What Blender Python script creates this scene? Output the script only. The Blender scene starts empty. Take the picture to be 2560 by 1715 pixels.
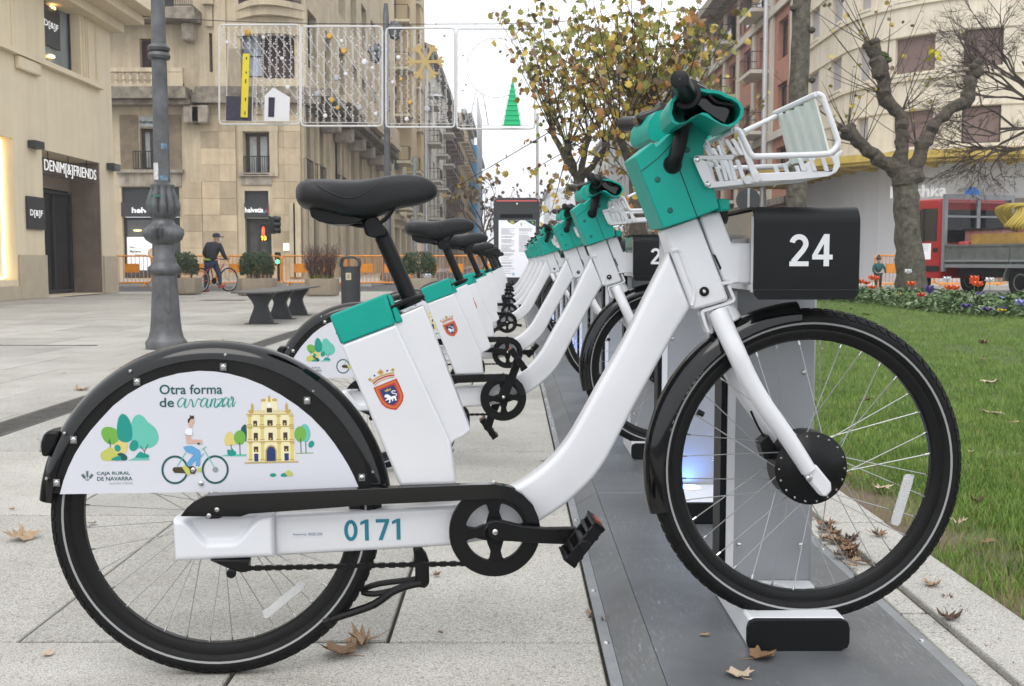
import bpy, bmesh, math, random
from mathutils import Vector, Matrix, noise
from mathutils.geometry import tessellate_polygon
random.seed(7)
PI = math.pi
C = bpy.context.scene.collection
S = bpy.context.scene

# ---------------------------------------------------------------- camera, sky, sun, exposure
FPX, PITCH, CH = 2620.0, math.radians(4.41), 0.85      # focal length in photo pixels, tilt, eye height
cam = bpy.data.cameras.new('camera'); cam.sensor_width = 36.0; cam.lens = FPX / 2560 * 36
cam.clip_start = 0.05; cam.clip_end = 3000
cam.dof.use_dof = True; cam.dof.focus_distance = 2.2; cam.dof.aperture_fstop = 24.0
camo = bpy.data.objects.new('camera', cam); C.objects.link(camo)
camo.location = (0, 0, CH); camo.rotation_euler = (PI / 2 - PITCH, 0, 0)
S.camera = camo

W = bpy.data.worlds.new('World'); S.world = W; W.use_nodes = True
wn, wl = W.node_tree.nodes, W.node_tree.links
bg = wn['Background']
sky = wn.new('ShaderNodeTexSky'); sky.sky_type = 'NISHITA'; sky.sun_disc = False
sky.sun_elevation = math.radians(52); sky.sun_rotation = math.radians(200)
sky.dust_density = 6.0; sky.air_density = 1.0
hs = wn.new('ShaderNodeHueSaturation'); hs.inputs['Saturation'].default_value = 0.12
wl.new(sky.outputs[0], hs.inputs['Color'])
mx = wn.new('ShaderNodeMix'); mx.data_type = 'RGBA'; mx.inputs[0].default_value = 0.9
mx.inputs[7].default_value = (9.7, 9.95, 10.3, 1)        # thick even cloud deck
wl.new(hs.outputs[0], mx.inputs[6]); wl.new(mx.outputs[2], bg.inputs[0])
bg.inputs[1].default_value = 0.150

sun = bpy.data.lights.new('sun', 'SUN'); sun.energy = 1.1; sun.angle = math.radians(35); sun.color = (1, 0.97, 0.93)
suno = bpy.data.objects.new('sun', sun); C.objects.link(suno)
suno.rotation_euler = (math.radians(34), math.radians(-12), 0)   # high, behind the camera
S.view_settings.view_transform = 'Standard'; S.view_settings.look = 'None'
S.view_settings.gamma = 1.0; S.view_settings.exposure = 0.12; S.view_settings.use_curve_mapping = False

# ---------------------------------------------------------------- helpers
def ray(u, v):
    dx, dy = (u - 1280) / FPX, -(v - 857.5) / FPX
    return dx, math.cos(PITCH) + dy * math.sin(PITCH), -math.sin(PITCH) + dy * math.cos(PITCH)
def at(u, v, Y):                       # survey: where a sighted point stands when its distance is Y
    a, b, c = ray(u, v); t = Y / b
    return Vector((a * t, Y, CH + c * t))
def gp(u, v, z=0.0):                   # survey: sighted point on level z
    a, b, c = ray(u, v); t = (z - CH) / c
    return Vector((a * t, b * t, z))
def Q(ox, oy, s, pts): return [(ox + x / s, oy + y / s) for x, y in pts]
def lerp(a, b, t): return a + (b - a) * t

ROOT = {}
def tag(o, label=None, cat=None, group=None, kind=None):
    if label: o['label'] = label
    if cat: o['category'] = cat
    if group: o['group'] = group
    if kind: o['kind'] = kind
    return o
def thing(name, label, cat, loc=(0, 0, 0), rz=0.0, group=None):
    o = bpy.data.objects.new(name, None); C.objects.link(o); o.empty_display_size = 0.1
    o.location = loc; o.rotation_euler = (0, 0, rz)
    ROOT[o] = Matrix.Translation(Vector(loc)) @ Matrix.Rotation(rz, 4, 'Z')
    return tag(o, label, cat, group)
def root_matrix(o):
    while o is not None:
        if o in ROOT: return ROOT[o]
        o = o.parent
    return Matrix.Identity(4)

class MB:
    def __init__(s): s.v = []; s.f = []
    def add(s, vs, fs):
        b = len(s.v); s.v += [tuple(x) for x in vs]; s.f += [tuple(b + i for i in f) for f in fs]; return s
    def box(s, x0, x1, y0, y1, z0, z1):
        return s.add([(x0, y0, z0), (x1, y0, z0), (x1, y1, z0), (x0, y1, z0), (x0, y0, z1), (x1, y0, z1), (x1, y1, z1), (x0, y1, z1)],
                     [(0, 3, 2, 1), (4, 5, 6, 7), (0, 1, 5, 4), (1, 2, 6, 5), (2, 3, 7, 6), (3, 0, 4, 7)])
    def obox(s, c, ax, ay, az):        # box by centre and three half-axis vectors
        c, ax, ay, az = map(Vector, (c, ax, ay, az))
        vs = [c + ax * i + ay * j + az * k for k in (-1, 1) for j in (-1, 1) for i in (-1, 1)]
        return s.add(vs, [(0, 2, 3, 1), (4, 5, 7, 6), (0, 1, 5, 4), (2, 6, 7, 3), (0, 4, 6, 2), (1, 3, 7, 5)])
    def prism(s, front, back):         # two matching outlines of 3D points
        n = len(front); vs = list(front) + list(back)
        tri = tessellate_polygon([[Vector(p) for p in front]])
        fs = [tuple(t) for t in tri] + [tuple(n + i for i in reversed(t)) for t in tri]
        fs += [(i, (i + 1) % n, n + (i + 1) % n, n + i) for i in range(n)]
        return s.add(vs, fs)
    def rprism(s, poly, y0, y1, r, seg=3):   # outline in (x, z), rounded rims, y0 < y1
        n = len(poly); P = [Vector((p[0], p[1])) for p in poly]
        ar = sum(P[i].x * P[(i + 1) % n].y - P[(i + 1) % n].x * P[i].y for i in range(n))
        if ar < 0: P.reverse()
        N = []
        for i in range(n):
            d0 = (P[i] - P[i - 1]).normalized(); d1 = (P[(i + 1) % n] - P[i]).normalized(); m = Vector((-d0.y - d1.y, d0.x + d1.x))
            m = m.normalized() if m.length > 1e-6 else Vector((-d0.y, d0.x)); N.append(m / max(0.5, m.dot(Vector((-d0.y, d0.x)))))
        rings = []
        for k in range(seg + 1):
            a = PI / 2 * k / seg; rings.append((r * (1 - math.sin(a)), y0 + r * (1 - math.cos(a))))
        rings += [(i_, y1 - (y - y0)) for i_, y in reversed(rings)]
        vs = [(P[i].x + N[i].x * ins, y, P[i].y + N[i].y * ins) for ins, y in rings for i in range(n)]
        fs = [(k * n + i, k * n + (i + 1) % n, (k + 1) * n + (i + 1) % n, (k + 1) * n + i) for k in range(len(rings) - 1) for i in range(n)]
        L = (len(rings) - 1) * n; fs += [tuple(range(n)), tuple(L + i for i in reversed(range(n)))]
        return s.add(vs, fs)
    def tube(s, path, r, n=8, cap=True, closed=False):
        path = [Vector(p) for p in path]; m = len(path)
        rs = r if isinstance(r, (list, tuple)) else [r] * m
        up = None; rings = []
        for i, p in enumerate(path):
            if closed: t = path[(i + 1) % m] - path[i - 1]
            else: t = path[min(i + 1, m - 1)] - path[max(i - 1, 0)]
            if t.length < 1e-9: t = Vector((0, 0, 1))
            t.normalize()
            if up is None: up = t.orthogonal().normalized()
            up = (up - t * up.dot(t))
            if up.length < 1e-6: up = t.orthogonal()
            up.normalize(); w = t.cross(up)
            rings.append([p + (up * math.cos(2 * PI * k / n) + w * math.sin(2 * PI * k / n)) * rs[i] for k in range(n)])
        vs = [q for rg in rings for q in rg]; fs = []
        for i in range(m if closed else m - 1):
            j = (i + 1) % m
            for k in range(n):
                fs.append((i * n + k, i * n + (k + 1) % n, j * n + (k + 1) % n, j * n + k))
        if cap and not closed:
            fs.append(tuple(range(n - 1, -1, -1))); fs.append(tuple((m - 1) * n + k for k in range(n)))
        return s.add(vs, fs)
    def lathe(s, prof, c=(0, 0, 0), axis='Z', n=32, a0=0.0, a1=2 * PI, closed_prof=False):
        # prof: (r, h) pairs; axis Z: h up; axis Y: h along +y, angle in xz plane
        full = abs(a1 - a0 - 2 * PI) < 1e-6; m = n if full else n + 1; k = len(prof); vs = []
        for i in range(m):
            a = a0 + (a1 - a0) * i / n
            for r, h in prof:
                if axis == 'Z': vs.append((c[0] + r * math.cos(a), c[1] + r * math.sin(a), c[2] + h))
                else: vs.append((c[0] + r * math.cos(a), c[1] + h, c[2] + r * math.sin(a)))
        fs = []
        for i in range(n):
            j = (i + 1) % m
            for q in range(k if closed_prof else k - 1):
                q2 = (q + 1) % k
                fs.append((i * k + q, j * k + q, j * k + q2, i * k + q2))
        return s.add(vs, fs)
    def disc(s, c, r, nrm, n=16, r2=None):
        c, nrm = Vector(c), Vector(nrm).normalized(); u = nrm.orthogonal().normalized(); w = nrm.cross(u)
        vs = [c + (u * math.cos(2 * PI * k / n) + w * math.sin(2 * PI * k / n)) * r for k in range(n)]
        return s.add(vs, [tuple(range(n))])
    def build(s, name, mat, parent=None, smooth=35, bevel=0, seg=2, local=False, kind=None, label=None):
        me = bpy.data.meshes.new(name)
        vs = s.v
        if parent is not None and not local:
            M = root_matrix(parent).inverted(); vs = [M @ Vector(v) for v in vs]
        loc = None
        if parent is None and not local and vs:
            xs = [v[0] for v in vs]; ys = [v[1] for v in vs]; zs = [v[2] for v in vs]
            loc = Vector(((min(xs) + max(xs)) / 2, (min(ys) + max(ys)) / 2, min(zs)))
            vs = [Vector(v) - loc for v in vs]
        me.from_pydata([tuple(v) for v in vs], [], s.f); me.validate()
        bm = bmesh.new(); bm.from_mesh(me); bmesh.ops.recalc_face_normals(bm, faces=bm.faces); bm.to_mesh(me); bm.free()
        return link(name, me, mat, parent, smooth, bevel, seg, loc, kind, label)
def link(name, me, mat, parent=None, smooth=35, bevel=0, seg=2, loc=None, kind=None, label=None):
    if mat is not None:
        me.materials.clear(); me.materials.append(mat)
    if smooth:
        me.shade_smooth(); me.set_sharp_from_angle(angle=math.radians(smooth))
    o = bpy.data.objects.new(name, me); C.objects.link(o)
    if loc is not None: o.location = loc
    o.parent = parent
    if bevel:
        b = o.modifiers.new('bevel', 'BEVEL'); b.width = bevel; b.segments = seg; b.limit_method = 'ANGLE'; b.angle_limit = math.radians(40)
    if kind: o['kind'] = kind
    if label: o['label'] = label
    return o
def copy_tree(o, parent=None):
    c = o.copy(); C.objects.link(c); c.parent = parent
    if o in ROOT: ROOT[c] = ROOT[o]
    for ch in list(o.children): copy_tree(ch, c)
    return c
def smooth_path(pts, k=6, closed=False):            # Catmull-Rom
    P = [Vector(p) for p in pts]; n = len(P); out = []
    rng = range(n) if closed else range(n - 1)
    for i in rng:
        p0 = P[(i - 1) % n] if closed else P[max(i - 1, 0)]
        p1, p2 = P[i], P[(i + 1) % n]
        p3 = P[(i + 2) % n] if closed else P[min(i + 2, n - 1)]
        for j in range(k):
            t = j / k
            out.append(0.5 * ((2 * p1) + (p2 - p0) * t + (2 * p0 - 5 * p1 + 4 * p2 - p3) * t * t + (3 * p1 - p0 - 3 * p2 + p3) * t ** 3))
    if not closed: out.append(P[-1])
    return out

FONTC = {}
def text_data(s, bold=0.0, ext=0.0):
    cu = bpy.data.curves.new('t', 'FONT'); cu.body = s; cu.size = 1; cu.offset = bold; cu.extrude = ext; cu.resolution_u = 3
    o = bpy.data.objects.new('t', cu); me = bpy.data.meshes.new_from_object(o)
    bpy.data.objects.remove(o); bpy.data.curves.remove(cu); return me
def text_on(name, s, mat, parent, o, xd, ud, w, h, bold=0.0, ext=0.0, shear=0.0, nrm=None, local=False):
    """lettering laid on a surface: o = lower-left corner, xd/ud = unit directions, w x h = size of its box"""
    me = text_data(s, bold, 0); vs = [v.co.copy() for v in me.vertices]
    x0 = min(v.x for v in vs); x1 = max(v.x for v in vs); y0 = min(v.y for v in vs); y1 = max(v.y for v in vs)
    o, xd, ud = Vector(o), Vector(xd), Vector(ud); nn = xd.cross(ud)
    fs = [tuple(p.vertices) for p in me.polygons]; bpy.data.meshes.remove(me)
    b = MB(); base = [o + xd * ((v.x - x0) / (x1 - x0) * w + shear * (v.y - y0) / (y1 - y0) * h) + ud * ((v.y - y0) / (y1 - y0) * h) for v in vs]
    b.add(base, fs)
    ob = b.build(name, mat, parent, smooth=0, local=local)
    if ext:
        m = ob.modifiers.new('sol', 'SOLIDIFY'); m.thickness = ext; m.offset = 0
    return ob

# ---------------------------------------------------------------- materials
def mat(name, col, rough=0.5, metal=0.0, var=0.0, vscale=6.0, bump=0.0, bscale=40.0, coat=0.0, spec=0.5, col2=None, objrand=0.0, trans=0.0, emit=None, estr=0.0, alpha=1.0, detail=6, streak=0.0, bdist=0.01):
    m = bpy.data.materials.new(name); m.use_nodes = True
    n, l = m.node_tree.nodes, m.node_tree.links; b = n['Principled BSDF']
    b.inputs['Base Color'].default_value = (*col, 1); b.inputs['Roughness'].default_value = rough; b.inputs['Metallic'].default_value = metal
    b.inputs['Specular IOR Level'].default_value = spec; b.inputs['Coat Weight'].default_value = coat; b.inputs['Coat Roughness'].default_value = 0.06
    b.inputs['Transmission Weight'].default_value = trans; b.inputs['Alpha'].default_value = alpha
    if emit: b.inputs['Emission Color'].default_value = (*emit, 1); b.inputs['Emission Strength'].default_value = estr
    tc = None
    if var or col2 or bump or objrand or streak:
        tc = n.new('ShaderNodeTexCoord')
    if var or col2:
        t = n.new('ShaderNodeTexNoise'); t.inputs['Scale'].default_value = vscale; t.inputs['Detail'].default_value = detail; t.inputs['Roughness'].default_value = 0.65
        l.new(tc.outputs['Object'], t.inputs['Vector'])
        r = n.new('ShaderNodeValToRGB'); r.color_ramp.elements[0].position = 0.32; r.color_ramp.elements[1].position = 0.68
        a = col2 if col2 else tuple(c * (1 - var) for c in col); z = col if col2 else tuple(min(1, c * (1 + var)) for c in col)
        r.color_ramp.elements[0].color = (*a, 1); r.color_ramp.elements[1].color = (*z, 1)
        l.new(t.outputs['Fac'], r.inputs[0]); src = r.outputs[0]
    else: src = None
    if objrand:
        oi = n.new('ShaderNodeObjectInfo'); mr = n.new('ShaderNodeMapRange'); mr.inputs[3].default_value = 1 - objrand; mr.inputs[4].default_value = 1 + objrand
        l.new(oi.outputs['Random'], mr.inputs[0])
        mm = n.new('ShaderNodeMix'); mm.data_type = 'RGBA'; mm.blend_type = 'MULTIPLY'; mm.inputs[0].default_value = 1
        if src: l.new(src, mm.inputs[6])
        else: mm.inputs[6].default_value = (*col, 1)
        cb = n.new('ShaderNodeCombineColor')
        for i in range(3): l.new(mr.outputs[0], cb.inputs[i])
        l.new(cb.outputs[0], mm.inputs[7]); src = mm.outputs[2]
    if streak:                             # rain streaks and soot runs down the wall
        g_ = n.new('ShaderNodeNewGeometry'); mp = n.new('ShaderNodeMapping'); mp.inputs['Scale'].default_value = (2.6, 2.6, 0.16); l.new(g_.outputs['Position'], mp.inputs['Vector'])
        ts = n.new('ShaderNodeTexNoise'); ts.inputs['Scale'].default_value = 1.3; ts.inputs['Detail'].default_value = 9; ts.inputs['Roughness'].default_value = 0.7; l.new(mp.outputs[0], ts.inputs['Vector'])
        rs_ = n.new('ShaderNodeValToRGB'); rs_.color_ramp.elements[0].position = 0.36; rs_.color_ramp.elements[1].position = 0.58; q_ = 1 - streak; rs_.color_ramp.elements[0].color = (q_, q_ * 0.985, q_ * 0.97, 1); rs_.color_ramp.elements[1].color = (1, 1, 1, 1); l.new(ts.outputs['Fac'], rs_.inputs[0])
        m5 = n.new('ShaderNodeMix'); m5.data_type = 'RGBA'; m5.blend_type = 'MULTIPLY'; m5.inputs[0].default_value = 1
        if src: l.new(src, m5.inputs[6])
        else: m5.inputs[6].default_value = (*col, 1)
        l.new(rs_.outputs[0], m5.inputs[7]); src = m5.outputs[2]
    if src: l.new(src, b.inputs['Base Color'])
    if bump:
        t2 = n.new('ShaderNodeTexNoise'); t2.inputs['Scale'].default_value = bscale; t2.inputs['Detail'].default_value = 4
        l.new(tc.outputs['Object'], t2.inputs['Vector'])
        bp = n.new('ShaderNodeBump'); bp.inputs['Strength'].default_value = bump; bp.inputs['Distance'].default_value = bdist
        l.new(t2.outputs['Fac'], bp.inputs['Height']); l.new(bp.outputs[0], b.inputs['Normal'])
    return m
M = {}
M['white'] = mat('white_paint', (0.62, 0.625, 0.65), 0.28, coat=0.5, var=0.035, vscale=3, bump=0.02, bscale=300)
M['white_matte'] = mat('white_plastic', (0.60, 0.61, 0.64), 0.45)
M['teal'] = mat('teal_plastic', (0.0, 0.295, 0.235), 0.42, spec=0.3, var=0.05, vscale=7, bump=0.05, bscale=500)
M['teal_dark'] = mat('teal_recess_shade', (0.0, 0.09, 0.072), 0.6)
M['black'] = mat('black_plastic', (0.0035, 0.0035, 0.004), 0.38, spec=0.25, bump=0.03, bscale=400)
M['black_gloss'] = mat('gloss_black', (0.003, 0.003, 0.0035), 0.10, spec=0.4, coat=0.15)
M['rubber'] = mat('tyre_rubber', (0.006, 0.006, 0.0065), 0.6, spec=0.22, var=0.35, vscale=18, bump=0.12, bscale=160)
M['rim'] = mat('black_rim', (0.004, 0.004, 0.0045), 0.32, spec=0.3)
M['leather'] = mat('saddle_leather', (0.007, 0.007, 0.008), 0.40, spec=0.4, bump=0.18, bscale=700)
M['smoke'] = mat('smoked_plastic', (0.008, 0.008, 0.008), 0.25, spec=0.2, col2=(0.02,0.02,0.02), vscale=3)
M['steel'] = mat('bright_steel', (0.55, 0.55, 0.55), 0.25, metal=1.0)
M['spoke'] = mat('spoke_steel', (0.42, 0.42, 0.42), 0.35, metal=0.85)
M['alu'] = mat('galvanised', (0.5, 0.5, 0.51), 0.4, metal=0.7, var=0.1, vscale=9)
M['clip'] = mat('grey_clip', (0.16, 0.16, 0.16), 0.5)
M['reflect'] = mat('reflective_stripe', (0.27, 0.27, 0.275), 0.5)
M['lens'] = mat('clear_lens', (0.75, 0.75, 0.76), 0.1, trans=0.4, bump=0.5, bscale=300)
M['orange_refl'] = mat('amber_reflector', (0.28, 0.05, 0.012), 0.3)
M['sticker'] = mat('sticker_white', (0.58, 0.585, 0.64), 0.4)
def flat(name, c, r=0.5): M[name] = mat(name, c, r)
flat('p_dark', (0.004, 0.075, 0.075)); flat('p_teal', (0.0, 0.25, 0.2)); flat('p_mint', (0.11, 0.45, 0.36)); flat('p_green', (0.14, 0.36, 0.05))
flat('p_lime', (0.45, 0.47, 0.1)); flat('p_yellow', (0.6, 0.5, 0.16)); flat('p_skin', (0.55, 0.36, 0.3)); flat('p_blue', (0.1, 0.3, 0.55)); flat('p_hair', (0.03, 0.015, 0.015))
flat('p_cream', (0.72, 0.66, 0.42)); flat('p_gold', (0.45, 0.32, 0.08)); flat('p_brown', (0.05, 0.03, 0.015)); flat('p_navy', (0.01, 0.03, 0.13)); flat('p_red', (0.45, 0.03, 0.03)); flat('p_white', (0.75, 0.75, 0.78))
flat('num_teal', (0.0, 0.16, 0.22)); flat('p_grey', (0.25, 0.27, 0.28)); flat('p_orange', (0.5, 0.14, 0.02))
# ---------------------------------------------------------------- share bike (local frame: x forward, y away from the viewer's side, z up; origin at rear tyre contact)
BYAW = math.radians(3.4); BR = Vector((-0.61, 2.12, 0))
def Bp(u, v, off=0.0):
    a, b, c = ray(u, v); nx, ny = math.sin(BYAW), -math.cos(BYAW)
    ox, oy = BR.x + nx * off, BR.y + ny * off
    t = (ox * nx + oy * ny) / (a * nx + b * ny)
    x, y = a * t - BR.x, b * t - BR.y
    return Vector((x * math.cos(BYAW) + y * math.sin(BYAW), -off, CH + c * t))
def bprism(b, pts, o0, o1=None):
    o1 = -o0 if o1 is None else o1
    fr = [Bp(u, v, o0) for u, v in pts]
    return b.prism(fr, [Vector((p.x, -o1, p.z)) for p in fr])
def D(*pts): return Q(0, 0, 0.91445, pts)
def Z1(*p): return Q(0, 820, 1.752, p)
def Z2(*p): return Q(700, 400, 2.24, p)
def Z3(*p): return Q(950, 1050, 3.485, p)
def Z4(*p): return Q(1500, 150, 2.24, p)
def Z4b(*p): return Q(1540, 500, 4.356, p)
def Z5(*p): return Q(1550, 700, 1.545, p)
def Z5b(*p): return Q(1640, 160, 6.03, p)
def Z6(*p): return Q(1720, 220, 5.6, p)
def sm2(pts, k=4, closed=False): return [(p.x, p.y) for p in smooth_path([(x, y, 0) for x, y in pts], k, closed)]
def screw(b, p, r=0.004, h=0.0025):
    c = Vector(p); b.lathe([(0.0002, -h), (r * 0.5, -h), (r, -h * 0.3), (r, 0.001)], c, 'Y', 8)
BIKEG = 'share bikes docked in a row'
bike = thing('share_bike', 'white and teal share bike nearest the camera, numbered 0171 on its chainstay', 'bicycle', BR, BYAW, BIKEG)

RR = 0.333
def wheel(cx, cz, hubr, hubw, name='wheel'):
    rim = MB().lathe([(0.294, -0.014), (0.288, -0.0155), (0.272, -0.011), (0.268, -0.006), (0.268, 0.006), (0.272, 0.011), (0.288, 0.0155), (0.294, 0.014)], (cx, 0, cz), 'Y', 72, closed_prof=True)
    w = rim.build(name, M['rim'], bike, local=True)
    Rm, rt = RR - 0.024, 0.024
    MB().lathe([(Rm + rt * math.cos(a) * (1.0 if math.cos(a) < 0 else 1.0), rt * 1.0 * math.sin(a)) for a in [2 * PI * k / 16 for k in range(16)]], (cx, 0, cz), 'Y', 88, closed_prof=True).build('tyre', M['rubber'], w, local=True)
    tr = MB()
    nb = 84
    for i in range(nb):
        for sgn in (-1, 1):
            for (p0, p1, sh0, sh1) in ((0.06, 0.62, 0.0, 0.62), (0.70, 1.12, 0.62, 0.1)):
                for_a = []
                for fr in (0, 0.62):
                    for ph, sh in ((p0, sh0), (p1, sh1)):
                        th = 2 * PI * (i + fr + sh) / nb
                        for rr in (rt - 0.0006, rt + 0.0017):
                            r = Rm + rr * math.cos(ph); for_a.append((cx + r * math.cos(th), sgn * rr * math.sin(ph), cz + r * math.sin(th)))
                # order: fr0(p0 in,out, p1 in,out), fr1(...)
                tr.add(for_a, [(1, 3, 7, 5), (0, 1, 5, 4), (2, 6, 7, 3), (0, 2, 3, 1), (4, 5, 7, 6)])
    tr.build('tread', M['rubber'], w, smooth=0, local=True, kind='stuff')
    st = MB()
    for sgn in (-1, 1):
        prof = [(Rm + (rt + 0.0007) * math.cos(a), sgn * (rt + 0.0007) * math.sin(a)) for a in [math.radians(d) for d in (97, 102, 107)]]
        st.lathe(prof, (cx, 0, cz), 'Y', 88)
    st.build('reflective_stripe', M['reflect'], w, local=True)
    sp = MB(); ni = MB()
    for i in range(36):
        th = 2 * PI * (i + 0.5) / 36; sd = -1 if i % 2 else 1; tw = (0.42 if (i // 2) % 2 else -0.42) * (1.0 if hubr > 0.05 else 2.4)
        a = Vector((cx + 0.27 * math.cos(th), 0, cz + 0.27 * math.sin(th)))
        h = Vector((cx + hubr * math.cos(th + tw), sd * hubw, cz + hubr * math.sin(th + tw)))
        sp.tube([h, a], 0.00115, 5)
        ni.tube([a, a + (h - a).normalized() * 0.012], 0.0023, 6)
    sp.build('spokes', M['spoke'], w, local=True, kind='stuff'); ni.build('spoke_nipples', M['steel'], w, local=True, kind='stuff')
    return w
RC = Vector((0.006, 0, RR)); FC = Vector((1.236, 0, 0.42))
rw = wheel(RC.x, RC.z, 0.016, 0.03)
MB().lathe([(0.0005, -0.037), (0.011, -0.037), (0.012, -0.036), (0.016, -0.036), (0.016, -0.030), (0.014, -0.026), (0.014, 0.026), (0.016, 0.030), (0.016, 0.036), (0.012, 0.036), (0.012, 0.05), (0.0005, 0.05)], RC, 'Y', 24).build('hub', M['black'], rw, local=True)
fw = wheel(FC.x, FC.z, 0.071, 0.026)
hub = MB().lathe([(0.0005, -0.052), (0.03, -0.052), (0.05, -0.046), (0.066, -0.034), (0.077, -0.028), (0.077, 0.028), (0.066, 0.034), (0.05, 0.046), (0.0005, 0.052)], FC, 'Y', 40).build('motor_hub', M['black'], fw, local=True)
hb = MB()
for i in range(18):
    a = 2 * PI * i / 18; screw(hb, FC + Vector((0.069 * math.cos(a), -0.0325, 0.069 * math.sin(a))), 0.0028)
hb.build('hub_bolts', M['steel'], fw, local=True, kind='stuff')
def reflector(pts, par, off=0.02):
    b = MB(); bprism(b, pts, off, off - 0.006)
    o = b.build('spoke_reflector', M['lens'], par, local=True, bevel=0.002)
    return o
reflector(Z1((1148, 1240), (1165, 1232), (1320, 1105), (1342, 1122), (1330, 1145), (1178, 1272), (1155, 1275)), rw)
reflector(Z5((1100, 755), (1112, 750), (1138, 754), (1136, 772), (1085, 940), (1075, 952), (1048, 944), (1050, 925)), fw)
val = MB(); val.tube([Bp(*Z5((300, 508))[0], 0), Bp(*Z5((322, 520))[0], 0)], 0.006, 8); val.build('valve', M['black'], fw, local=True)

def fender(c, a0, a1, ri, ro, w, name, skirt=0.0):
    hh = ro - ri; cs_ = [(math.sin(math.radians(d)), math.cos(math.radians(d))) for d in (0, 14, 30, 48, 68, 90, 112, 132, 150, 166, 180)]
    prof = [(ri + hh * s_, -w * c_) for s_, c_ in cs_] + [(ri + (hh - 0.003) * s_, -(w - 0.0025) * c_) for s_, c_ in reversed(cs_)]
    b = MB().lathe(prof, c, 'Y', 56, math.radians(a0), math.radians(a1), closed_prof=True)
    k = len(prof); n = 57
    b.f.append(tuple(range(k))); b.f.append(tuple((n - 1) * k + i for i in range(k)))
    return b.build(name, M['black_gloss'], bike, local=True)
rf = fender(RC + Vector((0, 0, 0.002)), 7, 174, 0.322, 0.357, 0.036, 'rear_mudguard')
ff = fender(FC, 95, 196, 0.312, 0.350, 0.034, 'front_mudguard')
b = MB()
for p in Z1((572, 190), (987, 118), (1372, 276), (284, 462), (206, 660), (1634, 630)): screw(b, Bp(p[0], p[1], 0.0335), 0.0042, 0.004)
b.build('mudguard_screws', M['steel'], rf, local=True, kind='stuff')
# smoked plate and the printed white side panel
arc = [RC + Vector((0.327 * math.cos(math.radians(a)), 0, 0.004 + 0.327 * math.sin(math.radians(a)))) for a in range(9, 172, 3)]
MB().prism([p + Vector((0, -0.0325, 0)) for p in arc], [p + Vector((0, -0.0295, 0)) for p in arc]).build('smoked_plate', M['smoke'], bike, local=True)
ppts = Z1((262, 728), (278, 668), (300, 610), (328, 552), (360, 500), (398, 448), (440, 400), (496, 340), (560, 290), (628, 250), (700, 220), (780, 199), (870, 188), (940, 191), (1000, 200), (1075, 220), (1150, 250), (1228, 292), (1300, 340), (1364, 392), (1420, 450), (1464, 506), (1500, 560), (1528, 606), (1550, 650), (1575, 708))
b = MB(); bprism(b, ppts, 0.0365, 0.0340); panel = b.build('side_panel', M['sticker'], bike, local=True, smooth=0)
b = MB()
for p in Z1((600, 236), (978, 171), (1345, 318), (322, 490), (248, 678), (1585, 655)): 
    q = Bp(p[0], p[1], 0.038); b.obox(q, (0.0065, 0, 0), (0, 0.0012, 0), (0, 0, 0.0075))
b.build('panel_clips', M['clip'], panel, local=True, kind='stuff', bevel=0.002)
b = MB()
for p in Z1((600, 236), (978, 171), (1345, 318), (322, 490), (248, 678), (1585, 655), (846, 622), (880, 681)): screw(b, Bp(p[0], p[1], 0.0395), 0.005)
b.build('panel_screws', M['steel'], panel, local=True, kind='stuff')

ART = {}
def art(mname, pts, off=0.0372, smooth_=0):
    if smooth_: pts = sm2(pts, smooth_, True)
    P3 = [Bp(u, v, off) for u, v in pts]; b = ART.setdefault(mname, MB())
    b.add(P3, [tuple(t) for t in tessellate_polygon([P3])])
def ell(cx, cy, rx, ry, rot=0.0, n=22):
    return [(cx + rx * math.cos(a) * math.cos(rot) - ry * math.sin(a) * math.sin(rot), cy + rx * math.cos(a) * math.sin(rot) + ry * math.sin(a) * math.cos(rot)) for a in [2 * PI * k / n for k in range(n)]]
def ribbon(mname, pts, w, off=0.0374, k=5, taper=None):
    p = [Vector((x, y)) for x, y in (sm2(pts, k) if k else pts)]; L = []; R = []
    for i, q in enumerate(p):
        t = (p[min(i + 1, len(p) - 1)] - p[max(i - 1, 0)])
        if t.length < 1e-6: t = Vector((1, 0))
        t.normalize(); nn = Vector((-t.y, t.x)); ww = w
        if taper: ww = w * (taper + (1 - taper) * max(0, t.y))       # down-strokes heavier, like a brush
        L.append(q + nn * ww / 2); R.append(q - nn * ww / 2)
    b = ART.setdefault(mname, MB()); n = len(L)
    b.add([Bp(q.x, q.y, off) for q in L] + [Bp(q.x, q.y, off) for q in R], [(i, i + 1, n + i + 1, n + i) for i in range(n - 1)])
def flush(parent, name='printed_artwork'):
    for k, b in ART.items(): b.build(name, M[k], parent, smooth=0, local=True, kind='stuff')
    ART.clear()
def Za(*p): return Q(200, 1000, 5.8525, p)
def Zb(*p): return Q(540, 960, 6.534, p)
# trees at left
art('p_mint', Za((860, 212), (930, 245), (990, 320), (1075, 385), (1130, 460), (1150, 560), (1110, 650), (1020, 700), (880, 710), (780, 690), (745, 560), (740, 420), (760, 310), (800, 240)), 0.0370, 3)
art('p_green', Za((415, 392), (500, 412), (550, 460), (570, 560), (530, 630), (450, 650), (370, 610), (320, 530), (312, 455), (350, 405)), 0.0371, 3)
art('p_lime', Za((300, 820), (320, 760), (390, 720), (420, 690), (500, 720), (560, 760), (560, 880), (400, 888), (330, 880)), 0.0371, 3)
art('p_yellow', Za((480, 690), (560, 600), (690, 630), (690, 720), (640, 800), (540, 800)), 0.0371, 3)
art('p_teal', Za((620, 203), (690, 240), (745, 350), (765, 480), (745, 590), (655, 620), (570, 580), (540, 470), (545, 350), (570, 250)), 0.0373, 3)
art('p_teal', [q for q in Za(*ell(788, 668, 65, 82, 0.35))], 0.0373)
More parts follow.
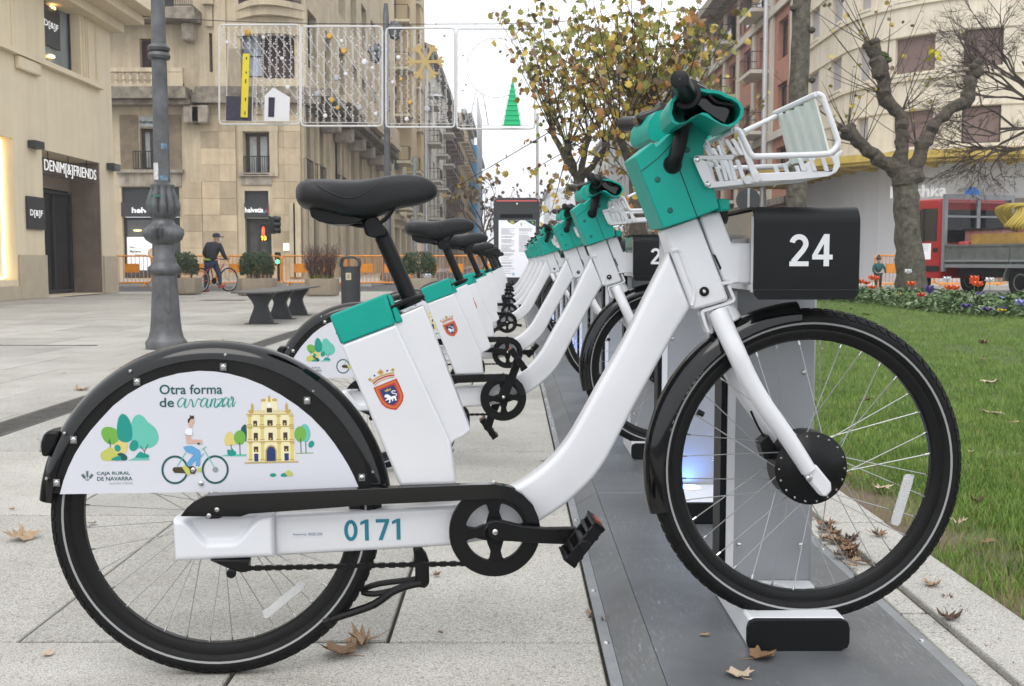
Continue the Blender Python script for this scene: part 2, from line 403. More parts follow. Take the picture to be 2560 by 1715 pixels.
art('p_teal', [q for q in Za(*ell(550, 705, 45, 52, -0.4))], 0.0374)
art('p_teal', Za((465, 860), (500, 840), (560, 820), (620, 840), (625, 884), (470, 884)), 0.0374, 2)
art('p_dark', Za((540, 800), (590, 770), (650, 790), (690, 830), (680, 880), (610, 884), (600, 830)), 0.0375, 2)
art('p_teal', Za((810, 830), (850, 780), (890, 755), (930, 780), (1000, 800), (1000, 845), (820, 842)), 0.0374, 2)
art('p_mint', Za((700, 884), (800, 845), (1000, 848), (1020, 880)), 0.0372)
for a_, b_ in (((443, 690), (436, 570)), ((438, 640), (408, 595)), ((945, 790), (940, 745)), ((940, 750), (880, 670)), ((942, 750), (995, 650))): ribbon('p_dark', Za(a_, b_), 1.6, 0.0376, 0)
# the little rider
for cx, cy in ((1388, 1022), (1978, 1018)):
    o = Za(*ell(cx, cy, 197, 210, 0, 40)); i_ = Za(*ell(cx, cy, 168, 180, 0, 40)); bb = ART.setdefault('p_dark', MB())
    n = 40; bb.add([Bp(u, v, 0.0373) for u, v in o + i_], [(k, (k + 1) % n, n + (k + 1) % n, n + k) for k in range(n)])
for a_, b_ in (((1420, 975), (1545, 770)), ((1690, 930), (1810, 780)), ((1800, 700), (1965, 985)), ((1780, 730), (1850, 680))): ribbon('p_mint', Za(a_, b_), 2.2, 0.0374, 0)
art('p_grey', Za(*ell(1980, 1018, 42, 42)), 0.0374)
art('p_brown', Za((1350, 1020), (1370, 985), (1480, 980), (1660, 965), (1710, 1020), (1670, 1085), (1600, 1075), (1380, 1065)), 0.0375)
art('p_blue', Za((1510, 690), (1560, 672), (1640, 672), (1750, 735), (1770, 800), (1750, 970), (1690, 965), (1700, 870), (1610, 980), (1550, 935), (1660, 800), (1550, 760)), 0.0376)
art('p_lime', Za((1490, 980), (1545, 955), (1600, 1010), (1620, 1090), (1570, 1100)), 0.0377); art('p_lime', Za((1720, 1000), (1770, 990), (1780, 1050), (1720, 1050)), 0.0377)
art('p_skin', Za((1545, 515), (1615, 525), (1620, 575), (1780, 585), (1795, 650), (1700, 635), (1560, 640)), 0.0376)
art('p_skin', Za((1590, 300), (1610, 265), (1665, 270), (1675, 320), (1650, 360), (1640, 415), (1600, 395), (1585, 350)), 0.0376)
art('p_hair', Za((1580, 340), (1575, 290), (1610, 250), (1605, 220), (1640, 235), (1665, 225), (1668, 275), (1620, 280), (1595, 330)), 0.0377)
art('p_white', Za((1545, 420), (1640, 415), (1645, 520), (1560, 515), (1530, 500)), 0.0375); ribbon('p_grey', Za((1527, 490), (1560, 512), (1640, 520), (1640, 480)), 1.0, 0.0378, 0)
art('p_dark', Za(*ell(1735, 638, 20, 16)), 0.0378)
# town hall and its trees
art('p_yellow', Zb((135, 920), (160, 830), (220, 780), (270, 810), (310, 900), (330, 980), (250, 1000), (160, 1000)), 0.0371, 3)
art('p_dark', Zb((405, 760), (430, 690), (495, 670), (495, 930), (430, 900)), 0.0371, 2)
art('p_green', Zb(*ell(388, 875, 96, 118)), 0.0372); art('p_mint', Zb(*ell(1455, 800, 85, 148, -0.1)), 0.0371); art('p_green', Zb(*ell(1376, 818, 97, 128)), 0.0372); art('p_teal', Zb(*ell(1556, 983, 45, 60, 0.5)), 0.0372)
art('p_teal', Zb((185, 1070), (240, 1080), (265, 1050), (300, 1095), (330, 1110), (310, 1165), (200, 1165)), 0.0372, 2)
art('p_mint', Zb((60, 1180), (180, 1150), (495, 1145), (495, 1182)), 0.0370); art('p_green', Zb((1310, 1128), (1590, 1118), (1590, 1130), (1310, 1138)), 0.0371)
for a_, b_ in (((395, 1160), (385, 950)), ((250, 1060), (245, 990)), ((1390, 1128), (1380, 880)), ((1470, 1128), (1465, 940))): ribbon('p_dark', Zb(a_, b_), 1.8, 0.0374, 0)
art('p_cream', Zb((505, 490), (1245, 488), (1300, 1260), (515, 1270)), 0.0372)
art('p_cream', Zb((735, 430), (735, 330), (760, 270), (870, 210), (985, 265), (1005, 330), (1005, 430)), 0.0372)
art('p_cream', Zb((520, 490), (545, 430), (1200, 425), (1230, 488)), 0.0371)
art('p_gold', Zb((465, 1280), (1345, 1260), (1345, 1278), (465, 1300)), 0.0374)
for y in (488, 690, 935): art('p_gold', Zb((495, y), (1255 + (y - 488) * 0.05, y - 6), (1255 + (y - 488) * 0.05, y + 12), (495, y + 18)), 0.0374)
for x in (520, 720, 990, 1200):
    for (y0, y1) in ((510, 680), (710, 920), (950, 1250)):
        ox = (y0 - 500) * 0.03
        art('p_yellow', Zb((x + ox, y0), (x + 55 + ox, y0), (x + 58 + ox, y1), (x + 3 + ox, y1)), 0.0373)
        for yy in (y0, y1 - 24): art('p_gold', Zb((x - 8 + ox, yy), (x + 66 + ox, yy), (x + 66 + ox, yy + 22), (x - 8 + ox, yy + 22)), 0.0375)
for (cx, top) in ((590, 320), (1150, 310), (868, 190)): art('p_gold', Zb((cx - 22, top + 100), (cx - 18, top + 20), (cx, top - 10), (cx + 18, top + 20), (cx + 24, top + 100)), 0.0373)
for (cx, cy) in ((575, 450), (1175, 445)): art('p_gold', Zb(*ell(cx, cy, 48, 34)), 0.0373)
for (cx, cy) in ((775, 265), (955, 260)): art('p_gold', Zb(*ell(cx, cy, 42, 24)), 0.0373)
art('p_white', Zb(*ell(868, 348, 34, 34)), 0.0374)
for x in range(640, 820, 26): art('p_gold', Zb((x, 430), (x + 8, 430), (x + 8, 470), (x, 470)), 0.0374)
for x in range(930, 1130, 26): art('p_gold', Zb((x, 428), (x + 8, 428), (x + 8, 468), (x, 468)), 0.0374)
art('p_brown', Zb((828, 393), (915, 393), (915, 465), (828, 465)), 0.0375)
for x, y0, y1, w in ((608, 600, 685, 62), (838, 590, 680, 86), (1088, 590, 675, 66), (615, 798, 922, 68), (855, 795, 918, 72), (1098, 790, 914, 68), (618, 1022, 1108, 70), (1112, 1012, 1098, 72)):
    art('p_brown', Zb((x, y0), (x + w, y0), (x + w + 2, y1), (x + 2, y1)), 0.0375); art('p_yellow', Zb(*ell(x + w / 2, y1 - 22, 13, 15, 0, 10)), 0.0377)
art('p_navy', Zb((622, 1140), (690, 1138), (693, 1262), (626, 1264)), 0.0375); art('p_navy', Zb((1116, 1132), (1188, 1130), (1190, 1250), (1120, 1252)), 0.0375)
art('p_gold', Zb((805, 1262), (805, 1080), (840, 1015), (895, 992), (955, 1012), (992, 1080), (995, 1258)), 0.0375); art('p_navy', Zb((830, 1260), (828, 1085), (855, 1035), (895, 1018), (945, 1035), (970, 1085), (974, 1256)), 0.0377)
art('p_teal', Zb((880, 1480), (930, 1455), (985, 1480), (960, 1515), (895, 1512)), 0.0372, 2); art('p_teal', Zb((1055, 1490), (1090, 1455), (1150, 1460), (1165, 1510), (1070, 1512)), 0.0372, 2); art('p_lime', Zb((1130, 1450), (1190, 1405), (1260, 1465), (1240, 1505), (1170, 1500)), 0.0373, 2)
# ear-of-wheat mark beside the bank's name
for (x0, y0, x1, y1) in ((105, 1180, 105, 1035), (95, 1180, 30, 1085), (115, 1180, 185, 1085)):
    dx, dy = x1 - x0, y1 - y0; L = math.hypot(dx, dy); ux, uy = dx / L, dy / L
    for t in (0.45, 0.65, 0.85):
        cx, cy = x0 + dx * t, y0 + dy * t
        art('p_dark', Za((cx - ux * 14, cy - uy * 14), (cx - uy * 28 + ux * 12, cy + ux * 28 + uy * 12), (cx + ux * 10, cy + uy * 10), (cx + uy * 28 + ux * 12, cy - ux * 28 + uy * 12)), 0.0373)
    ribbon('p_dark', Za((x0, y0), (x1, y1)), 1.2, 0.0373, 0)
# brush lettering "avanzar" drawn as pen strokes (photo frame z1)
def pen(pts, w=6.0): ribbon('p_teal', Z1(*pts), w / 1.752, 0.0374, 5, 0.42)
pen([(812, 316), (800, 306), (784, 316), (778, 334), (786, 346), (800, 336), (814, 310), (808, 340), (816, 348), (828, 330)])
pen([(828, 330), (834, 312), (842, 322), (846, 346), (856, 336), (866, 310), (874, 312), (884, 316)])
pen([(908, 316), (898, 306), (884, 318), (878, 336), (886, 346), (898, 334), (910, 310), (904, 340), (912, 348), (922, 330)])
pen([(922, 330), (928, 310), (922, 346)]); pen([(922, 342), (934, 312), (944, 312), (938, 338), (946, 348), (956, 330)])
pen([(950, 314), (968, 309), (974, 312), (952, 344), (948, 346), (968, 340), (978, 345), (984, 332)])
pen([(1000, 314), (990, 304), (978, 318), (974, 334), (980, 344), (992, 332), (1003, 307), (998, 336), (1004, 346), (1012, 330)])
pen([(1010, 318), (1016, 298), (1014, 310), (1022, 306), (1018, 334), (1022, 344), (1032, 322)])
flush(panel)
def ptext(s, u, v, w, h, m, off=0.0374, par=None, bold=0.0, ang=0.0, shear=0.0, name='lettering'):
    o = Bp(u, v, off); px = (Bp(u + 100, v, off).x - o.x) / 100
    return text_on(name, s, M[m], par or panel, o, (math.cos(ang), 0, math.sin(ang)), (-math.sin(ang), 0, math.cos(ang)), w * px, h * px, bold, local=True, shear=shear)
ptext('Otra forma', 399, 986, 157, 25, 'p_dark', bold=0.012); ptext('de', 399, 1018, 36, 24, 'p_dark', bold=0.012)
ptext('CAJA RURAL', 242, 1190, 83, 11, 'p_dark', bold=0.01); ptext('DE NAVARRA', 243, 1202, 88, 10, 'p_dark', bold=0.01); ptext('ACCIÓN  SOCIAL', 273, 1211, 60, 6, 'p_grey')
# rear lamp
b = MB(); bprism(b, Z1((186, 470), (210, 450), (262, 455), (240, 520), (222, 545), (205, 567), (178, 562), (176, 500)), 0.028); lampb = b.build('rear_lamp', M['black'], bike, local=True, bevel=0.006)
b = MB(); bprism(b, Z1((172, 480), (182, 455), (206, 450), (200, 475), (182, 500), (178, 545), (168, 545)), 0.024); b.build('lamp_lens', M['lens'], lampb, local=True, bevel=0.004)

# battery, seat mast, chainstay, down tube, head
bat = [(852, 862), (989, 810), (1126, 1105), (1142, 1213), (1000, 1217)]
b = MB(); bprism(b, bat, 0.05); battery = b.build('battery_case', M['white'], bike, local=True, bevel=0.007, seg=3)
b = MB(); bprism(b, Z2((275, 872), (592, 748), (648, 918), (340, 1035)), 0.0515); capo = b.build('battery_cap', M['teal'], bike, local=True, bevel=0.005, seg=3)
b = MB(); bprism(b, [(956, 832), (986, 800), (1004, 786), (1057, 764), (1177, 1077), (1160, 1091), (1135, 1103), (1121, 1120), (1122, 1140), (1143, 1205), (1010, 1212)], 0.040)
mast = b.build('seat_mast', M['white'], bike, local=True, bevel=0.010, seg=3)
b = MB(); b.lathe([(0.0003, -0.003), (0.006, -0.003), (0.008, 0.0), (0.008, 0.004)], Bp(*Z3((612, 258))[0], 0.02), 'Y', 12); b.build('mast_lock', M['steel'], mast, local=True)
b = MB(); bprism(b, Z2((600, 752), (622, 760), (690, 905), (650, 918)), 0.045, 0.02); b.build('cap_edge', M['teal'], capo, local=True, bevel=0.004)
up = [(1674, 632), (1620, 738), (1565, 850), (1500, 965), (1438, 1075), (1404, 1124), (1362, 1168), (1304, 1210), (1235, 1240), (1128, 1266), (683, 1288)]
lo = [(685, 1392), (900, 1380), (1135, 1366), (1240, 1348), (1300, 1329), (1352, 1304), (1409, 1266), (1452, 1229), (1487, 1193), (1523, 1140), (1577, 1036), (1679, 850), (1730, 766)]
b = MB(); fo = [Bp(u, v, 0.03) for u, v in sm2(up[:10], 3) + up[10:] + lo[:2] + sm2(lo[2:], 3)]; b.rprism([(p.x, p.z) for p in fo], -0.03, 0.03, 0.011, 4); frame = b.build('frame', M['white'], bike, local=True, smooth=40)
b = MB(); bprism(b, Z4b((515, 320), (890, 190), (1235, 1085), (1200, 1105), (985, 1168), (840, 1200), (818, 1160), (595, 560)), 0.036); head = b.build('head_tube', M['white'], bike, local=True, bevel=0.011, seg=3)
b = MB(); bprism(b, Z4b((905, 178), (1130, 120), (1265, 470), (1480, 470), (1480, 915), (1300, 912), (1165, 885)), 0.028); lockp = b.build('docking_plate', M['white'], bike, local=True, bevel=0.005)
b = MB(); bprism(b, Z4b((1060, 590), (1085, 600), (1150, 740), (1135, 765)), 0.0295, 0.02); b.build('slot', M['black'], lockp, local=True)
weld = MB()
pw = [Bp(u, v, 0.0345) for u, v in sm2(Z4b((605, 555), (670, 545), (700, 580), (745, 700), (790, 830), (840, 950), (850, 1050), (830, 1150)), 8)]
weld.tube(pw, [0.0045 + 0.0008 * (i % 2) for i in range(len(pw))], 8); weld.build('weld_seam', M['white'], head, local=True)
b = MB(); q = Bp(*Z4b((960, 996))[0], 0.036); b.lathe([(0.0003, -0.003), (0.004, -0.003), (0.0055, -0.005), (0.0095, -0.004), (0.0102, 0.0)], q, 'Y', 18); b.build('grommet', M['black'], head, local=True)
b = MB(); screw(b, q + Vector((0, -0.003, 0)), 0.0045); b.build('bolt', M['steel'], head, local=True)
br = MB()
def strip(b, pts, w, o0, o1, k=4):      # bent flat bar seen edge-on
    p = [Vector((x, y)) for x, y in (sm2(pts, k) if k else pts)]; L = []; R = []
    for i, q in enumerate(p):
        t = (p[min(i + 1, len(p) - 1)] - p[max(i - 1, 0)]).normalized(); nn = Vector((-t.y, t.x)); L.append(q + nn * w / 2); R.append(q - nn * w / 2)
    return bprism(b, [tuple(x) for x in L] + [tuple(x) for x in reversed(R)], o0, o1)
strip(br, Z4b((1150, 905), (1240, 895), (1325, 875)), 7, 0.034, -0.034, 0)
strip(br, Z4b((1225, 930), (1260, 1010), (1285, 1075), (1255, 1110), (1100, 1160), (990, 1195), (950, 1210), (945, 1250), (985, 1380), (1015, 1440)), 7.5, 0.03, 0.0, 3)
strip(br, Z4b((1060, 1190), (1010, 1215), (1005, 1250), (1045, 1380), (1035, 1450)), 7, 0.02, -0.02, 3)
br.build('head_bracket', M['white'], head, local=True, bevel=0.001)
b = MB(); bprism(b, Z4b((1150, 120), (1215, 120), (1225, 200), (1205, 260), (1190, 230)), 0.02); b.build('cable_plug', M['black'], lockp, local=True)
# fork
fkp = sm2(Z5((395, 128), (424, 215), (462, 310), (505, 398), (560, 488), (628, 582), (686, 668), (728, 735)), 3)
for sd in (1, -1):
    b = MB(); path = [Bp(u, v, 0.062) for u, v in fkp]; n = len(path)
    path = [Vector((p.x, -sd * lerp(0.03, 0.062, min(1, i / 5)), p.z)) for i, p in enumerate(path)]
    b.tube(path, [lerp(0.0215, 0.0165, i / (n - 1)) for i in range(n)], 14); leg = b.build('fork_leg', M['white'], bike, local=True)
    e = [Bp(u, v, 0.062) for u, v in Z5((700, 740), (752, 708), (812, 782), (815, 812), (795, 835), (770, 832), (735, 790))]
    d = MB(); d.prism([Vector((p.x, -sd * 0.070, p.z)) for p in e], [Vector((p.x, -sd * 0.053, p.z)) for p in e]); d.build('dropout', M['white'], leg, local=True, bevel=0.005)
b = MB(); b.tube([Bp(*Z5((385, 100))[0], 0), Bp(*Z5((410, 165))[0], 0)], [0.03, 0.034], 16); b.build('fork_crown', M['white'], bike, local=True, bevel=0.004)
b = MB(); screw(b, Bp(*Z5((730, 765))[0], 0.071), 0.0075, 0.006); b.build('axle_bolt', M['steel'], bike, local=True)
b = MB(); b.tube([Bp(u, v, -0.02) for u, v in sm2(Z5((505, 505), (530, 560), (560, 610), (590, 650)), 3)], 0.003, 6); bprism(b, Z5((540, 630), (575, 600), (600, 640), (600, 690), (560, 695)), 0.0, -0.04); b.build('brake_caliper', M['black'], bike, local=True, bevel=0.003)

# drive train
BB = Bp(1237, 1329, 0.06)
ring = MB().lathe([(0.0605, -0.064), (0.0915, -0.064), (0.093, -0.061), (0.093, -0.052), (0.0605, -0.052)], (BB.x, 0, BB.z), 'Y', 56, closed_prof=True)
cr = ring.build('chainring', M['black'], bike, local=True)
sp = MB()
for k in range(4):
    a = PI / 2 * k + 0.04; c_, s_ = math.cos(a), math.sin(a)
    prof = [(0.0, 0.020), (0.022, 0.0165), (0.040, 0.0105), (0.054, 0.0135), (0.064, 0.022)]
    fr = [(r, w) for r, w in prof] + [(r, -w) for r, w in reversed(prof)]
    sp.prism([Vector((BB.x + r * c_ - w * s_, -0.0625, BB.z + r * s_ + w * c_)) for r, w in fr], [Vector((BB.x + r * c_ - w * s_, -0.0545, BB.z + r * s_ + w * c_)) for r, w in fr])
sp.build('spider', M['black'], cr, local=True, bevel=0.002)
b = MB().lathe([(0.0215, -0.079), (0.0225, -0.070), (0.0225, -0.06)], (BB.x, 0, BB.z), 'Y', 20); b.build('bearing_ring', M['steel'], cr, local=True)
b = MB(); b.lathe([(0.0003, -0.05), (0.026, -0.05), (0.026, 0.05), (0.0003, 0.05)], (BB.x, 0, BB.z), 'Y', 24); b.build('bottom_bracket', M['white'], bike, local=True)
b = MB(); bprism(b, [(451, 1291), (466, 1270), (485, 1254), (514, 1240), (600, 1235), (1000, 1219), (1180, 1212), (1237, 1211), (1275, 1217), (1307, 1236), (1333, 1263), (1346, 1295), (1350, 1316), (1318, 1316), (1308, 1286), (1290, 1264), (1262, 1250), (1237, 1247), (1145, 1252), (950, 1261), (800, 1272), (622, 1285), (600, 1292)], 0.0675, 0.044)
guard = b.build('chain_guard', M['black_gloss'], bike, local=True, bevel=0.0035)
b = MB()
for p in Z1((915, 822), (950, 796)) + Z3((993, 545)): screw(b, Bp(p[0], p[1], 0.068), 0.005, 0.004)
b.build('guard_screws', M['steel'], guard, local=True, kind='stuff')
ch = MB(); c0, c1 = Bp(600, 1421, 0.056), Bp(1190, 1408, 0.056); nlk = 46
for i in range(nlk):
    q = c0.lerp(c1, (i + 0.5) / nlk); wv = 0.0042 if i % 2 else 0.0032
    ch.obox(q, (c1 - c0) * (0.62 / nlk), (0, wv, 0), (0, 0, 0.0036 + 0.0012 * (i % 2)))
ch.build('chain', M['black'], bike, local=True, kind='stuff', smooth=0)
b = MB(); bprism(b, Z1((915, 1018), (1090, 1018), (1085, 1070), (1050, 1072), (1000, 1055)), 0.06, 0.03); b.lathe([(0.0003, -0.066), (0.010, -0.066), (0.010, -0.056), (0.0003, -0.056)], Bp(*Z1((1040, 1036))[0], 0), 'Y', 14); b.build('chain_tensioner', M['black'], bike, local=True, bevel=0.003)
# moulded rear cover with its scooped side
g = MB(); NX, NZ = 72, 40
def sst(t): t = max(0, min(1, t)); return t * t * (3 - 2 * t)
def scoop(x, z):
    s_ = sst((x - 0.06) / 0.30) * (1 - sst((x - 0.58) / 0.36))
    brow = 1.02 - 0.62 * s_                                          # U-shaped brow line
    k_ = sst((z - brow) / 0.22 + 0.5)
    ed = min(x * NX / 3.0, (1 - x) * NX / 3.0, z * 7, (1 - z) * 7, 1); ed = max(0, ed)
    return 0.054 - 0.015 * k_ * sst((0.99 - x) / 0.12) - 0.010 * (1 - math.sqrt(max(0, 1 - (1 - ed) ** 2)))
cn = [(431, 1299), (682, 1288), (685, 1393), (437, 1404)]
for j in range(NZ + 1):
    for i in range(NX + 1):
        x, z = i / NX, 1 - j / NZ
        u = lerp(lerp(cn[0][0], cn[1][0], x), lerp(cn[3][0], cn[2][0], x), 1 - z); v = lerp(lerp(cn[0][1], cn[1][1], x), lerp(cn[3][1], cn[2][1], x), 1 - z)
        p = Bp(u, v, 0.05); g.v.append((p.x, -scoop(x, z), p.z))
for j in range(NZ):
    for i in range(NX): g.f.append((j * (NX + 1) + i, j * (NX + 1) + i + 1, (j + 1) * (NX + 1) + i + 1, (j + 1) * (NX + 1) + i))
nb = len(g.v); per = [i for i in range(NX + 1)] + [j * (NX + 1) + NX for j in range(1, NZ + 1)] + [NZ * (NX + 1) + i for i in range(NX - 1, -1, -1)] + [j * (NX + 1) for j in range(NZ - 1, 0, -1)]
for i in per: g.v.append((g.v[i][0], 0.04, g.v[i][2]))
for k in range(len(per)): g.f.append((per[k], per[(k + 1) % len(per)], nb + (k + 1) % len(per), nb + k))
cover = g.build('rear_cover', M['white_matte'], bike, local=True, smooth=50)
b = MB()
for p in Z1((1136, 880), (1139, 967)): screw(b, Bp(p[0], p[1], 0.050), 0.005)
b.build('cover_screws', M['steel'], cover, local=True, kind='stuff')
number = ptext('0171', 861, 1353, 153, 54, 'num_teal', 0.0312, frame, bold=0.018, ang=0.012, name='bike_number')
b = MB(); bprism(b, [(731, 1333), (806, 1329), (807, 1340), (732, 1344)], 0.0308, 0.030); b.build('maker_sticker', M['sticker'], frame, local=True)
ptext('Powered by', 733, 1340, 33, 6, 'p_dark', 0.0312, frame); ptext('RIDE ON', 772, 1339, 33, 7, 'p_dark', 0.0312, frame)
# seat post, collar, saddle
p0, p1 = Bp(*Z2((738, 800))[0], 0), Bp(*Z2((572, 425))[0], 0)
b = MB(); b.tube([p0, p1], 0.0165, 18); post = b.build('seat_post', M['black'], bike, local=True)
ax = (p1 - p0).normalized(); cc = Bp(*Z2((722, 795))[0], 0)
b = MB(); b.tube([cc - ax * 0.009, cc + ax * 0.009], 0.026, 20); b.tube([cc + Vector((-0.02, -0.025, -0.004)), cc + Vector((-0.045, -0.042, -0.012))], 0.007, 8); b.tube([cc + Vector((0.03, -0.01, 0.012)), cc + Vector((-0.005, -0.036, 0.004)), cc + Vector((-0.05, -0.044, -0.016))], 0.006, 8)
b.build('seat_clamp', M['black'], bike, local=True, bevel=0.003)
b = MB(); bprism(b, Z2((455, 345), (480, 320), (540, 315), (560, 345), (605, 395), (605, 425), (545, 440), (480, 425)), 0.024); b.build('saddle_clamp', M['black'], bike, local=True, bevel=0.006)
STN = [(90, 172, 205, .030), (100, 142, 240, .060), (118, 122, 262, .078), (150, 109, 268, .090), (230, 106, 275, .097), (330, 111, 308, .090), (430, 116, 334, .070), (520, 107, 312, .051), (600, 91, 288, .038), (660, 84, 262, .033), (740, 82, 253, .031), (810, 94, 236, .028), (858, 121, 214, .021), (882, 150, 190, .010)]
sad = MB(); NR = 24
for (x, zt, zb, hw) in STN:
    a_, b_ = Bp(*Z2((x, zt))[0], hw * 0.5), Bp(*Z2((x, zb))[0], hw * 0.8); mid, hh = (a_.z + b_.z) / 2, (a_.z - b_.z) / 2 * 1.07
    for k in range(NR):
        t = 2 * PI * k / NR; cs, sn = math.cos(t), math.sin(t); e = 0.62
        sad.v.append(((a_.x), hw * math.copysign(abs(cs) ** e, cs), mid + hh * math.copysign(abs(sn) ** e, sn)))
ns = len(STN)
for i in range(ns - 1):
    for k in range(NR): sad.f.append((i * NR + k, i * NR + (k + 1) % NR, (i + 1) * NR + (k + 1) % NR, (i + 1) * NR + k))
sad.f.append(tuple(range(NR))); sad.f.append(tuple((ns - 1) * NR + k for k in range(NR)))
saddle = sad.build('saddle', M['leather'], bike, local=True, smooth=80)
sb = saddle.modifiers.new('sub', 'SUBSURF'); sb.levels = 1; sb.render_levels = 2
def sad_off(p):
    for i in range(ns - 1):
        xa, xb = Bp(*Z2((STN[i][0], 150))[0], 0.05).x, Bp(*Z2((STN[i + 1][0], 150))[0], 0.05).x
        if xa <= p.x <= xb:
            t = (p.x - xa) / (xb - xa); hw = lerp(STN[i][3], STN[i + 1][3], t)
            zt = lerp(Bp(100, Z2((0, STN[i][1]))[0][1], hw * .5).z, Bp(100, Z2((0, STN[i + 1][1]))[0][1], hw * .5).z, t); zb = lerp(Bp(100, Z2((0, STN[i][2]))[0][1], hw * .8).z, Bp(100, Z2((0, STN[i + 1][2]))[0][1], hw * .8).z, t)
            s_ = max(-1, min(1, (p.z - (zt + zb) / 2) / ((zt - zb) / 2))); sn = min(1, abs(s_ / 1.07)) ** (1 / 0.62); return hw * max(0, 1 - sn * sn) ** 0.31
    return 0.03
seam = []
for u, v in sm2(Z2((150, 122), (200, 138), (280, 184), (350, 212), (390, 216), (440, 206), (500, 168), (540, 136), (600, 108), (660, 98)), 4):
    p = Bp(u, v, 0.05); seam.append(Vector((p.x, -sad_off(p) * 0.975, p.z)))
b = MB(); b.tube(seam, 0.0022, 6); b.build('piping', M['leather'], saddle, local=True)
b = MB(); bprism(b, Z2((160, 262), (175, 320), (220, 345), (280, 358), (380, 360), (440, 350), (460, 330), (360, 300), (250, 262)), 0.055); b.build('saddle_base', M['black'], bike, local=True, bevel=0.015)
for sd in (1, -1):
    b = MB(); b.tube([Bp(u, v, 0.02 * sd) for u, v in sm2(Z2((340, 340), (440, 368), (530, 366), (575, 342), (610, 310), (650, 250)), 3)], 0.0042, 8); b.build('saddle_rail', M['black'], bike, local=True)

# kickstand
ks = MB(); ks.tube([Bp(u, v, 0.02) for u, v in sm2(Z3((360, 1420), (250, 1440), (120, 1490), (60, 1530)) + Z1((1640, 1210), (1560, 1240), (1480, 1265), (1430, 1285)), 2)], 0.0085, 8)
ks.tube([Bp(*Z1((1450, 1278))[0], 0.02), Bp(*Z1((1425, 1292))[0], 0.02)], [0.011, 0.012], 10)
ks.tube([Bp(u, v, -0.02) for u, v in sm2(Z3((360, 1380), (200, 1400), (0, 1425)) + Z1((1600, 1140), (1590, 1158), (1640, 1165), (1720, 1150)), 2)], 0.0065, 8)
kst = ks.build('kickstand', M['black'], bike, local=True)
b = MB(); bprism(b, Z3((285, 1110), (350, 1110), (400, 1170), (425, 1240), (430, 1430), (395, 1470), (330, 1460), (305, 1420), (305, 1270)), 0.025, 0.005); b.build('stand_bracket', M['black'], kst, local=True, bevel=0.004)

# steering cover, bars, shrouds
tc_ = Z4((195, 540), (288, 462), (300, 458), (312, 486), (430, 384), (500, 352), (566, 350), (640, 390), (604, 430), (580, 480), (588, 545), (640, 720), (668, 832), (545, 882), (355, 945))
b = MB(); bprism(b, tc_, 0.068); steer = b.build('steering_cover', M['teal'], bike, local=True, bevel=0.016, seg=4)
b = MB(); bprism(b, Z4((655, 775), (728, 778), (731, 842), (668, 848)), 0.05); b.build('cover_lip', M['teal'], steer, local=True, bevel=0.004)
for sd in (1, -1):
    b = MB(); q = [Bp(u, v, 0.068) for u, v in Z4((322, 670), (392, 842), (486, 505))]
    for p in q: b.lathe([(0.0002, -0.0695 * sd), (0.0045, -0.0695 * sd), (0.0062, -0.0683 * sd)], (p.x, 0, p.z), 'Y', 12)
    b.build('fixing_hole_shade', M['teal_dark'], steer, local=True)  # dark teal discs paint the shade of the fixing recesses onto the cover
dk = MB(); ribbon_pts = [Bp(u, v, 0.0685) for u, v in Z4((228, 625), (330, 545), (430, 440))]; dk.tube(ribbon_pts, 0.0007, 5); dk.tube([Bp(u, v, 0.0685) for u, v in Z4((440, 600), (500, 760), (545, 880))], 0.0008, 5); dk.build('cover_joint', M['black'], steer, local=True)
sh_o = Z4((395, 235), (384, 300), (400, 345), (430, 362), (470, 352), (520, 318), (560, 303), (600, 318), (650, 348), (690, 368), (730, 374), (775, 352), (800, 312), (806, 275), (790, 240), (755, 212), (720, 200), (690, 180), (650, 168), (600, 165), (520, 150), (440, 170))
def inset(pts, d):
    c = Vector((sum(p.x for p in pts) / len(pts), 0, sum(p.z for p in pts) / len(pts))); out = []
    for p in pts:
        v = Vector((p.x - c.x, 0, p.z - c.z)); L = v.length; out.append(Vector((c.x + v.x * (1 - d / L), p.y, c.z + v.z * (1 - d / L))))
    return out
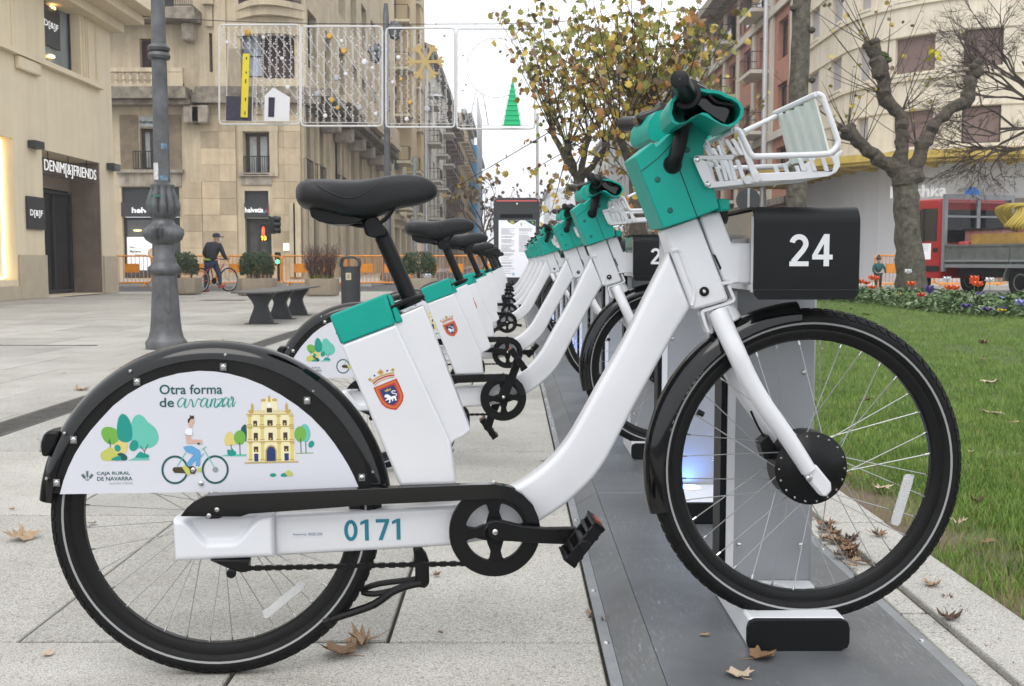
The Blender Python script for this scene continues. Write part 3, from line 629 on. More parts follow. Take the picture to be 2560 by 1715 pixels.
for sd in (1, -1):
    O = [Bp(u, v, 0.21) for u, v in sh_o]; I = inset(O, 0.006); n = len(O)
    def lay(pts, off, dx=0.0): return [Vector((p.x + dx, -sd * off, p.z)) for p in pts]
    vs = lay(O, 0.06, 0.012) + lay(O, 0.21) + lay(I, 0.21) + lay(I, 0.10, 0.01)
    b = MB(); fs = []
    for L in range(3):
        for i in range(n): fs.append((L * n + i, L * n + (i + 1) % n, (L + 1) * n + (i + 1) % n, (L + 1) * n + i))
    fs += [tuple(3 * n + i for i in t) for t in tessellate_polygon([[Vector((p.x, p.z, 0)) for p in I]])] + [tuple(t) for t in tessellate_polygon([[Vector((p.x, p.z, 0)) for p in O]])]
    b.add(vs, fs); shd = b.build('grip_shroud', M['teal'], bike, local=True, smooth=40)
    g0, g1 = Bp(1699, 198, 0.30), Bp(1727, 262, 0.13); g0.y *= sd; g1.y *= sd; d = g1 - g0
    b = MB(); b.tube([g0 - d * 0.01, g0, g0 + d * 0.03, g0 + d * 0.10, g0 + d * 0.5, g0 + d * 0.55, g0 + d * 0.56, g0 + d * 0.62, g0 + d * 0.63, g1], [0.011, 0.0165, 0.0175, 0.0165, 0.0185, 0.020, 0.0275, 0.0275, 0.02, 0.02], 20)
    grip = b.build('handlebar_grip', M['black'], bike, local=True, smooth=40)
    b = MB(); b.disc(g0 - d * 0.012, 0.0025, d, 10); b.build('grip_plug', M['black_gloss'], grip, local=True)
    lv = [Bp(u, v, 0.17) for u, v in Z5b((520, 215), (640, 270), (820, 390), (910, 545), (1170, 610), (1165, 680), (1110, 720), (1030, 910), (850, 800), (700, 700), (640, 640), (520, 560))]
    b = MB(); b.prism([Vector((p.x, -sd * 0.175, p.z)) for p in lv], [Vector((p.x, -sd * 0.115, p.z)) for p in lv]); lev = b.build('brake_lever', M['black_gloss'], bike, local=True, bevel=0.006)
    b = MB(); b.tube([Vector((p.x, -sd * 0.182, p.z)) for p in [Bp(u, v, 0.18) for u, v in sm2(Z5b((600, 330), (760, 420), (900, 560), (1050, 590), (1165, 620)), 3)]], 0.006, 8); b.build('lever_blade', M['black_gloss'], lev, local=True)
    a_, c_ = Bp(*Z4((482, 340))[0], 0.085), Bp(*Z4((414, 575))[0], 0.075)
    path = [a_ + Vector((0.03, -0.06, 0.03)), a_, a_.lerp(c_, 0.6), c_, c_ + Vector((0.0, 0.03, -0.012))]
    path = [Vector((p.x, sd * p.y, p.z)) for p in path]
    b = MB(); b.tube(smooth_path(path, 4), 0.0145, 14); b.build('handlebar', M['black'], bike, local=True)
    b = MB(); b.lathe([(0.0003, -sd * 0.0688), (0.0185, -sd * 0.0688), (0.0195, -sd * 0.0675)], (c_.x - 0.001, 0, c_.z - 0.003), 'Y', 20); b.build('bar_hole_shade', M['black'], steer, local=True)  # black disc paints in the dark of the hole the bar enters
b = MB(); p = Bp(*Z4((210, 315))[0], -0.16); b.obox(p + Vector((0.03, 0.0, 0.0)), (0.035, 0, 0.012), (0, 0.03, 0), (-0.004, 0, 0.012)); b.build('display', M['black_gloss'], bike, local=True, bevel=0.006)

# front basket
NB, FB = 0.14, -0.12
bw = []
def bt(pts, off0, name, r=0.0052, k=4, offs=None):
    q = [(x, y) for x, y in Z6(*pts)]
    if offs: path = [Bp(u, v, o) for (u, v), o in zip(q, offs)]
    else: path = [Bp(u, v, off0) for u, v in q]
    b = MB(); b.tube(smooth_path(path, k) if k else path, r, 10); return b.build(name, M['white'], bike, local=True)
near = [(640, 592), (690, 590), (735, 640), (860, 895), (905, 945), (960, 958), (1400, 945), (1900, 925), (2010, 895), (2080, 820), (2098, 760), (2085, 690), (1910, 190), (1870, 110), (1800, 85)]
rail = bt(near, NB, 'basket_rail', 0.0058)
far3 = [Bp(u, v, NB) for u, v in Z6(*near)]
b = MB(); b.tube(smooth_path([Vector((p.x, -FB, p.z)) for p in far3], 4), 0.0058, 10); b.build('basket_rail', M['white'], bike, local=True)
for i in (0, -1):
    p = far3[i]; b = MB(); b.tube([p, Vector((p.x, -FB, p.z))], 0.0055, 10); b.build('basket_crossbar', M['white'], bike, local=True)
bt([(1296, 365), (775, 615)], 0, 'basket_stay', 0.0052, 0, offs=[FB, 0.06])
# ribbed front panel
pA, pB = far3[-2], Bp(*Z6((2082, 905))[0], NB)
b = MB(); NRB = 72
for i in range(NRB + 1):
    y = lerp(-NB + 0.004, -FB - 0.004, i / NRB); wv = 0.008 * (0.5 + 0.5 * math.tanh(4 * (math.cos(i / NRB * 2 * PI * 4.5) - 0.2))) 
    for (p, sx) in ((pA + Vector((-0.002, 0, -0.004)), 0), (pB + Vector((-0.004, 0, 0)), 0)):
        b.v.append((p.x - wv, y, p.z))
for i in range(NRB): b.f.append((2 * i, 2 * i + 2, 2 * i + 3, 2 * i + 1))
bp_ = b.build('basket_front', mat('basket_plate', (0.62, 0.66, 0.62), 0.4), bike, local=True, smooth=0)
so = bp_.modifiers.new('sol', 'SOLIDIFY'); so.thickness = 0.003
b = MB()
for (x, y) in ((1385, 385), (1515, 315), (1670, 245)):
    pass
def plate(pts, o0, o1, name, m='white', bev=0.002):
    b = MB(); bprism(b, Z6(*pts), o0, o1); return b.build(name, M[m], bike, local=True, bevel=bev)
for sd in (1, -1):
    o0, o1 = (0.082, 0.078) if sd > 0 else (-0.078, -0.082)
    def pl(pts, name):
        fr = [Bp(u, v, 0.082) for u, v in Z6(*pts)]
        b = MB(); b.prism([Vector((p.x, -sd * 0.082, p.z)) for p in fr], [Vector((p.x, -sd * 0.078, p.z)) for p in fr]); return b.build(name, M['white'], bike, local=True, bevel=0.0015)
    pl([(75, 1000), (88, 962), (130, 942), (640, 935), (640, 1005), (272, 1010), (268, 1050), (366, 1312), (780, 1285), (785, 1352), (300, 1403), (245, 1375), (160, 1200)], 'basket_bracket')
    for x0, x1, w in ((440, 520, 50), (560, 640, 58), (660, 760, 62)): pl([(x0, 1005), (x0 + w, 1005), (x1 + w, 1300), (x1, 1300)], 'basket_slat')
    for x0, x1, w in ((560, 640, 62), (660, 730, 58), (300, 330, 40), (470, 500, 44)): pl([(x0 - 60, 720), (x0 + w - 60, 715), (x1 + w, 940), (x1, 940)], 'basket_slat')
    pl([(690, 690), (730, 670), (790, 790), (1010, 1225), (1015, 1275), (960, 1310), (915, 1290)], 'basket_arm')
    pl([(935, 1195), (1600, 1168), (1960, 1165), (2040, 1120), (2045, 1060), (2000, 960), (2060, 940), (2100, 900), (2150, 870), (2185, 880), (2160, 905), (2120, 960), (2135, 1090), (2080, 1180), (1980, 1235), (1500, 1285), (930, 1312)], 'basket_side')
    for x0, w in ((1535, 70), (1690, 60), (1860, 60)): pl([(x0, 985), (x0 + w, 980), (x0 + w + 60, 1165), (x0 + 60, 1168)], 'basket_slat')
b = MB(); a_, c_ = Bp(*Z6((330, 1385))[0], 0.08), Bp(*Z6((1990, 1215))[0], 0.08)
for k in range(7):
    y = lerp(-0.078, 0.078, (k + 0.5) / 7); b.obox(Vector(((a_.x + c_.x) / 2, y, (a_.z + c_.z) / 2)), (c_ - a_) * 0.5, (0, 0.008, 0), (0, 0, 0.0015))
b.build('basket_floor', M['white'], bike, local=True)
b = MB(); screw(b, Bp(*Z6((128, 998))[0], 0.0825), 0.006, 0.003); screw(b, Bp(*Z6((280, 1345))[0], 0.0825), 0.006, 0.003); b.build('basket_bolts', M['steel'], bike, local=True, kind='stuff')
b = MB(); b.tube([Bp(*Z6((840, 1285))[0], 0.09), Bp(*Z6((840, 1285))[0], -0.09)], 0.0085, 12); b.tube([Bp(*Z6((965, 1250))[0], 0.088), Bp(*Z6((965, 1250))[0], 0.08)], 0.009, 14); b.build('basket_hinge', M['white'], bike, local=True)

# crest on the battery case
def Zc(*p): return Q(880, 880, 8.711, p)
art('p_red', Zc((465, 778), (970, 575), (1040, 720), (1105, 880), (1125, 960), (1110, 1060), (1060, 1150), (965, 1262), (850, 1250), (740, 1215), (650, 1140), (590, 1040), (530, 920)), 0.0505)
ribbon('p_orange', Zc((530, 800), (940, 635), (1060, 900), (1075, 990), (1040, 1090), (950, 1205), (850, 1195), (740, 1150), (640, 1050), (570, 900), (530, 800)), 5, 0.0507, 0)
art('p_navy', Zc((608, 828), (905, 712), (985, 870), (1005, 970), (990, 1060), (905, 1150), (800, 1135), (720, 1070), (660, 960)), 0.0509)
art('p_white', Zc((705, 985), (710, 950), (740, 920), (790, 925), (850, 970), (930, 950), (965, 980), (960, 1020), (985, 1045), (940, 1060), (930, 1010), (890, 1015), (905, 1050), (870, 1085), (880, 1040), (840, 1030), (835, 1100), (795, 1115), (815, 1050), (790, 1040), (725, 1065), (730, 1040), (770, 1015), (745, 990)), 0.0511)
ribbon('p_white', Zc((955, 960), (965, 915), (890, 895), (865, 870), (890, 845), (945, 850)), 2.2, 0.0512)
art('p_gold', Zc((700, 830), (735, 840), (765, 790), (790, 822), (840, 780), (845, 830), (730, 872)), 0.0511)
ribbon('p_gold', Zc((425, 650), (530, 570), (660, 510), (800, 470), (915, 455)), 4.0, 0.0505); ribbon('p_red', Zc((460, 690), (560, 610), (700, 545), (830, 512), (925, 508)), 3.6, 0.0506); ribbon('p_gold', Zc((485, 730), (580, 655), (720, 590), (850, 555), (925, 550)), 2.4, 0.0505)
for cx, cy, r in ((390, 598, 40), (622, 440, 62), (885, 390, 40)):
    for dx, dy in ((0, -0.8), (-0.8, 0.1), (0.8, 0.0), (0.1, 0.6)): art('p_gold', Zc(*ell(cx + dx * r * 0.7, cy + dy * r * 0.7, r * 0.5, r * 0.5, 0, 10)), 0.0506)
    art('p_orange', Zc(*ell(cx, cy, r * 0.42, r * 0.42, 0, 10)), 0.0508)
for cx, cy in ((490, 515), (766, 408)): art('p_navy', Zc(*ell(cx, cy, 21, 21, 0, 12)), 0.0506)
flush(battery, 'crest')
# tyre lettering
for s_, a0, a1 in (('CST', 166, 156), ('PEDIUM', 152, 138)):
    n = len(s_)
    for i, chx in enumerate(s_):
        a = math.radians(lerp(a0, a1, (i + 0.5) / n)); r = 0.3125
        c = FC + Vector((r * math.cos(a), -0.0252, r * math.sin(a))); tx = Vector((math.sin(a), 0, -math.cos(a))); ud = Vector((math.cos(a), 0, math.sin(a)))
        text_on('tyre_lettering', chx, M['reflect'], fw, c - tx * 0.004 - ud * 0.005, tx, ud, 0.008, 0.011, 0.01, local=True)

# cranks turn about the bottom bracket
def make_crank(sd):
    o = Z3((930, 905), (965, 878), (1010, 868), (1080, 880), (1250, 920), (1450, 940), (1700, 935), (1745, 960), (1750, 1040), (1700, 1080), (1400, 1070), (1150, 1052), (1010, 1045), (950, 1010))
    fr = [Bp(u, v, 0.085) for u, v in o]; c0 = Bp(*Z3((1002, 968))[0], 0.085)
    b = MB(); b.prism([Vector((p.x - c0.x, -sd * 0.092, p.z - c0.z)) for p in fr], [Vector((p.x - c0.x, -sd * 0.074, p.z - c0.z)) for p in fr])
    cb = b.build('crank_arm', M['black'], bike, local=True, bevel=0.005, seg=3); cb.location = (c0.x, 0, c0.z)
    b = MB(); screw(b, (0, -sd * 0.093, 0), 0.006, 0.003 * sd)
    b.build('crank_bolt', M['steel'], cb, local=True)
    pb = MB(); pc = Vector((0.168, -sd * 0.145, -0.003)); 
    e1 = Vector((math.cos(math.radians(52)), 0, math.sin(math.radians(52)))); e2 = Vector((-e1.z, 0, e1.x)); e3 = Vector((0, 1, 0))
    L, T, Wd = 0.048, 0.013, 0.045
    for s1 in (-1, 1): pb.obox(pc + e1 * s1 * (L - 0.005), e1 * 0.005, e2 * T, e3 * Wd)
    for s3 in (-1, 1): pb.obox(pc + e3 * s3 * (Wd - 0.004), e1 * L, e2 * T * 0.9, e3 * 0.004)
    for s2 in (-1, 1):
        for s1 in (-0.5, 0.5): pb.obox(pc + e2 * s2 * T * 0.8 + e1 * L * s1, e1 * 0.004, e2 * 0.003, e3 * Wd)
    pb.tube([pc - e3 * 0.05 * 1.0, pc + e3 * 0.05], 0.011, 12)
    for s1 in (-1, 1):
        for k in range(7): pb.obox(pc + e1 * s1 * (L - 0.002) + e3 * lerp(-0.04, 0.04, k / 6) + e2 * T, e1 * 0.002, e2 * 0.003, e3 * 0.0025)
    po = pb.build('pedal', M['black'], cb, local=True, bevel=0.0015)
    for s1 in (-1, 1): ro = MB(); ro.obox(pc + e1 * s1 * (L + 0.001), e1 * 0.0015, e2 * 0.006, e3 * 0.018); ro.build('pedal_reflector', M['orange_refl'], cb, local=True)
    if sd < 0: cb.rotation_euler = (0, PI, 0)
    return cb
make_crank(1); make_crank(-1)

# the other docked bikes
PITCHROW = 1.05
SLOTS = [2, 4, 7, 9, 11, 13, 15, 17, 19]
ANG = [73, 178, 218, 300, 140, 20, 95, 250, 170]
ORD = ['second', 'third', 'fourth', 'fifth', 'sixth', 'seventh', 'eighth', 'ninth', 'tenth']
def strip_children(o, names):
    for ch in list(o.children):
        if ch.name.split('.')[0] in names: bpy.data.objects.remove(ch, do_unlink=True)
        else: strip_children(ch, names)
for i, (sl, an) in enumerate(zip(SLOTS, ANG)):
    c = copy_tree(bike)
    c.location = BR + Vector((0.01 * math.sin(i * 2.3), sl * PITCHROW, 0))
    extra = ', its crank arm pointing up' if i == 0 else (', the farthest, beside the information totem' if i == len(SLOTS) - 1 else '')
    c['label'] = 'white and teal share bike, %s of the docked row%s' % (ORD[i], extra)
    for ch in list(c.children):
        if ch.name.startswith('crank_arm'):
            flip = abs(ch.rotation_euler.y) > 1
            ch.rotation_euler = (0, -math.radians(an) + (PI if flip else 0), 0)
        if ch.name.startswith('frame'):
            strip_children(ch, ('bike_number',) + (('lettering', 'maker_sticker') if i > 2 else ()))
    if i > 2:   # far bikes: drop what is too small to show
        strip_children(c, ('tread', 'spoke_nipples', 'hub_bolts', 'lettering', 'tyre_lettering', 'panel_screws', 'panel_clips', 'mudguard_screws', 'guard_screws', 'cover_screws', 'basket_bolts'))
    if i == 0:
        fr = [ch for ch in c.children if ch.name.startswith('frame')][0]
        ptext('0153', 861, 1353, 153, 54, 'num_teal', 0.0312, fr, bold=0.018, ang=0.012, name='bike_number')
# ---------------------------------------------------------------- ground, paving, platform, docks
M['asphalt'] = mat('asphalt', (0.085, 0.085, 0.088), 0.85, var=0.25, vscale=3, bump=0.3, bscale=60)
M['granite'] = None
def granite(name, base, objr=0.07, sp=(0.62, 1.18)):
    m = bpy.data.materials.new(name); m.use_nodes = True; n, l = m.node_tree.nodes, m.node_tree.links; b = n['Principled BSDF']; b.inputs['Roughness'].default_value = 0.75
    tc = n.new('ShaderNodeTexCoord'); geo = n.new('ShaderNodeNewGeometry')
    a = n.new('ShaderNodeTexNoise'); a.inputs['Scale'].default_value = 260; a.inputs['Detail'].default_value = 3; l.new(geo.outputs['Position'], a.inputs['Vector'])
    v = n.new('ShaderNodeTexVoronoi'); v.inputs['Scale'].default_value = 150; l.new(geo.outputs['Position'], v.inputs['Vector'])
    c = n.new('ShaderNodeTexNoise'); c.inputs['Scale'].default_value = 1.7; c.inputs['Detail'].default_value = 7; c.inputs['Roughness'].default_value = 0.7; l.new(geo.outputs['Position'], c.inputs['Vector'])
    r1 = n.new('ShaderNodeValToRGB'); r1.color_ramp.elements[0].position = 0.38; r1.color_ramp.elements[1].position = 0.60
    r1.color_ramp.elements[0].color = (*[x * sp[0] for x in base], 1); r1.color_ramp.elements[1].color = (*[x * sp[1] for x in base], 1)
    l.new(a.outputs['Fac'], r1.inputs[0])
    r2 = n.new('ShaderNodeValToRGB'); r2.color_ramp.elements[0].position = 0.3; r2.color_ramp.elements[1].position = 0.72
    r2.color_ramp.elements[0].color = (0.74, 0.73, 0.70, 1); r2.color_ramp.elements[1].color = (1.04, 1.04, 1.03, 1); l.new(c.outputs['Fac'], r2.inputs[0])
    m1 = n.new('ShaderNodeMix'); m1.data_type = 'RGBA'; m1.blend_type = 'MULTIPLY'; m1.inputs[0].default_value = 1; l.new(r1.outputs[0], m1.inputs[6]); l.new(r2.outputs[0], m1.inputs[7])
    r3 = n.new('ShaderNodeValToRGB'); r3.color_ramp.elements[0].color = (0.45, 0.44, 0.42, 1); r3.color_ramp.elements[1].color = (1, 1, 1, 1); r3.color_ramp.elements[0].position = 0.10; r3.color_ramp.elements[1].position = 0.22; l.new(v.outputs['Color'], r3.inputs[0])
    m2 = n.new('ShaderNodeMix'); m2.data_type = 'RGBA'; m2.blend_type = 'MULTIPLY'; m2.inputs[0].default_value = 0.6; l.new(m1.outputs[2], m2.inputs[6]); l.new(r3.outputs[0], m2.inputs[7])
    oi = n.new('ShaderNodeObjectInfo'); mr = n.new('ShaderNodeMapRange'); mr.inputs[3].default_value = 1 - objr; mr.inputs[4].default_value = 1 + objr; l.new(oi.outputs['Random'], mr.inputs[0])
    cb = n.new('ShaderNodeCombineColor'); [l.new(mr.outputs[0], cb.inputs[i]) for i in range(3)]
    m3 = n.new('ShaderNodeMix'); m3.data_type = 'RGBA'; m3.blend_type = 'MULTIPLY'; m3.inputs[0].default_value = 1; l.new(m2.outputs[2], m3.inputs[6]); l.new(cb.outputs[0], m3.inputs[7])
    v2 = n.new('ShaderNodeTexVoronoi'); v2.inputs['Scale'].default_value = 1.5; l.new(geo.outputs['Position'], v2.inputs['Vector']); wv_ = n.new('ShaderNodeTexNoise'); wv_.inputs['Scale'].default_value = 22; l.new(geo.outputs['Position'], wv_.inputs['Vector'])
    sm_ = n.new('ShaderNodeMath'); sm_.operation = 'MULTIPLY_ADD'; l.new(wv_.outputs['Fac'], sm_.inputs[0]); sm_.inputs[1].default_value = 0.045; l.new(v2.outputs['Distance'], sm_.inputs[2])
    r5 = n.new('ShaderNodeValToRGB'); r5.color_ramp.elements[0].position = 0.045; r5.color_ramp.elements[1].position = 0.062; r5.color_ramp.elements[0].color = (0.55, 0.54, 0.52, 1); r5.color_ramp.elements[1].color = (1, 1, 1, 1); l.new(sm_.outputs[0], r5.inputs[0])
    m6 = n.new('ShaderNodeMix'); m6.data_type = 'RGBA'; m6.blend_type = 'MULTIPLY'; m6.inputs[0].default_value = 1; l.new(m3.outputs[2], m6.inputs[6]); l.new(r5.outputs[0], m6.inputs[7])
    l.new(m6.outputs[2], b.inputs['Base Color'])
    bp = n.new('ShaderNodeBump'); bp.inputs['Strength'].default_value = 0.25; bp.inputs['Distance'].default_value = 0.004; l.new(a.outputs['Fac'], bp.inputs['Height']); l.new(bp.outputs[0], b.inputs['Normal'])
    return m
M['granite'] = granite('granite_slab', (0.43, 0.415, 0.385), 0.13); M['granite2'] = granite('kerb_granite', (0.50, 0.485, 0.45))
M['joint'] = mat('joint_sand', (0.05, 0.045, 0.038), 0.95, var=0.5, vscale=30)
M['soil'] = mat('soil', (0.10, 0.072, 0.048), 0.95, var=0.5, vscale=9, bump=0.8, bscale=50)
tag(MB().add([(-300, -12, -0.06), (300, -12, -0.06), (300, 800, -0.06), (-300, 800, -0.06)], [(0, 1, 2, 3)]).build('ground', M['asphalt'], None, smooth=0), kind='structure')
XP0 = 0.197
pave = MB().box(-14, XP0 + 0.3, -1, 31.2, -0.05, -0.022).build('pavement', M['granite'], None, smooth=0); tag(pave, kind='structure')
ROOT[pave] = Matrix.Translation(pave.location)
jnt = MB().box(-13, XP0 + 0.2, 0.5, 25.2, -0.022, -0.013).build('joint_bed', M['joint'], pave, smooth=0, kind='stuff')
slabs = {}
def slab_mesh(w, d, t=0.03, ch=0.003):
    key = (round(w, 3), round(d, 3))
    if key not in slabs:
        me = bpy.data.meshes.new('paving_slab'); a, b_ = w / 2, d / 2
        vs = [(-a, -b_, -t), (a, -b_, -t), (a, b_, -t), (-a, b_, -t), (-a, -b_, -ch), (a, -b_, -ch), (a, b_, -ch), (-a, b_, -ch), (-a + ch, -b_ + ch, 0), (a - ch, -b_ + ch, 0), (a - ch, b_ - ch, 0), (-a + ch, b_ - ch, 0)]
        me.from_pydata(vs, [], [(0, 1, 5, 4), (1, 2, 6, 5), (2, 3, 7, 6), (3, 0, 4, 7), (4, 5, 9, 8), (5, 6, 10, 9), (6, 7, 11, 10), (7, 4, 8, 11), (8, 9, 10, 11)])
        me.materials.append(M['granite']); slabs[key] = me
    return slabs[key]
rs = random.Random(3)
GX0, GX1 = -2.73, -2.50            # drain channel
nslab = 0
y0 = 1.11; row = 0
while y0 < 25 and nslab < 299:
    d = 1.185; off = (-0.58 if row == 0 else (-0.28 if row % 2 else -0.70))
    xs = [XP0]; x = off
    while x > -13: xs.append(x); x -= 0.83
    xs.append(x)
    for i in range(len(xs) - 1):
        xr, xl = xs[i], xs[i + 1]
        if xr < -(0.50 * (y0 + d) + 0.35) or xr < -11.2: continue
        segs = [(xl, xr)]
        if xl < GX1 and xr > GX0: segs = [s_ for s_ in ((xl, GX0), (GX1, xr)) if s_[1] - s_[0] > 0.03]
        for (a, b_) in segs:
            o = bpy.data.objects.new('paving_slab', slab_mesh(b_ - a - 0.009, d - 0.009)); C.objects.link(o); o.parent = pave
            o.location = Vector(((a + b_) / 2, y0 + d / 2, 0.0 + rs.uniform(-0.0018, 0.0018))) - pave.location
            o.rotation_euler = (rs.uniform(-0.001, 0.001), rs.uniform(-0.001, 0.001), 0); nslab += 1
    y0 += d; row += 1
YS = y0
# drain channel with a mesh grating
M['grate'] = mat('grey_grating', (0.13, 0.125, 0.12), 0.55, metal=0.6, var=0.3, vscale=12)
M['void'] = mat('void_shade', (0.012, 0.012, 0.012), 0.9)  # near-black colour stands in for the shade inside the channel and slot
dr = thing('drain_channel', 'long narrow grey steel drain grating set in the plaza paving', 'drain', (GX0, 4, 0))
MB().box(GX0 - 0.002, GX1 + 0.002, 2, 26, -0.04, -0.0065).build('channel_bed', M['void'], dr)
for k in range(11):
    ya = 3.0 + k * 1.5; b = MB()
    for xx in (GX0 + 0.006, GX1 - 0.018): b.box(xx, xx + 0.012, ya, ya + 1.49, -0.006, 0.0)
    for j in range(5): xx = GX0 + 0.03 + j * 0.042; b.box(xx, xx + 0.006, ya, ya + 1.49, -0.006, -0.0006)
    nb_ = 74
    for j in range(nb_): yy = ya + j * 1.49 / nb_; b.box(GX0 + 0.018, GX1 - 0.018, yy, yy + 0.007, -0.006, 0.0)
    b.build('grating', M['grate'], dr, smooth=0)
b = MB(); mh = gp(105, 864); b.box(mh.x - 0.55, mh.x + 0.55, mh.y, mh.y + 0.05, -0.003, 0.003); mo = b.build('access_cover', M['void'], None)
tag(mo, 'black strip drawn for the shade of a slot at the edge of a paving slab near the lamp post', 'cover')
b = MB(); mh = gp(560, 751); b.box(mh.x - 0.5, mh.x + 0.5, mh.y - 0.3, mh.y + 0.3, -0.003, 0.004); mo = b.build('access_cover', M['grate'], None, bevel=0.002)
tag(mo, 'thin dark metal cover in the paving beside the cyclist and the bench', 'cover')

# raised metal platform
M['plat'] = mat('platform_steel', (0.135, 0.142, 0.15), 0.42, metal=0.35, var=0.25, vscale=2.2, bump=0.04, bscale=250)
def scratchy(m):
    n, l = m.node_tree.nodes, m.node_tree.links; b = n['Principled BSDF']; tc = n.new('ShaderNodeTexCoord'); mp = n.new('ShaderNodeMapping'); mp.inputs['Scale'].default_value = (60, 7, 1); mp.inputs['Rotation'].default_value = (0, 0, 0.9)
    l.new(tc.outputs['Object'], mp.inputs['Vector']); t = n.new('ShaderNodeTexNoise'); t.inputs['Scale'].default_value = 3; t.inputs['Detail'].default_value = 8; t.inputs['Roughness'].default_value = 0.8; l.new(mp.outputs[0], t.inputs['Vector'])
    mk = n.new('ShaderNodeTexNoise'); mk.inputs['Scale'].default_value = 4; l.new(tc.outputs['Object'], mk.inputs['Vector'])
    r = n.new('ShaderNodeValToRGB'); r.color_ramp.elements[0].position = 0.54; r.color_ramp.elements[1].position = 0.70; l.new(t.outputs['Fac'], r.inputs[0])
    r2 = n.new('ShaderNodeValToRGB'); r2.color_ramp.elements[0].position = 0.42; r2.color_ramp.elements[1].position = 0.62; l.new(mk.outputs['Fac'], r2.inputs[0])
    mu = n.new('ShaderNodeMath'); mu.operation = 'MULTIPLY'; l.new(r.outputs[0], mu.inputs[0]); l.new(r2.outputs[0], mu.inputs[1])
    src = b.inputs['Base Color'].links[0].from_socket
    mx_ = n.new('ShaderNodeMix'); mx_.data_type = 'RGBA'; l.new(mu.outputs[0], mx_.inputs[0]); l.new(src, mx_.inputs[6]); mx_.inputs[7].default_value = (0.42, 0.43, 0.43, 1); l.new(mx_.outputs[2], b.inputs['Base Color'])
scratchy(M['plat'])
M['plat_edge'] = mat('platform_edge', (0.26, 0.27, 0.28), 0.45, metal=0.5, var=0.2, vscale=5)
PZ = 0.05
plat = thing('docking_platform', 'long grey steel ramped platform carrying the bike docks beside the lawn', 'platform', (0.5, 1.5, 0))
ya = -0.2; k = 0
while ya < 25:
    yb = ya + 1.9
    MB().box(0.296, 0.858, ya + 0.0015, yb - 0.0015, 0.0, PZ).build('tread_plate', M['plat'], plat, bevel=0.0015)
    def wedge(x0, z0, x1, z1, name, m):
        b = MB(); b.prism([Vector((x0, ya + 0.0015, 0)), Vector((x1, ya + 0.0015, 0)), Vector((x1, ya + 0.0015, z1)), Vector((x0, ya + 0.0015, z0))], [Vector((x0, yb - 0.0015, 0)), Vector((x1, yb - 0.0015, 0)), Vector((x1, yb - 0.0015, z1)), Vector((x0, yb - 0.0015, z0))]); return b.build(name, m, plat, smooth=0)
    wedge(0.2235, 0.0075, 0.2945, PZ - 0.001, 'ramp_plate', M['plat']); wedge(0.859, PZ - 0.001, 0.895, 0.012, 'ramp_plate', M['plat'])
    e = MB().box(0.198, 0.2225, ya + 0.001, yb - 0.001, 0.0, 0.0068).build('edge_strip', M['plat_edge'], plat); e2 = MB().box(0.896, 0.925, ya + 0.001, yb - 0.001, 0.0, 0.012).build('edge_strip', M['plat_edge'], plat)
    b = MB()
    for j in range(5):
        for xx, zz in ((0.210, 0.0068), (0.910, 0.012)): b.lathe([(0.007, 0), (0.006, 0.003), (0.0005, 0.0042)], (xx, ya + 0.2 + j * 0.37, zz), 'Z', 10)
    b.build('edge_bolts', M['steel'], e, kind='stuff')
    ya = yb; k += 1

# docks
M['dock'] = mat('dock_grey', (0.33, 0.34, 0.36), 0.4, metal=0.25, var=0.05, vscale=3)
M['dock_white'] = mat('dock_pale', (0.62, 0.63, 0.65), 0.35)
M['dock_black'] = mat('dock_black', (0.0045, 0.0055, 0.0065), 0.42, spec=0.22, bump=0.03, bscale=500)
M['dock_clear'] = mat('dock_window', (0.30, 0.31, 0.32), 0.08, coat=0.5, metal=0.3)
M['led'] = mat('led_ring', (0.1, 0.2, 0.8), 0.3, emit=(0.12, 0.32, 1.0), estr=45.0)
M['led_off'] = mat('led_ring_dark', (0.45, 0.46, 0.48), 0.25)
def stroke_poly(pts, w, closed=False):
    p = [Vector(q) for q in pts]; n = len(p); L = []; R = []
    for i in range(n):
        a = p[i - 1] if (i or closed) else p[i]; c = p[(i + 1) % n] if (i < n - 1 or closed) else p[i]
        d0 = (p[i] - a); d1 = (c - p[i]); d0 = d0.normalized() if d0.length > 1e-9 else d1.normalized(); d1 = d1.normalized() if d1.length > 1e-9 else d0
        nn = Vector((-(d0 + d1).y, (d0 + d1).x)).normalized(); k_ = 1 / max(0.35, nn.dot(Vector((-d0.y, d0.x)))); L.append(p[i] + nn * w / 2 * k_); R.append(p[i] - nn * w / 2 * k_)
    m = n if closed else n - 1
    return L + R, [(i, (i + 1) % n, n + (i + 1) % n, n + i) for i in range(m)]
def arc(cx, cy, rx, ry, a0, a1, n=14): return [(cx + rx * math.cos(math.radians(lerp(a0, a1, i / n))), cy + ry * math.sin(math.radians(lerp(a0, a1, i / n)))) for i in range(n + 1)]
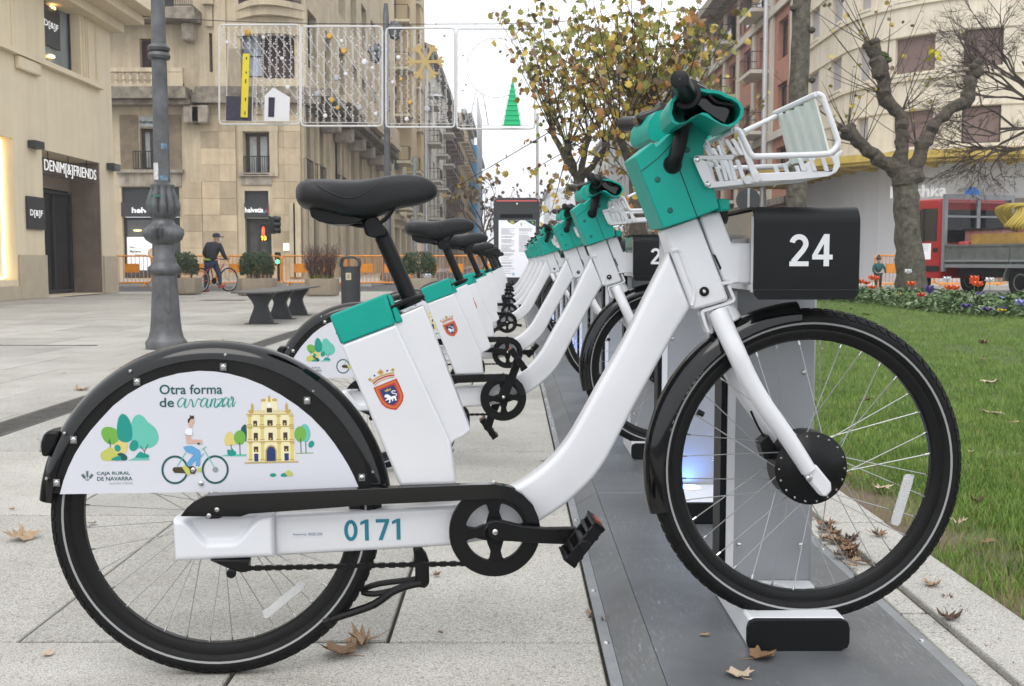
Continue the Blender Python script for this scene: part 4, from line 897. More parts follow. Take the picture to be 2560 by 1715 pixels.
def digit(ch):
    T = 0.165
    if ch == '0': return [stroke_poly(arc(.31, .5, .225, .415, 0, 360, 28)[:-1], T, True)]
    if ch == '1': pts = [(.22, 0), (.40, 0), (.40, 1), (.27, 1), (.02, .89), (.02, .74), (.22, .82)]
    elif ch == '7': pts = [(0, 1), (.62, 1), (.62, .88), (.30, 0), (.11, 0), (.42, .84), (0, .84)]
    elif ch == '2': return [stroke_poly(arc(.31, .70, .215, .215, 170, -20, 16) + [(.44, .50), (.13, .13)], T), ([(.02, 0), (.62, 0), (.62, .15), (.02, .15)], [(0, 1, 2, 3)])]
    elif ch == '3': return [stroke_poly(arc(.29, .725, .20, .195, 165, -85, 14), T), stroke_poly(arc(.29, .29, .235, .21, 85, -165, 16), T)]
    elif ch == '5': return [([(.06, 1), (.58, 1), (.58, .85), (.06, .85)], [(0, 1, 2, 3)]), stroke_poly(arc(.29, .31, .24, .23, 115, -160, 16), T), ([(.06, .86), (.22, .86), (.2, .5), (.05, .44)], [(0, 1, 2, 3)])]
    elif ch == '4':
        o = [(.36, 1), (.53, 1), (.53, .36), (.64, .36), (.64, .21), (.53, .21), (.53, 0), (.36, 0), (.36, .21), (0, .21), (0, .34)]; h = [(.17, .36), (.36, .70), (.36, .36)]
        return [(o + h, [tuple(t) for t in tessellate_polygon([[Vector((*q, 0)) for q in o], [Vector((*q, 0)) for q in h]])])]
    return [(pts, [tuple(t) for t in tessellate_polygon([[Vector((*q, 0)) for q in pts]])])]
def digits_on(name, s, m, parent, o, xd, ud, h, pitch=0.74, local=False):
    o, xd, ud = Vector(o), Vector(xd), Vector(ud); nn = xd.cross(ud); b = MB()
    for i, ch in enumerate(s):
        for j, (pts, fs) in enumerate(digit(ch)): b.add([o + xd * ((i * pitch + p[0]) * h) + ud * (p[1] * h) + nn * 0.0002 * j for p in pts], fs)
    return b.build(name, m, parent, smooth=0, local=local)
def redo_number(bk, s):
    fr = [ch for ch in bk.children if ch.name.startswith('frame')][0]
    for ch in list(fr.children):
        if ch.name.startswith('bike_number'): bpy.data.objects.remove(ch, do_unlink=True)
    o = Bp(861, 1353, 0.0312); h = 54 * (Bp(961, 1353, 0.0312).x - o.x) / 100
    digits_on('bike_number', s, M['num_teal'], fr, o, (math.cos(0.012), 0, math.sin(0.012)), (-math.sin(0.012), 0, math.cos(0.012)), h, 0.735, local=True)
redo_number(bike, '0171')
b2 = [o for o in bpy.data.objects if o.get('label', '').find(' second of the docked') >= 0][0]; redo_number(b2, '0153')

DX0, DX1, DY0, DY1 = 0.484, 0.696, 2.105, 2.47
dock = thing('bike_dock', 'grey bike dock with black head numbered 24 holding the nearest bike', 'bike dock', ((DX0 + DX1) / 2, 2.3, PZ), 0, 'bike docks along the platform')
zt = PZ + 0.068
b = MB(); b.box(DX0 + 0.006, DX1 - 0.006, DY0 + 0.014, 2.475, PZ, zt - 0.002); base = b.build('base', M['dock_white'], dock, bevel=0.006)
rc = [(DX0, zt - 0.02), (DX0 + 0.004, zt - 0.007), (DX0 + 0.016, zt - 0.001), (DX1 - 0.016, zt - 0.001), (DX1 - 0.004, zt - 0.007), (DX1, zt - 0.02), (DX1, PZ + 0.018), (DX1 - 0.004, PZ + 0.007), (DX1 - 0.016, PZ + 0.002), (DX0 + 0.016, PZ + 0.002), (DX0 + 0.004, PZ + 0.007), (DX0, PZ + 0.018)]
MB().prism([Vector((x, DY0, z)) for x, z in rc], [Vector((x, DY0 + 0.012, z)) for x, z in rc]).build('base_front', M['dock_black'], dock, bevel=0.002)
b = MB(); b.box(DX0 + 0.010, DX1 - 0.004, 2.375, 2.47, zt - 0.004, 0.80); post = b.build('post', M['dock'], dock, bevel=0.005)
MB().box(DX0 - 0.004, DX0 + 0.008, 2.385, 2.465, zt - 0.004, 0.79).build('post_gap_shade', M['dock_black'], dock)  # solid black strip stands in for the shaded gap beside the post
MB().box(DX0 + 0.0085, DX0 + 0.026, 2.371, 2.374, zt, 0.785).build('post_seam', M['dock_white'], post)
b = MB()
for xx in (DX0 + 0.04, DX1 - 0.03):
    for zz in (0.20, 0.60): screw(b, (xx, 2.373, zz), 0.006)
b.build('post_screws', M['steel'], post, kind='stuff')
lx = (DX0 + DX1) / 2 - 0.01; ly = 2.315
b = MB(); b.lathe([(0.044, 0.0), (0.044, 0.004), (0.034, 0.005), (0.033, 0.0025)], (lx, ly, zt - 0.002), 'Z', 28); b.build('lamp_ring', M['dock_white'], dock)
b = MB(); b.lathe([(0.0335, 0.0026), (0.0003, 0.0026)], (lx, ly, zt - 0.002), 'Z', 28); led = b.build('lamp_lens', M['led_off'], dock)
# rolled head
prof = []
H0, H1 = 0.775, 0.962
for a in range(0, 91, 15): prof.append((DY0 + 0.035 - 0.035 * math.sin(math.radians(a)) , H1 - 0.035 + 0.035 * math.cos(math.radians(a))))
prof = [(2.47, H1)] + prof + [(DY0, H0 + 0.02)]
b = MB(); t = 0.005
inn = [(2.47, H1 - t)] + [(DY0 + 0.035 - (0.035 - t) * math.sin(math.radians(a)), H1 - 0.035 + (0.035 - t) * math.cos(math.radians(a))) for a in range(0, 91, 15)] + [(DY0 + t, H0 + 0.02)]
full = prof + inn[::-1]
b.prism([Vector((DX0, y, z)) for y, z in full], [Vector((DX1, y, z)) for y, z in full]); hd = b.build('head_shell', M['dock_black'], dock, bevel=0.0015)
rc = [(DX0, H0 + 0.0195), (DX0 + 0.003, H0 + 0.008), (DX0 + 0.011, H0), (DX1 - 0.011, H0), (DX1 - 0.003, H0 + 0.008), (DX1, H0 + 0.0195)]
MB().prism([Vector((x, DY0, z)) for x, z in rc], [Vector((x, DY0 + t, z)) for x, z in rc]).build('head_chin', M['dock_black'], hd)
b = MB(); pr2 = [(2.468, H1 - 0.007)] + [(DY0 + 0.035 - 0.028 * math.sin(math.radians(a)), H1 - 0.035 + 0.028 * math.cos(math.radians(a))) for a in range(0, 91, 30)] + [(DY0 + 0.007, H0 + 0.012), (2.468, H0 + 0.03)]
b.prism([Vector((DX0 + 0.008, y, z)) for y, z in pr2], [Vector((DX1 - 0.008, y, z)) for y, z in pr2]); b.build('head_core', M['dock_clear'], dock, bevel=0.002)
b = MB(); b.box(DX0 + 0.002, DX0 + 0.0078, DY0 + 0.01, DY0 + 0.035, H0 + 0.014, H1 - 0.02); b.box(DX0 + 0.002, DX0 + 0.0078, DY0 + 0.036, 2.46, H0 + 0.018, H0 + 0.03); b.build('head_frame', M['dock_white'], dock)
MB().box(DX0 + 0.003, DX0 + 0.0075, 2.2, 2.33, H0 + 0.05, H0 + 0.125).build('latch_window', M['dock'], dock)
DOCKS = [dock]
for s_ in range(1, 22):
    c = copy_tree(dock); c.location = dock.location + Vector((0, s_ * PITCHROW, 0)); DOCKS.append(c)
ON = {0: False}
for s_, dk_ in enumerate(DOCKS):
    num = 24 - s_
    held = (s_ == 0) or (s_ in SLOTS)
    hd_ = [ch for ch in dk_.children if ch.name.startswith('head_shell')][0]
    if s_ < 5:
        y = DY0 + s_ * PITCHROW; ROOT[dk_] = Matrix.Translation(dk_.location)
        digits_on('dock_number', str(num), M['dock_white'], hd_, (0.554, y - 0.0006, 0.842), (1, 0, 0), (0, 0, 1), 0.064, 0.73)
    if not held:
        for ch in dk_.children:
            if ch.name.startswith('lamp_lens'):
                ch.data = ch.data.copy(); ch.data.materials.clear(); ch.data.materials.append(M['led'])
    if s_:
        w_ = ['', 'second', 'third', 'fourth', 'fifth', 'sixth', 'seventh', 'eighth', 'ninth', 'tenth', 'eleventh', 'twelfth', 'thirteenth', 'fourteenth', 'fifteenth', 'sixteenth', 'seventeenth', 'eighteenth', 'nineteenth', 'twentieth', 'twenty-first', 'twenty-second'][s_]
        dk_['label'] = 'grey bike dock, %s along the platform, %s' % (w_, 'holding a bike' if held else 'empty with blue lamp lit')

# kerb stones and lawn
for nm, x0, x1, zz, L in (('kerb_course', 0.93, 1.00, 0.012, 0.62), ('kerb_course', 1.003, 1.19, 0.022, 0.98)):
    kb = thing('stone_kerb', 'narrow worn stone course between the platform and the kerb stones' if L < 0.7 else 'pale granite kerb stones edging the lawn', 'kerb', ((x0 + x1) / 2, 1, 0))
    ya = 0.6 if L < 0.7 else 0.35; rk = random.Random(int(L * 100))
    while ya < 24:
        g = 0.012 if L < 0.7 else 0.005
        MB().box(x0 + rk.uniform(0, .004), x1 - rk.uniform(0, 0.004), ya + g / 2, ya + L - g / 2, -0.04, zz + rk.uniform(-0.003, 0.003)).build('kerb_stone', M['granite2'], kb, bevel=0.004)
        ya += L
M['turf'] = mat('turf', (0.085, 0.125, 0.03), 0.95, col2=(0.05, 0.075, 0.02), vscale=4, bump=0.8, bscale=50, detail=9)
def turf_soil(m):
    n, l = m.node_tree.nodes, m.node_tree.links; b = n['Principled BSDF']; src = b.inputs['Base Color'].links[0].from_socket; g = n.new('ShaderNodeNewGeometry'); sx = n.new('ShaderNodeSeparateXYZ'); l.new(g.outputs['Position'], sx.inputs[0])
    t = n.new('ShaderNodeTexNoise'); t.inputs['Scale'].default_value = 3.5; t.inputs['Detail'].default_value = 6; l.new(g.outputs['Position'], t.inputs['Vector']); ad = n.new('ShaderNodeMath'); ad.operation = 'MULTIPLY_ADD'; l.new(t.outputs['Fac'], ad.inputs[0]); ad.inputs[1].default_value = -0.55; l.new(sx.outputs[0], ad.inputs[2])
    mr = n.new('ShaderNodeMapRange'); mr.inputs[1].default_value = 1.05; mr.inputs[2].default_value = 1.22; l.new(ad.outputs[0], mr.inputs[0]); mx_ = n.new('ShaderNodeMix'); mx_.data_type = 'RGBA'; l.new(mr.outputs[0], mx_.inputs[0]); mx_.inputs[6].default_value = (0.13, 0.095, 0.065, 1); l.new(src, mx_.inputs[7]); l.new(mx_.outputs[2], b.inputs['Base Color'])
turf_soil(M['turf'])
lawnp = []
soil = MB(); NXS, NYS = 60, 70
def lz(x, y): return 0.018 + 0.05 * max(0, min(1, (y - 4) / 14)) + 0.02 * noise.noise(Vector((x * 0.9, y * 0.5, 0))) * min(1, max(0, (x - 1.2) * 3)) 
def lawn_far(x): return 24.0 - max(0, (x - 6.2)) * 4.2 if x > 6.2 else 24.0
for j in range(NYS + 1):
    for i in range(NXS + 1):
        y = 0.3 + 24.2 * (j / NYS) ** 1.5; x = 1.188 + 16 * (i / NXS) ** 1.8; soil.v.append((x, y, lz(x, y) - 0.006))
for j in range(NYS):
    for i in range(NXS): a = j * (NXS + 1) + i; soil.f.append((a, a + 1, a + NXS + 2, a + NXS + 1))
so_ = soil.build('lawn_soil', M['turf'], None, local=True); tag(so_, kind='structure')
MB().box(0.926, 1.4, 0.2, 24.5, -0.05, 0.004).build('soil_bed', M['soil'], None)['kind'] = 'structure'
def grassmat(name, c1, c2):
    m = mat(name, c1, 0.55, col2=c2, vscale=3.0, detail=8); b = m.node_tree.nodes['Principled BSDF']; b.inputs['Subsurface Weight'].default_value = 0; b.inputs['Specular IOR Level'].default_value = 0.3; return m
M['grass'] = grassmat('grass_blades', (0.20, 0.305, 0.062), (0.085, 0.165, 0.026))
rg = random.Random(11); gb = MB(); gv, gf = gb.v, gb.f
def blade(x, y, h, w):
    a = rg.uniform(0, 2 * PI); dx, dy = math.cos(a) * w, math.sin(a) * w; lean = rg.uniform(0.1, 0.8) * h; la = rg.uniform(0, 2 * PI); ex, ey = math.cos(la) * lean, math.sin(la) * lean
    z = lz(x, y) - 0.008; n0 = len(gv)
    gv.extend(((x - dx, y - dy, z), (x + dx, y + dy, z), (x + ex * .45 + dx * .7, y + ey * .45 + dy * .7, z + h * .6), (x + ex * .45 - dx * .7, y + ey * .45 - dy * .7, z + h * .6), (x + ex, y + ey, z + h)))
    gf.append((n0, n0 + 1, n0 + 2, n0 + 3)); gf.append((n0 + 3, n0 + 2, n0 + 4))
cnt = 0
while cnt < 170000:
    y = 2.0 * (11.5 ** rg.random()); x = rg.uniform(1.19, 0.52 * y + 0.4)
    if x < 1.19 or y > 23.5: 
        continue
    d = x - 1.19; nz = noise.noise(Vector((x * 1.4, y * 1.1, 3.3))) + 0.5 * noise.noise(Vector((x * 5, y * 5, 1)))
    if d < 0.30 and rg.random() < 0.96 - d * 2.0 + (-nz * 0.8): cnt += 0.3; continue
    if nz < -0.42 and rg.random() < 0.75: cnt += 0.3; continue
    sc = 1 + y * 0.10; blade(x, y, rg.uniform(0.016, 0.042) * (1 + 0.015 * y), 0.0012 * sc); cnt += 1
db = MB(); gv, gf = db.v, db.f; cnt = 0
while cnt < 16000:
    y = 2.0 * (11.5 ** rg.random()); x = rg.uniform(1.19, 0.52 * y + 0.4)
    if x < 1.19 or y > 23.5: continue
    blade(x, y, rg.uniform(0.015, 0.055), 0.0010 * (1 + y * 0.1)); cnt += 1
tag(db.build('dry_grass', mat('straw_blades', (0.30, 0.27, 0.11), 0.7, col2=(0.16, 0.17, 0.05), vscale=3), None, smooth=0, local=True), 'yellowed grass blades mixed into the lawn', 'grass', kind='stuff')
g_ = gb.build('grass', M['grass'], None, smooth=0, local=True); tag(g_, 'short green lawn grass beside the bike docks', 'grass', kind='stuff')

# fallen plane leaves
def leafmat(n, c, c2): return mat(n, c, 0.7, col2=c2, vscale=14, bump=0.3, bscale=60)
LM = [leafmat('leaf_brown', (0.26, 0.15, 0.075), (0.13, 0.07, 0.035)), leafmat('leaf_tan', (0.42, 0.30, 0.19), (0.25, 0.16, 0.09)), leafmat('leaf_pale', (0.55, 0.45, 0.34), (0.38, 0.28, 0.19)), leafmat('leaf_dark', (0.12, 0.065, 0.035), (0.06, 0.03, 0.018))]
OUT = [(0, -1.0), (0.12, -0.55), (0.5, -0.6), (0.42, -0.3), (0.95, -0.25), (0.72, 0.0), (1.0, 0.35), (0.55, 0.28), (0.5, 0.62), (0.28, 0.5), (0.0, 1.05), (-0.28, 0.5), (-0.5, 0.62), (-0.55, 0.28), (-1.0, 0.35), (-0.72, 0.0), (-0.95, -0.25), (-0.42, -0.3), (-0.5, -0.6), (-0.12, -0.55)]
def leaf_mesh(seed, curl):
    r = random.Random(seed); vs = [(0, -0.1, 0)]; fs = []; N = len(OUT)
    def hgt(x, y): return curl * (x * x + 0.6 * y * y) * 0.55 + 0.16 * curl * math.sin(x * 5 + seed) * math.cos(y * 4 + seed * 2) 
    ring = []
    for x, y in OUT: x += r.uniform(-.1, .1); y += r.uniform(-.1, .1); ring.append((x, y))
    for f_ in (0.5, 1.0):
        for x, y in ring: vs.append((x * f_, y * f_ - 0.1 * (1 - f_), hgt(x * f_, y * f_) + r.uniform(-.03, .03) * curl))
    for i in range(N):
        j = (i + 1) % N; fs.append((0, 1 + i, 1 + j)); fs.append((1 + i, 1 + N + i, 1 + N + j, 1 + j))
    b = MB().add([(x * .5, y * .5, z * .5) for x, y, z in vs], fs)
    b.tube([(0, -.05, 0.0), (0.02, -.4, .02 * curl), (0.08, -.75, .12 * curl)], [0.018, .014, .012], 5)
    mn = min(v[2] for v in b.v); b.v = [(x, y, z - mn) for x, y, z in b.v]
    me = bpy.data.meshes.new('fallen_leaf'); me.from_pydata(b.v, [], b.f); me.validate(); me.shade_smooth(); return me
LMESH = [(leaf_mesh(k * 7 + 1, [0.25, 0.7, 1.3][k % 3]), k % 3) for k in range(6)]
LMM = {}
def leaf(u, v, size, mi, curl, label, surf=0.0, grp='fallen leaves'):
    key = (mi, curl)
    if key not in LMM:
        c_ = [m for m in LMESH if m[1] == curl][mi % 2][0].copy(); c_.materials.append(LM[mi]); LMM[key] = c_
    p = gp(u, v, surf); o = bpy.data.objects.new('fallen_leaf', LMM[key]); C.objects.link(o)
    z = lz(p.x, p.y) + 0.012 if p.x > 1.2 else (PZ + 0.001 if 0.3 < p.x < 0.86 else (0.024 if 1.0 < p.x else 0.003))
    p = gp(u, v, z); o.location = p; o.scale = (size,) * 3; o.rotation_euler = (rg.uniform(-.15, .15), rg.uniform(-.15, .15), rg.uniform(0, 6.28)); tag(o, label, 'leaf', grp); return o
for a_ in ((55, 1345, .115, 1, 1, 'tan curled plane leaf on the paving at the left edge of the photo'), (850, 1632, .095, 0, 1, 'large brown plane leaf on the paving under the kickstand'), (905, 1605, .085, 1, 2, 'tan plane leaf overlapping a browner one under the kickstand'), (203, 975, .12, 1, 1, 'tan leaf beside the drain grating'),
           (1905, 1645, .075, 0, 1, 'reddish brown leaf in front of the black dock base'), (1845, 1690, .065, 2, 1, 'pale curled leaf at the bottom edge on the steel platform'), (1762, 1587, .028, 1, 0, 'small tan leaf scrap on the platform left of the dock base'),
           (2478, 958, .14, 2, 1, 'pale pinkish leaf standing on the lawn near the right edge'), (2478, 1032, .15, 2, 0, 'large cream leaf lying flat on the lawn'), (2460, 860, .13, 0, 2, 'brown curled leaf on the lawn beyond the pale ones'), (2165, 787, .2, 2, 0, 'cream leaf near the flower bed edge'),
           (2330, 1462, .05, 1, 2, 'crumpled tan leaf on the kerb stone right of the wheel'), (2370, 1545, .06, 3, 2, 'dark shredded leaf on the narrow stone course'), (1470, 1532, .022, 1, 2, 'small tan leaf on the platform edge strip below the pedal'), (1476, 1545, .02, 3, 2, 'dark leaf scrap on the platform edge strip'),
           (1514, 1552, .03, 0, 2, 'brown leaf on the ramp plate below the pedal'), (1365, 1155, .06, 0, 1, 'brown leaf on the paving behind the down tube'), (1393, 1140, .06, 3, 1, 'darker leaf scrap on the paving behind the down tube'), (2425, 1130, .04, 2, 1, 'small whitish leaf on the lawn right of the front tyre'), (2130, 1345, .05, 3, 2, 'dark crumpled leaf beyond the platform under the hub')):
    leaf(*a_)
rl = random.Random(5); CN = ['brown', 'tan', 'pale', 'dark']; KN = ['flat', 'curled', 'crumpled']
lit = {0: MB(), 1: MB(), 3: MB()}
def litter(u, v, size, mi):
    p = gp(u, v, 0.02); me = [m for m in LMESH if m[1] == 2][mi % 2][0]; a = rl.uniform(0, 6.28); ca, sa = math.cos(a), math.sin(a); z = PZ + .001 if 0.3 < p.x < .86 else .018
    lit[mi].add([(p.x + (q.co.x * ca - q.co.y * sa) * size, p.y + (q.co.x * sa + q.co.y * ca) * size, z + q.co.z * size * .8) for q in me.vertices], [tuple(f.vertices) for f in me.polygons])
for k in range(34): t = rl.random(); litter(lerp(2035, 2150, t) + rl.uniform(-22, 22), lerp(1290, 1415, t) + rl.uniform(-14, 14), rl.uniform(.02, .06), rl.choice([0, 1, 3, 3]))
for k in range(26): t = rl.random(); litter(lerp(2320, 2520, t) + rl.uniform(-25, 25), lerp(1440, 1660, t) + rl.uniform(-12, 12), rl.uniform(.008, .03), rl.choice([0, 3, 3]))
for k, nm in ((0, 'brown'), (1, 'tan'), (3, 'dark')): tag(lit[k].build('leaf_litter', LM[k], None, local=True), '%s shredded leaf litter caught along the platform edge and stone courses' % nm, 'leaf litter', kind='stuff')
used_ = set()
def scatter(n, ur, vf, sizes, where, zones):
    for k in range(n):
        for tr_ in range(40):
            u, v = rl.uniform(*ur), vf(rl.random()); mi, cu = rl.choice([0, 1, 2, 3]), rl.choice([0, 1, 2]); zn = [z_[1] for z_ in zones if z_[0](u, v)][0]; key = (mi, cu, where, zn)
            if key not in used_: break
        else: continue
        used_.add(key); leaf(u, v, rl.uniform(*sizes), mi, cu, 'small %s %s leaf on the %s, %s' % (CN[mi], KN[cu], where, zn), grp='leaves on the ' + where)
scatter(32, (1990, 2550), lambda t: 768 + 650 * t ** 2.0, (.03, .09), 'lawn', [(lambda u, v: v < 830, 'near the flower bed'), (lambda u, v: u < 2250, 'seen through the front wheel'), (lambda u, v: v < 1000, 'in the middle distance at the right'), (lambda u, v: True, 'close to the kerb at the right')])
scatter(20, (0, 1350), lambda t: 790 + 900 * t ** 1.6, (.012, .04), 'paving', [(lambda u, v: v > 1450, 'along the bottom of the photo'), (lambda u, v: u < 380, 'at the left beyond the rear wheel'), (lambda u, v: v > 1000, 'behind the nearest bike'), (lambda u, v: True, 'near the bench and lamp post')])
# ---------------------------------------------------------------- buildings
def onX(u, v, X): a, b, c = ray(u, v); t = X / a; return Vector((X, b * t, CH + c * t))
class Face:
    """a wall that follows a plan line; u = metres along it, d = metres out of it"""
    def __init__(s, pts, out=1):
        s.p = [Vector((x, y)) for x, y in pts]; s.L = [0]
        for a, b in zip(s.p, s.p[1:]): s.L.append(s.L[-1] + (b - a).length)
        s.out = out
    def P(s, u, d=0.0, z=0.0):
        n = len(s.p); i = 0
        while i < n - 2 and u > s.L[i + 1]: i += 1
        a, b = s.p[i], s.p[i + 1]; t = (b - a).normalized(); q = a + t * (u - s.L[i])
        def nrm(k):
            k = max(0, min(n - 2, k)); w = (s.p[k + 1] - s.p[k]).normalized(); return Vector((w.y, -w.x)) * s.out
        N = nrm(i); seg = s.L[i + 1] - s.L[i]
        if n > 2:
            f = (u - s.L[i]) / seg
            m = nrm(i - 1 if f < 0.5 else i + 1); N = (N.lerp(m, abs(f - 0.5))).normalized()
        q = q + N * d; return Vector((q.x, q.y, z))
    def cuts(s, u0, u1): return [u0] + [l for l in s.L if u0 + 1e-4 < l < u1 - 1e-4] + [u1]
    def slab(s, b, u0, u1, z0, z1, d0, d1):
        us = s.cuts(u0, u1); n = len(us); vs = []
        for u in us: vs += [s.P(u, d0, z0), s.P(u, d1, z0), s.P(u, d1, z1), s.P(u, d0, z1)]
        fs = [(0, 1, 2, 3), tuple((n - 1) * 4 + i for i in (3, 2, 1, 0))]
        for i in range(n - 1):
            for k in range(4): fs.append((i * 4 + k, i * 4 + (k + 1) % 4, (i + 1) * 4 + (k + 1) % 4, (i + 1) * 4 + k))
        return b.add(vs, fs)
    def wall(s, b, u0, u1, z0, z1, holes, depth=0.25):
        us = sorted(set([round(x, 4) for x in s.cuts(u0, u1)] + [round(max(u0, min(u1, h[k])), 4) for h in holes for k in (0, 1)]))
        zs = sorted(set([z0, z1] + [max(z0, min(z1, h[k])) for h in holes for k in (2, 3)]))
        def hole(u, z): return any(h[0] < u < h[1] and h[2] < z < h[3] for h in holes)
        for i in range(len(us) - 1):
            for j in range(len(zs) - 1):
                if not hole((us[i] + us[i + 1]) / 2, (zs[j] + zs[j + 1]) / 2):
                    b.add([s.P(us[i], 0, zs[j]), s.P(us[i + 1], 0, zs[j]), s.P(us[i + 1], 0, zs[j + 1]), s.P(us[i], 0, zs[j + 1])], [(0, 1, 2, 3)])
        for h in holes:
            cu = s.cuts(h[0], h[1]); dp = h[4] if len(h) > 4 else depth
            for z in (h[2], h[3]):
                for a, c in zip(cu, cu[1:]): b.add([s.P(a, 0, z), s.P(c, 0, z), s.P(c, -dp, z), s.P(a, -dp, z)], [(0, 1, 2, 3)])
            for u in (h[0], h[1]): b.add([s.P(u, 0, h[2]), s.P(u, 0, h[3]), s.P(u, -dp, h[3]), s.P(u, -dp, h[2])], [(0, 1, 2, 3)])
        return b
def window(F, par, h, pane, frame=None, name='window', fw=0.06, mull=1, rows=1, d=0.2, sill=None):
    u0, u1, z0, z1 = h[:4]; b = MB(); F.slab(b, u0, u1, z0, z1, -d - 0.02, -d); w = b.build(name, pane, par, smooth=0)
    if frame:
        b = MB()
        for (a, c) in ((u0, u0 + fw), (u1 - fw, u1)): F.slab(b, a, c, z0, z1, -d, -d + 0.05)
        for (a, c) in ((z0, z0 + fw), (z1 - fw, z1)): F.slab(b, u0 + fw, u1 - fw, a, c, -d, -d + 0.05)
        for k in range(1, mull + 1):
            x = lerp(u0, u1, k / (mull + 1)); F.slab(b, x - fw / 2, x + fw / 2, z0 + fw, z1 - fw, -d, -d + 0.05)
        for k in range(1, rows):
            z = lerp(z0, z1, k / rows); F.slab(b, u0 + fw, u1 - fw, z - fw / 2.5, z + fw / 2.5, -d, -d + 0.04)
        b.build('frame', frame, w, smooth=0)
    if sill:
        b = MB(); F.slab(b, u0 - 0.1, u1 + 0.1, z0 - 0.12, z0 - 0.003, 0.001, 0.12); b.build('sill', sill, w, smooth=0)
    return w
def railing(F, par, u0, u1, z0, z1, d, m, n=None, name='railing', r=0.012):
    b = MB(); n = n or max(3, int((u1 - u0) / 0.12))
    for z in (z0, z1): F.slab(b, u0, u1, z - 0.02, z + 0.02, d - 0.02, d + 0.02)
    for k in range(n + 1):
        u = lerp(u0, u1, k / n); F.slab(b, u - r, u + r, z0 + 0.02, z1 - 0.02, d - r, d + r)
    for u in (u0 + 0.02, u1 - 0.02):
        for z in (z0, z1): F.slab(b, u - 0.02, u + 0.02, z - 0.02, z + 0.02, 0.0, d - 0.021)
    return b.build(name, m, par, smooth=0)

def stucco(name, c, v=0.10, sc=1.2): 
    return mat(name, c, 0.85, var=v, vscale=sc, bump=0.15, bscale=30, detail=8, streak=0.14)
M['st_cream'] = mat('cream_stucco', (0.74, 0.64, 0.47), 0.85, var=0.05, vscale=0.8, bump=0.15, bscale=30, detail=8, streak=0.06); M['st_dark'] = mat('dark_stone_cornice', (0.22, 0.19, 0.15), 0.9, var=0.55, vscale=2.5, bump=0.3, bscale=20)  # cornices and balcony slabs get a darker, strongly mottled stone
M['sand'] = mat('sandstone', (0.50, 0.405, 0.28), 0.9, var=0.12, vscale=2.5, bump=0.2, bscale=18, objrand=0.2, detail=9, streak=0.14, bdist=0.04); M['sand_wall'] = mat('sandstone_wall', (0.56, 0.47, 0.335), 0.9, var=0.16, vscale=1.0, bump=0.2, bscale=18, detail=9, streak=0.22, bdist=0.04)
M['sand_grey'] = mat('grey_stone', (0.38, 0.33, 0.27), 0.9, var=0.35, vscale=2.0, bump=0.25, bscale=15, detail=9, streak=0.4)
M['glass_dark'] = mat('dark_glass', (0.016, 0.018, 0.020), 0.08, coat=0.3); M['glass_shop'] = mat('shop_glass', (0.06, 0.065, 0.068), 0.06, coat=0.4, var=0.5, vscale=0.6); M['glass_pale'] = mat('pale_glass', (0.20, 0.25, 0.27), 0.06, coat=0.5, var=0.2, vscale=0.7)
M['curtain'] = mat('net_curtain', (0.36, 0.38, 0.38), 0.6, var=0.2, vscale=5); M['blind_brown'] = mat('brown_blind', (0.075, 0.045, 0.04), 0.6); M['blind_mauve'] = mat('mauve_blind', (0.20, 0.135, 0.12), 0.6); M['blind_grey'] = mat('grey_blind', (0.42, 0.40, 0.40), 0.6); M['blind_blue'] = mat('pale_blue_blind', (0.40, 0.45, 0.54), 0.6)
M['frame_brown'] = mat('brown_frame', (0.045, 0.03, 0.022), 0.5); M['iron'] = mat('wrought_iron', (0.018, 0.018, 0.02), 0.55); M['anth'] = mat('anthracite', (0.035, 0.038, 0.042), 0.5); M['signw'] = mat('sign_white', (0.8, 0.8, 0.8), 0.5, emit=(1, 1, 1), estr=0.35)
M['stone_brown'] = mat('polished_brown_stone', (0.20, 0.155, 0.125), 0.35, var=0.2, vscale=1.5); M['plinth'] = mat('beige_stone_plinth', (0.48, 0.41, 0.31), 0.7, var=0.08, vscale=3)
def slats(m, scale=9.0):
    n, l = m.node_tree.nodes, m.node_tree.links; g = n.new('ShaderNodeNewGeometry'); w = n.new('ShaderNodeTexWave'); w.bands_direction = 'Z'; w.inputs['Scale'].default_value = scale; l.new(g.outputs['Position'], w.inputs['Vector']); bp = n.new('ShaderNodeBump'); bp.inputs['Strength'].default_value = 0.6; bp.inputs['Distance'].default_value = 0.02; l.new(w.outputs['Fac'], bp.inputs['Height']); l.new(bp.outputs[0], n['Principled BSDF'].inputs['Normal'])
for k_ in ('blind_brown', 'blind_mauve', 'blind_grey', 'blind_blue'): slats(M[k_])
M['warm'] = mat('warm_light', (0.9, 0.6, 0.3), 0.4, emit=(1, 0.62, 0.25), estr=5.0); M['warm2'] = mat('warm_strip', (0.9, 0.75, 0.5), 0.4, emit=(1, 0.72, 0.36), estr=3.2)

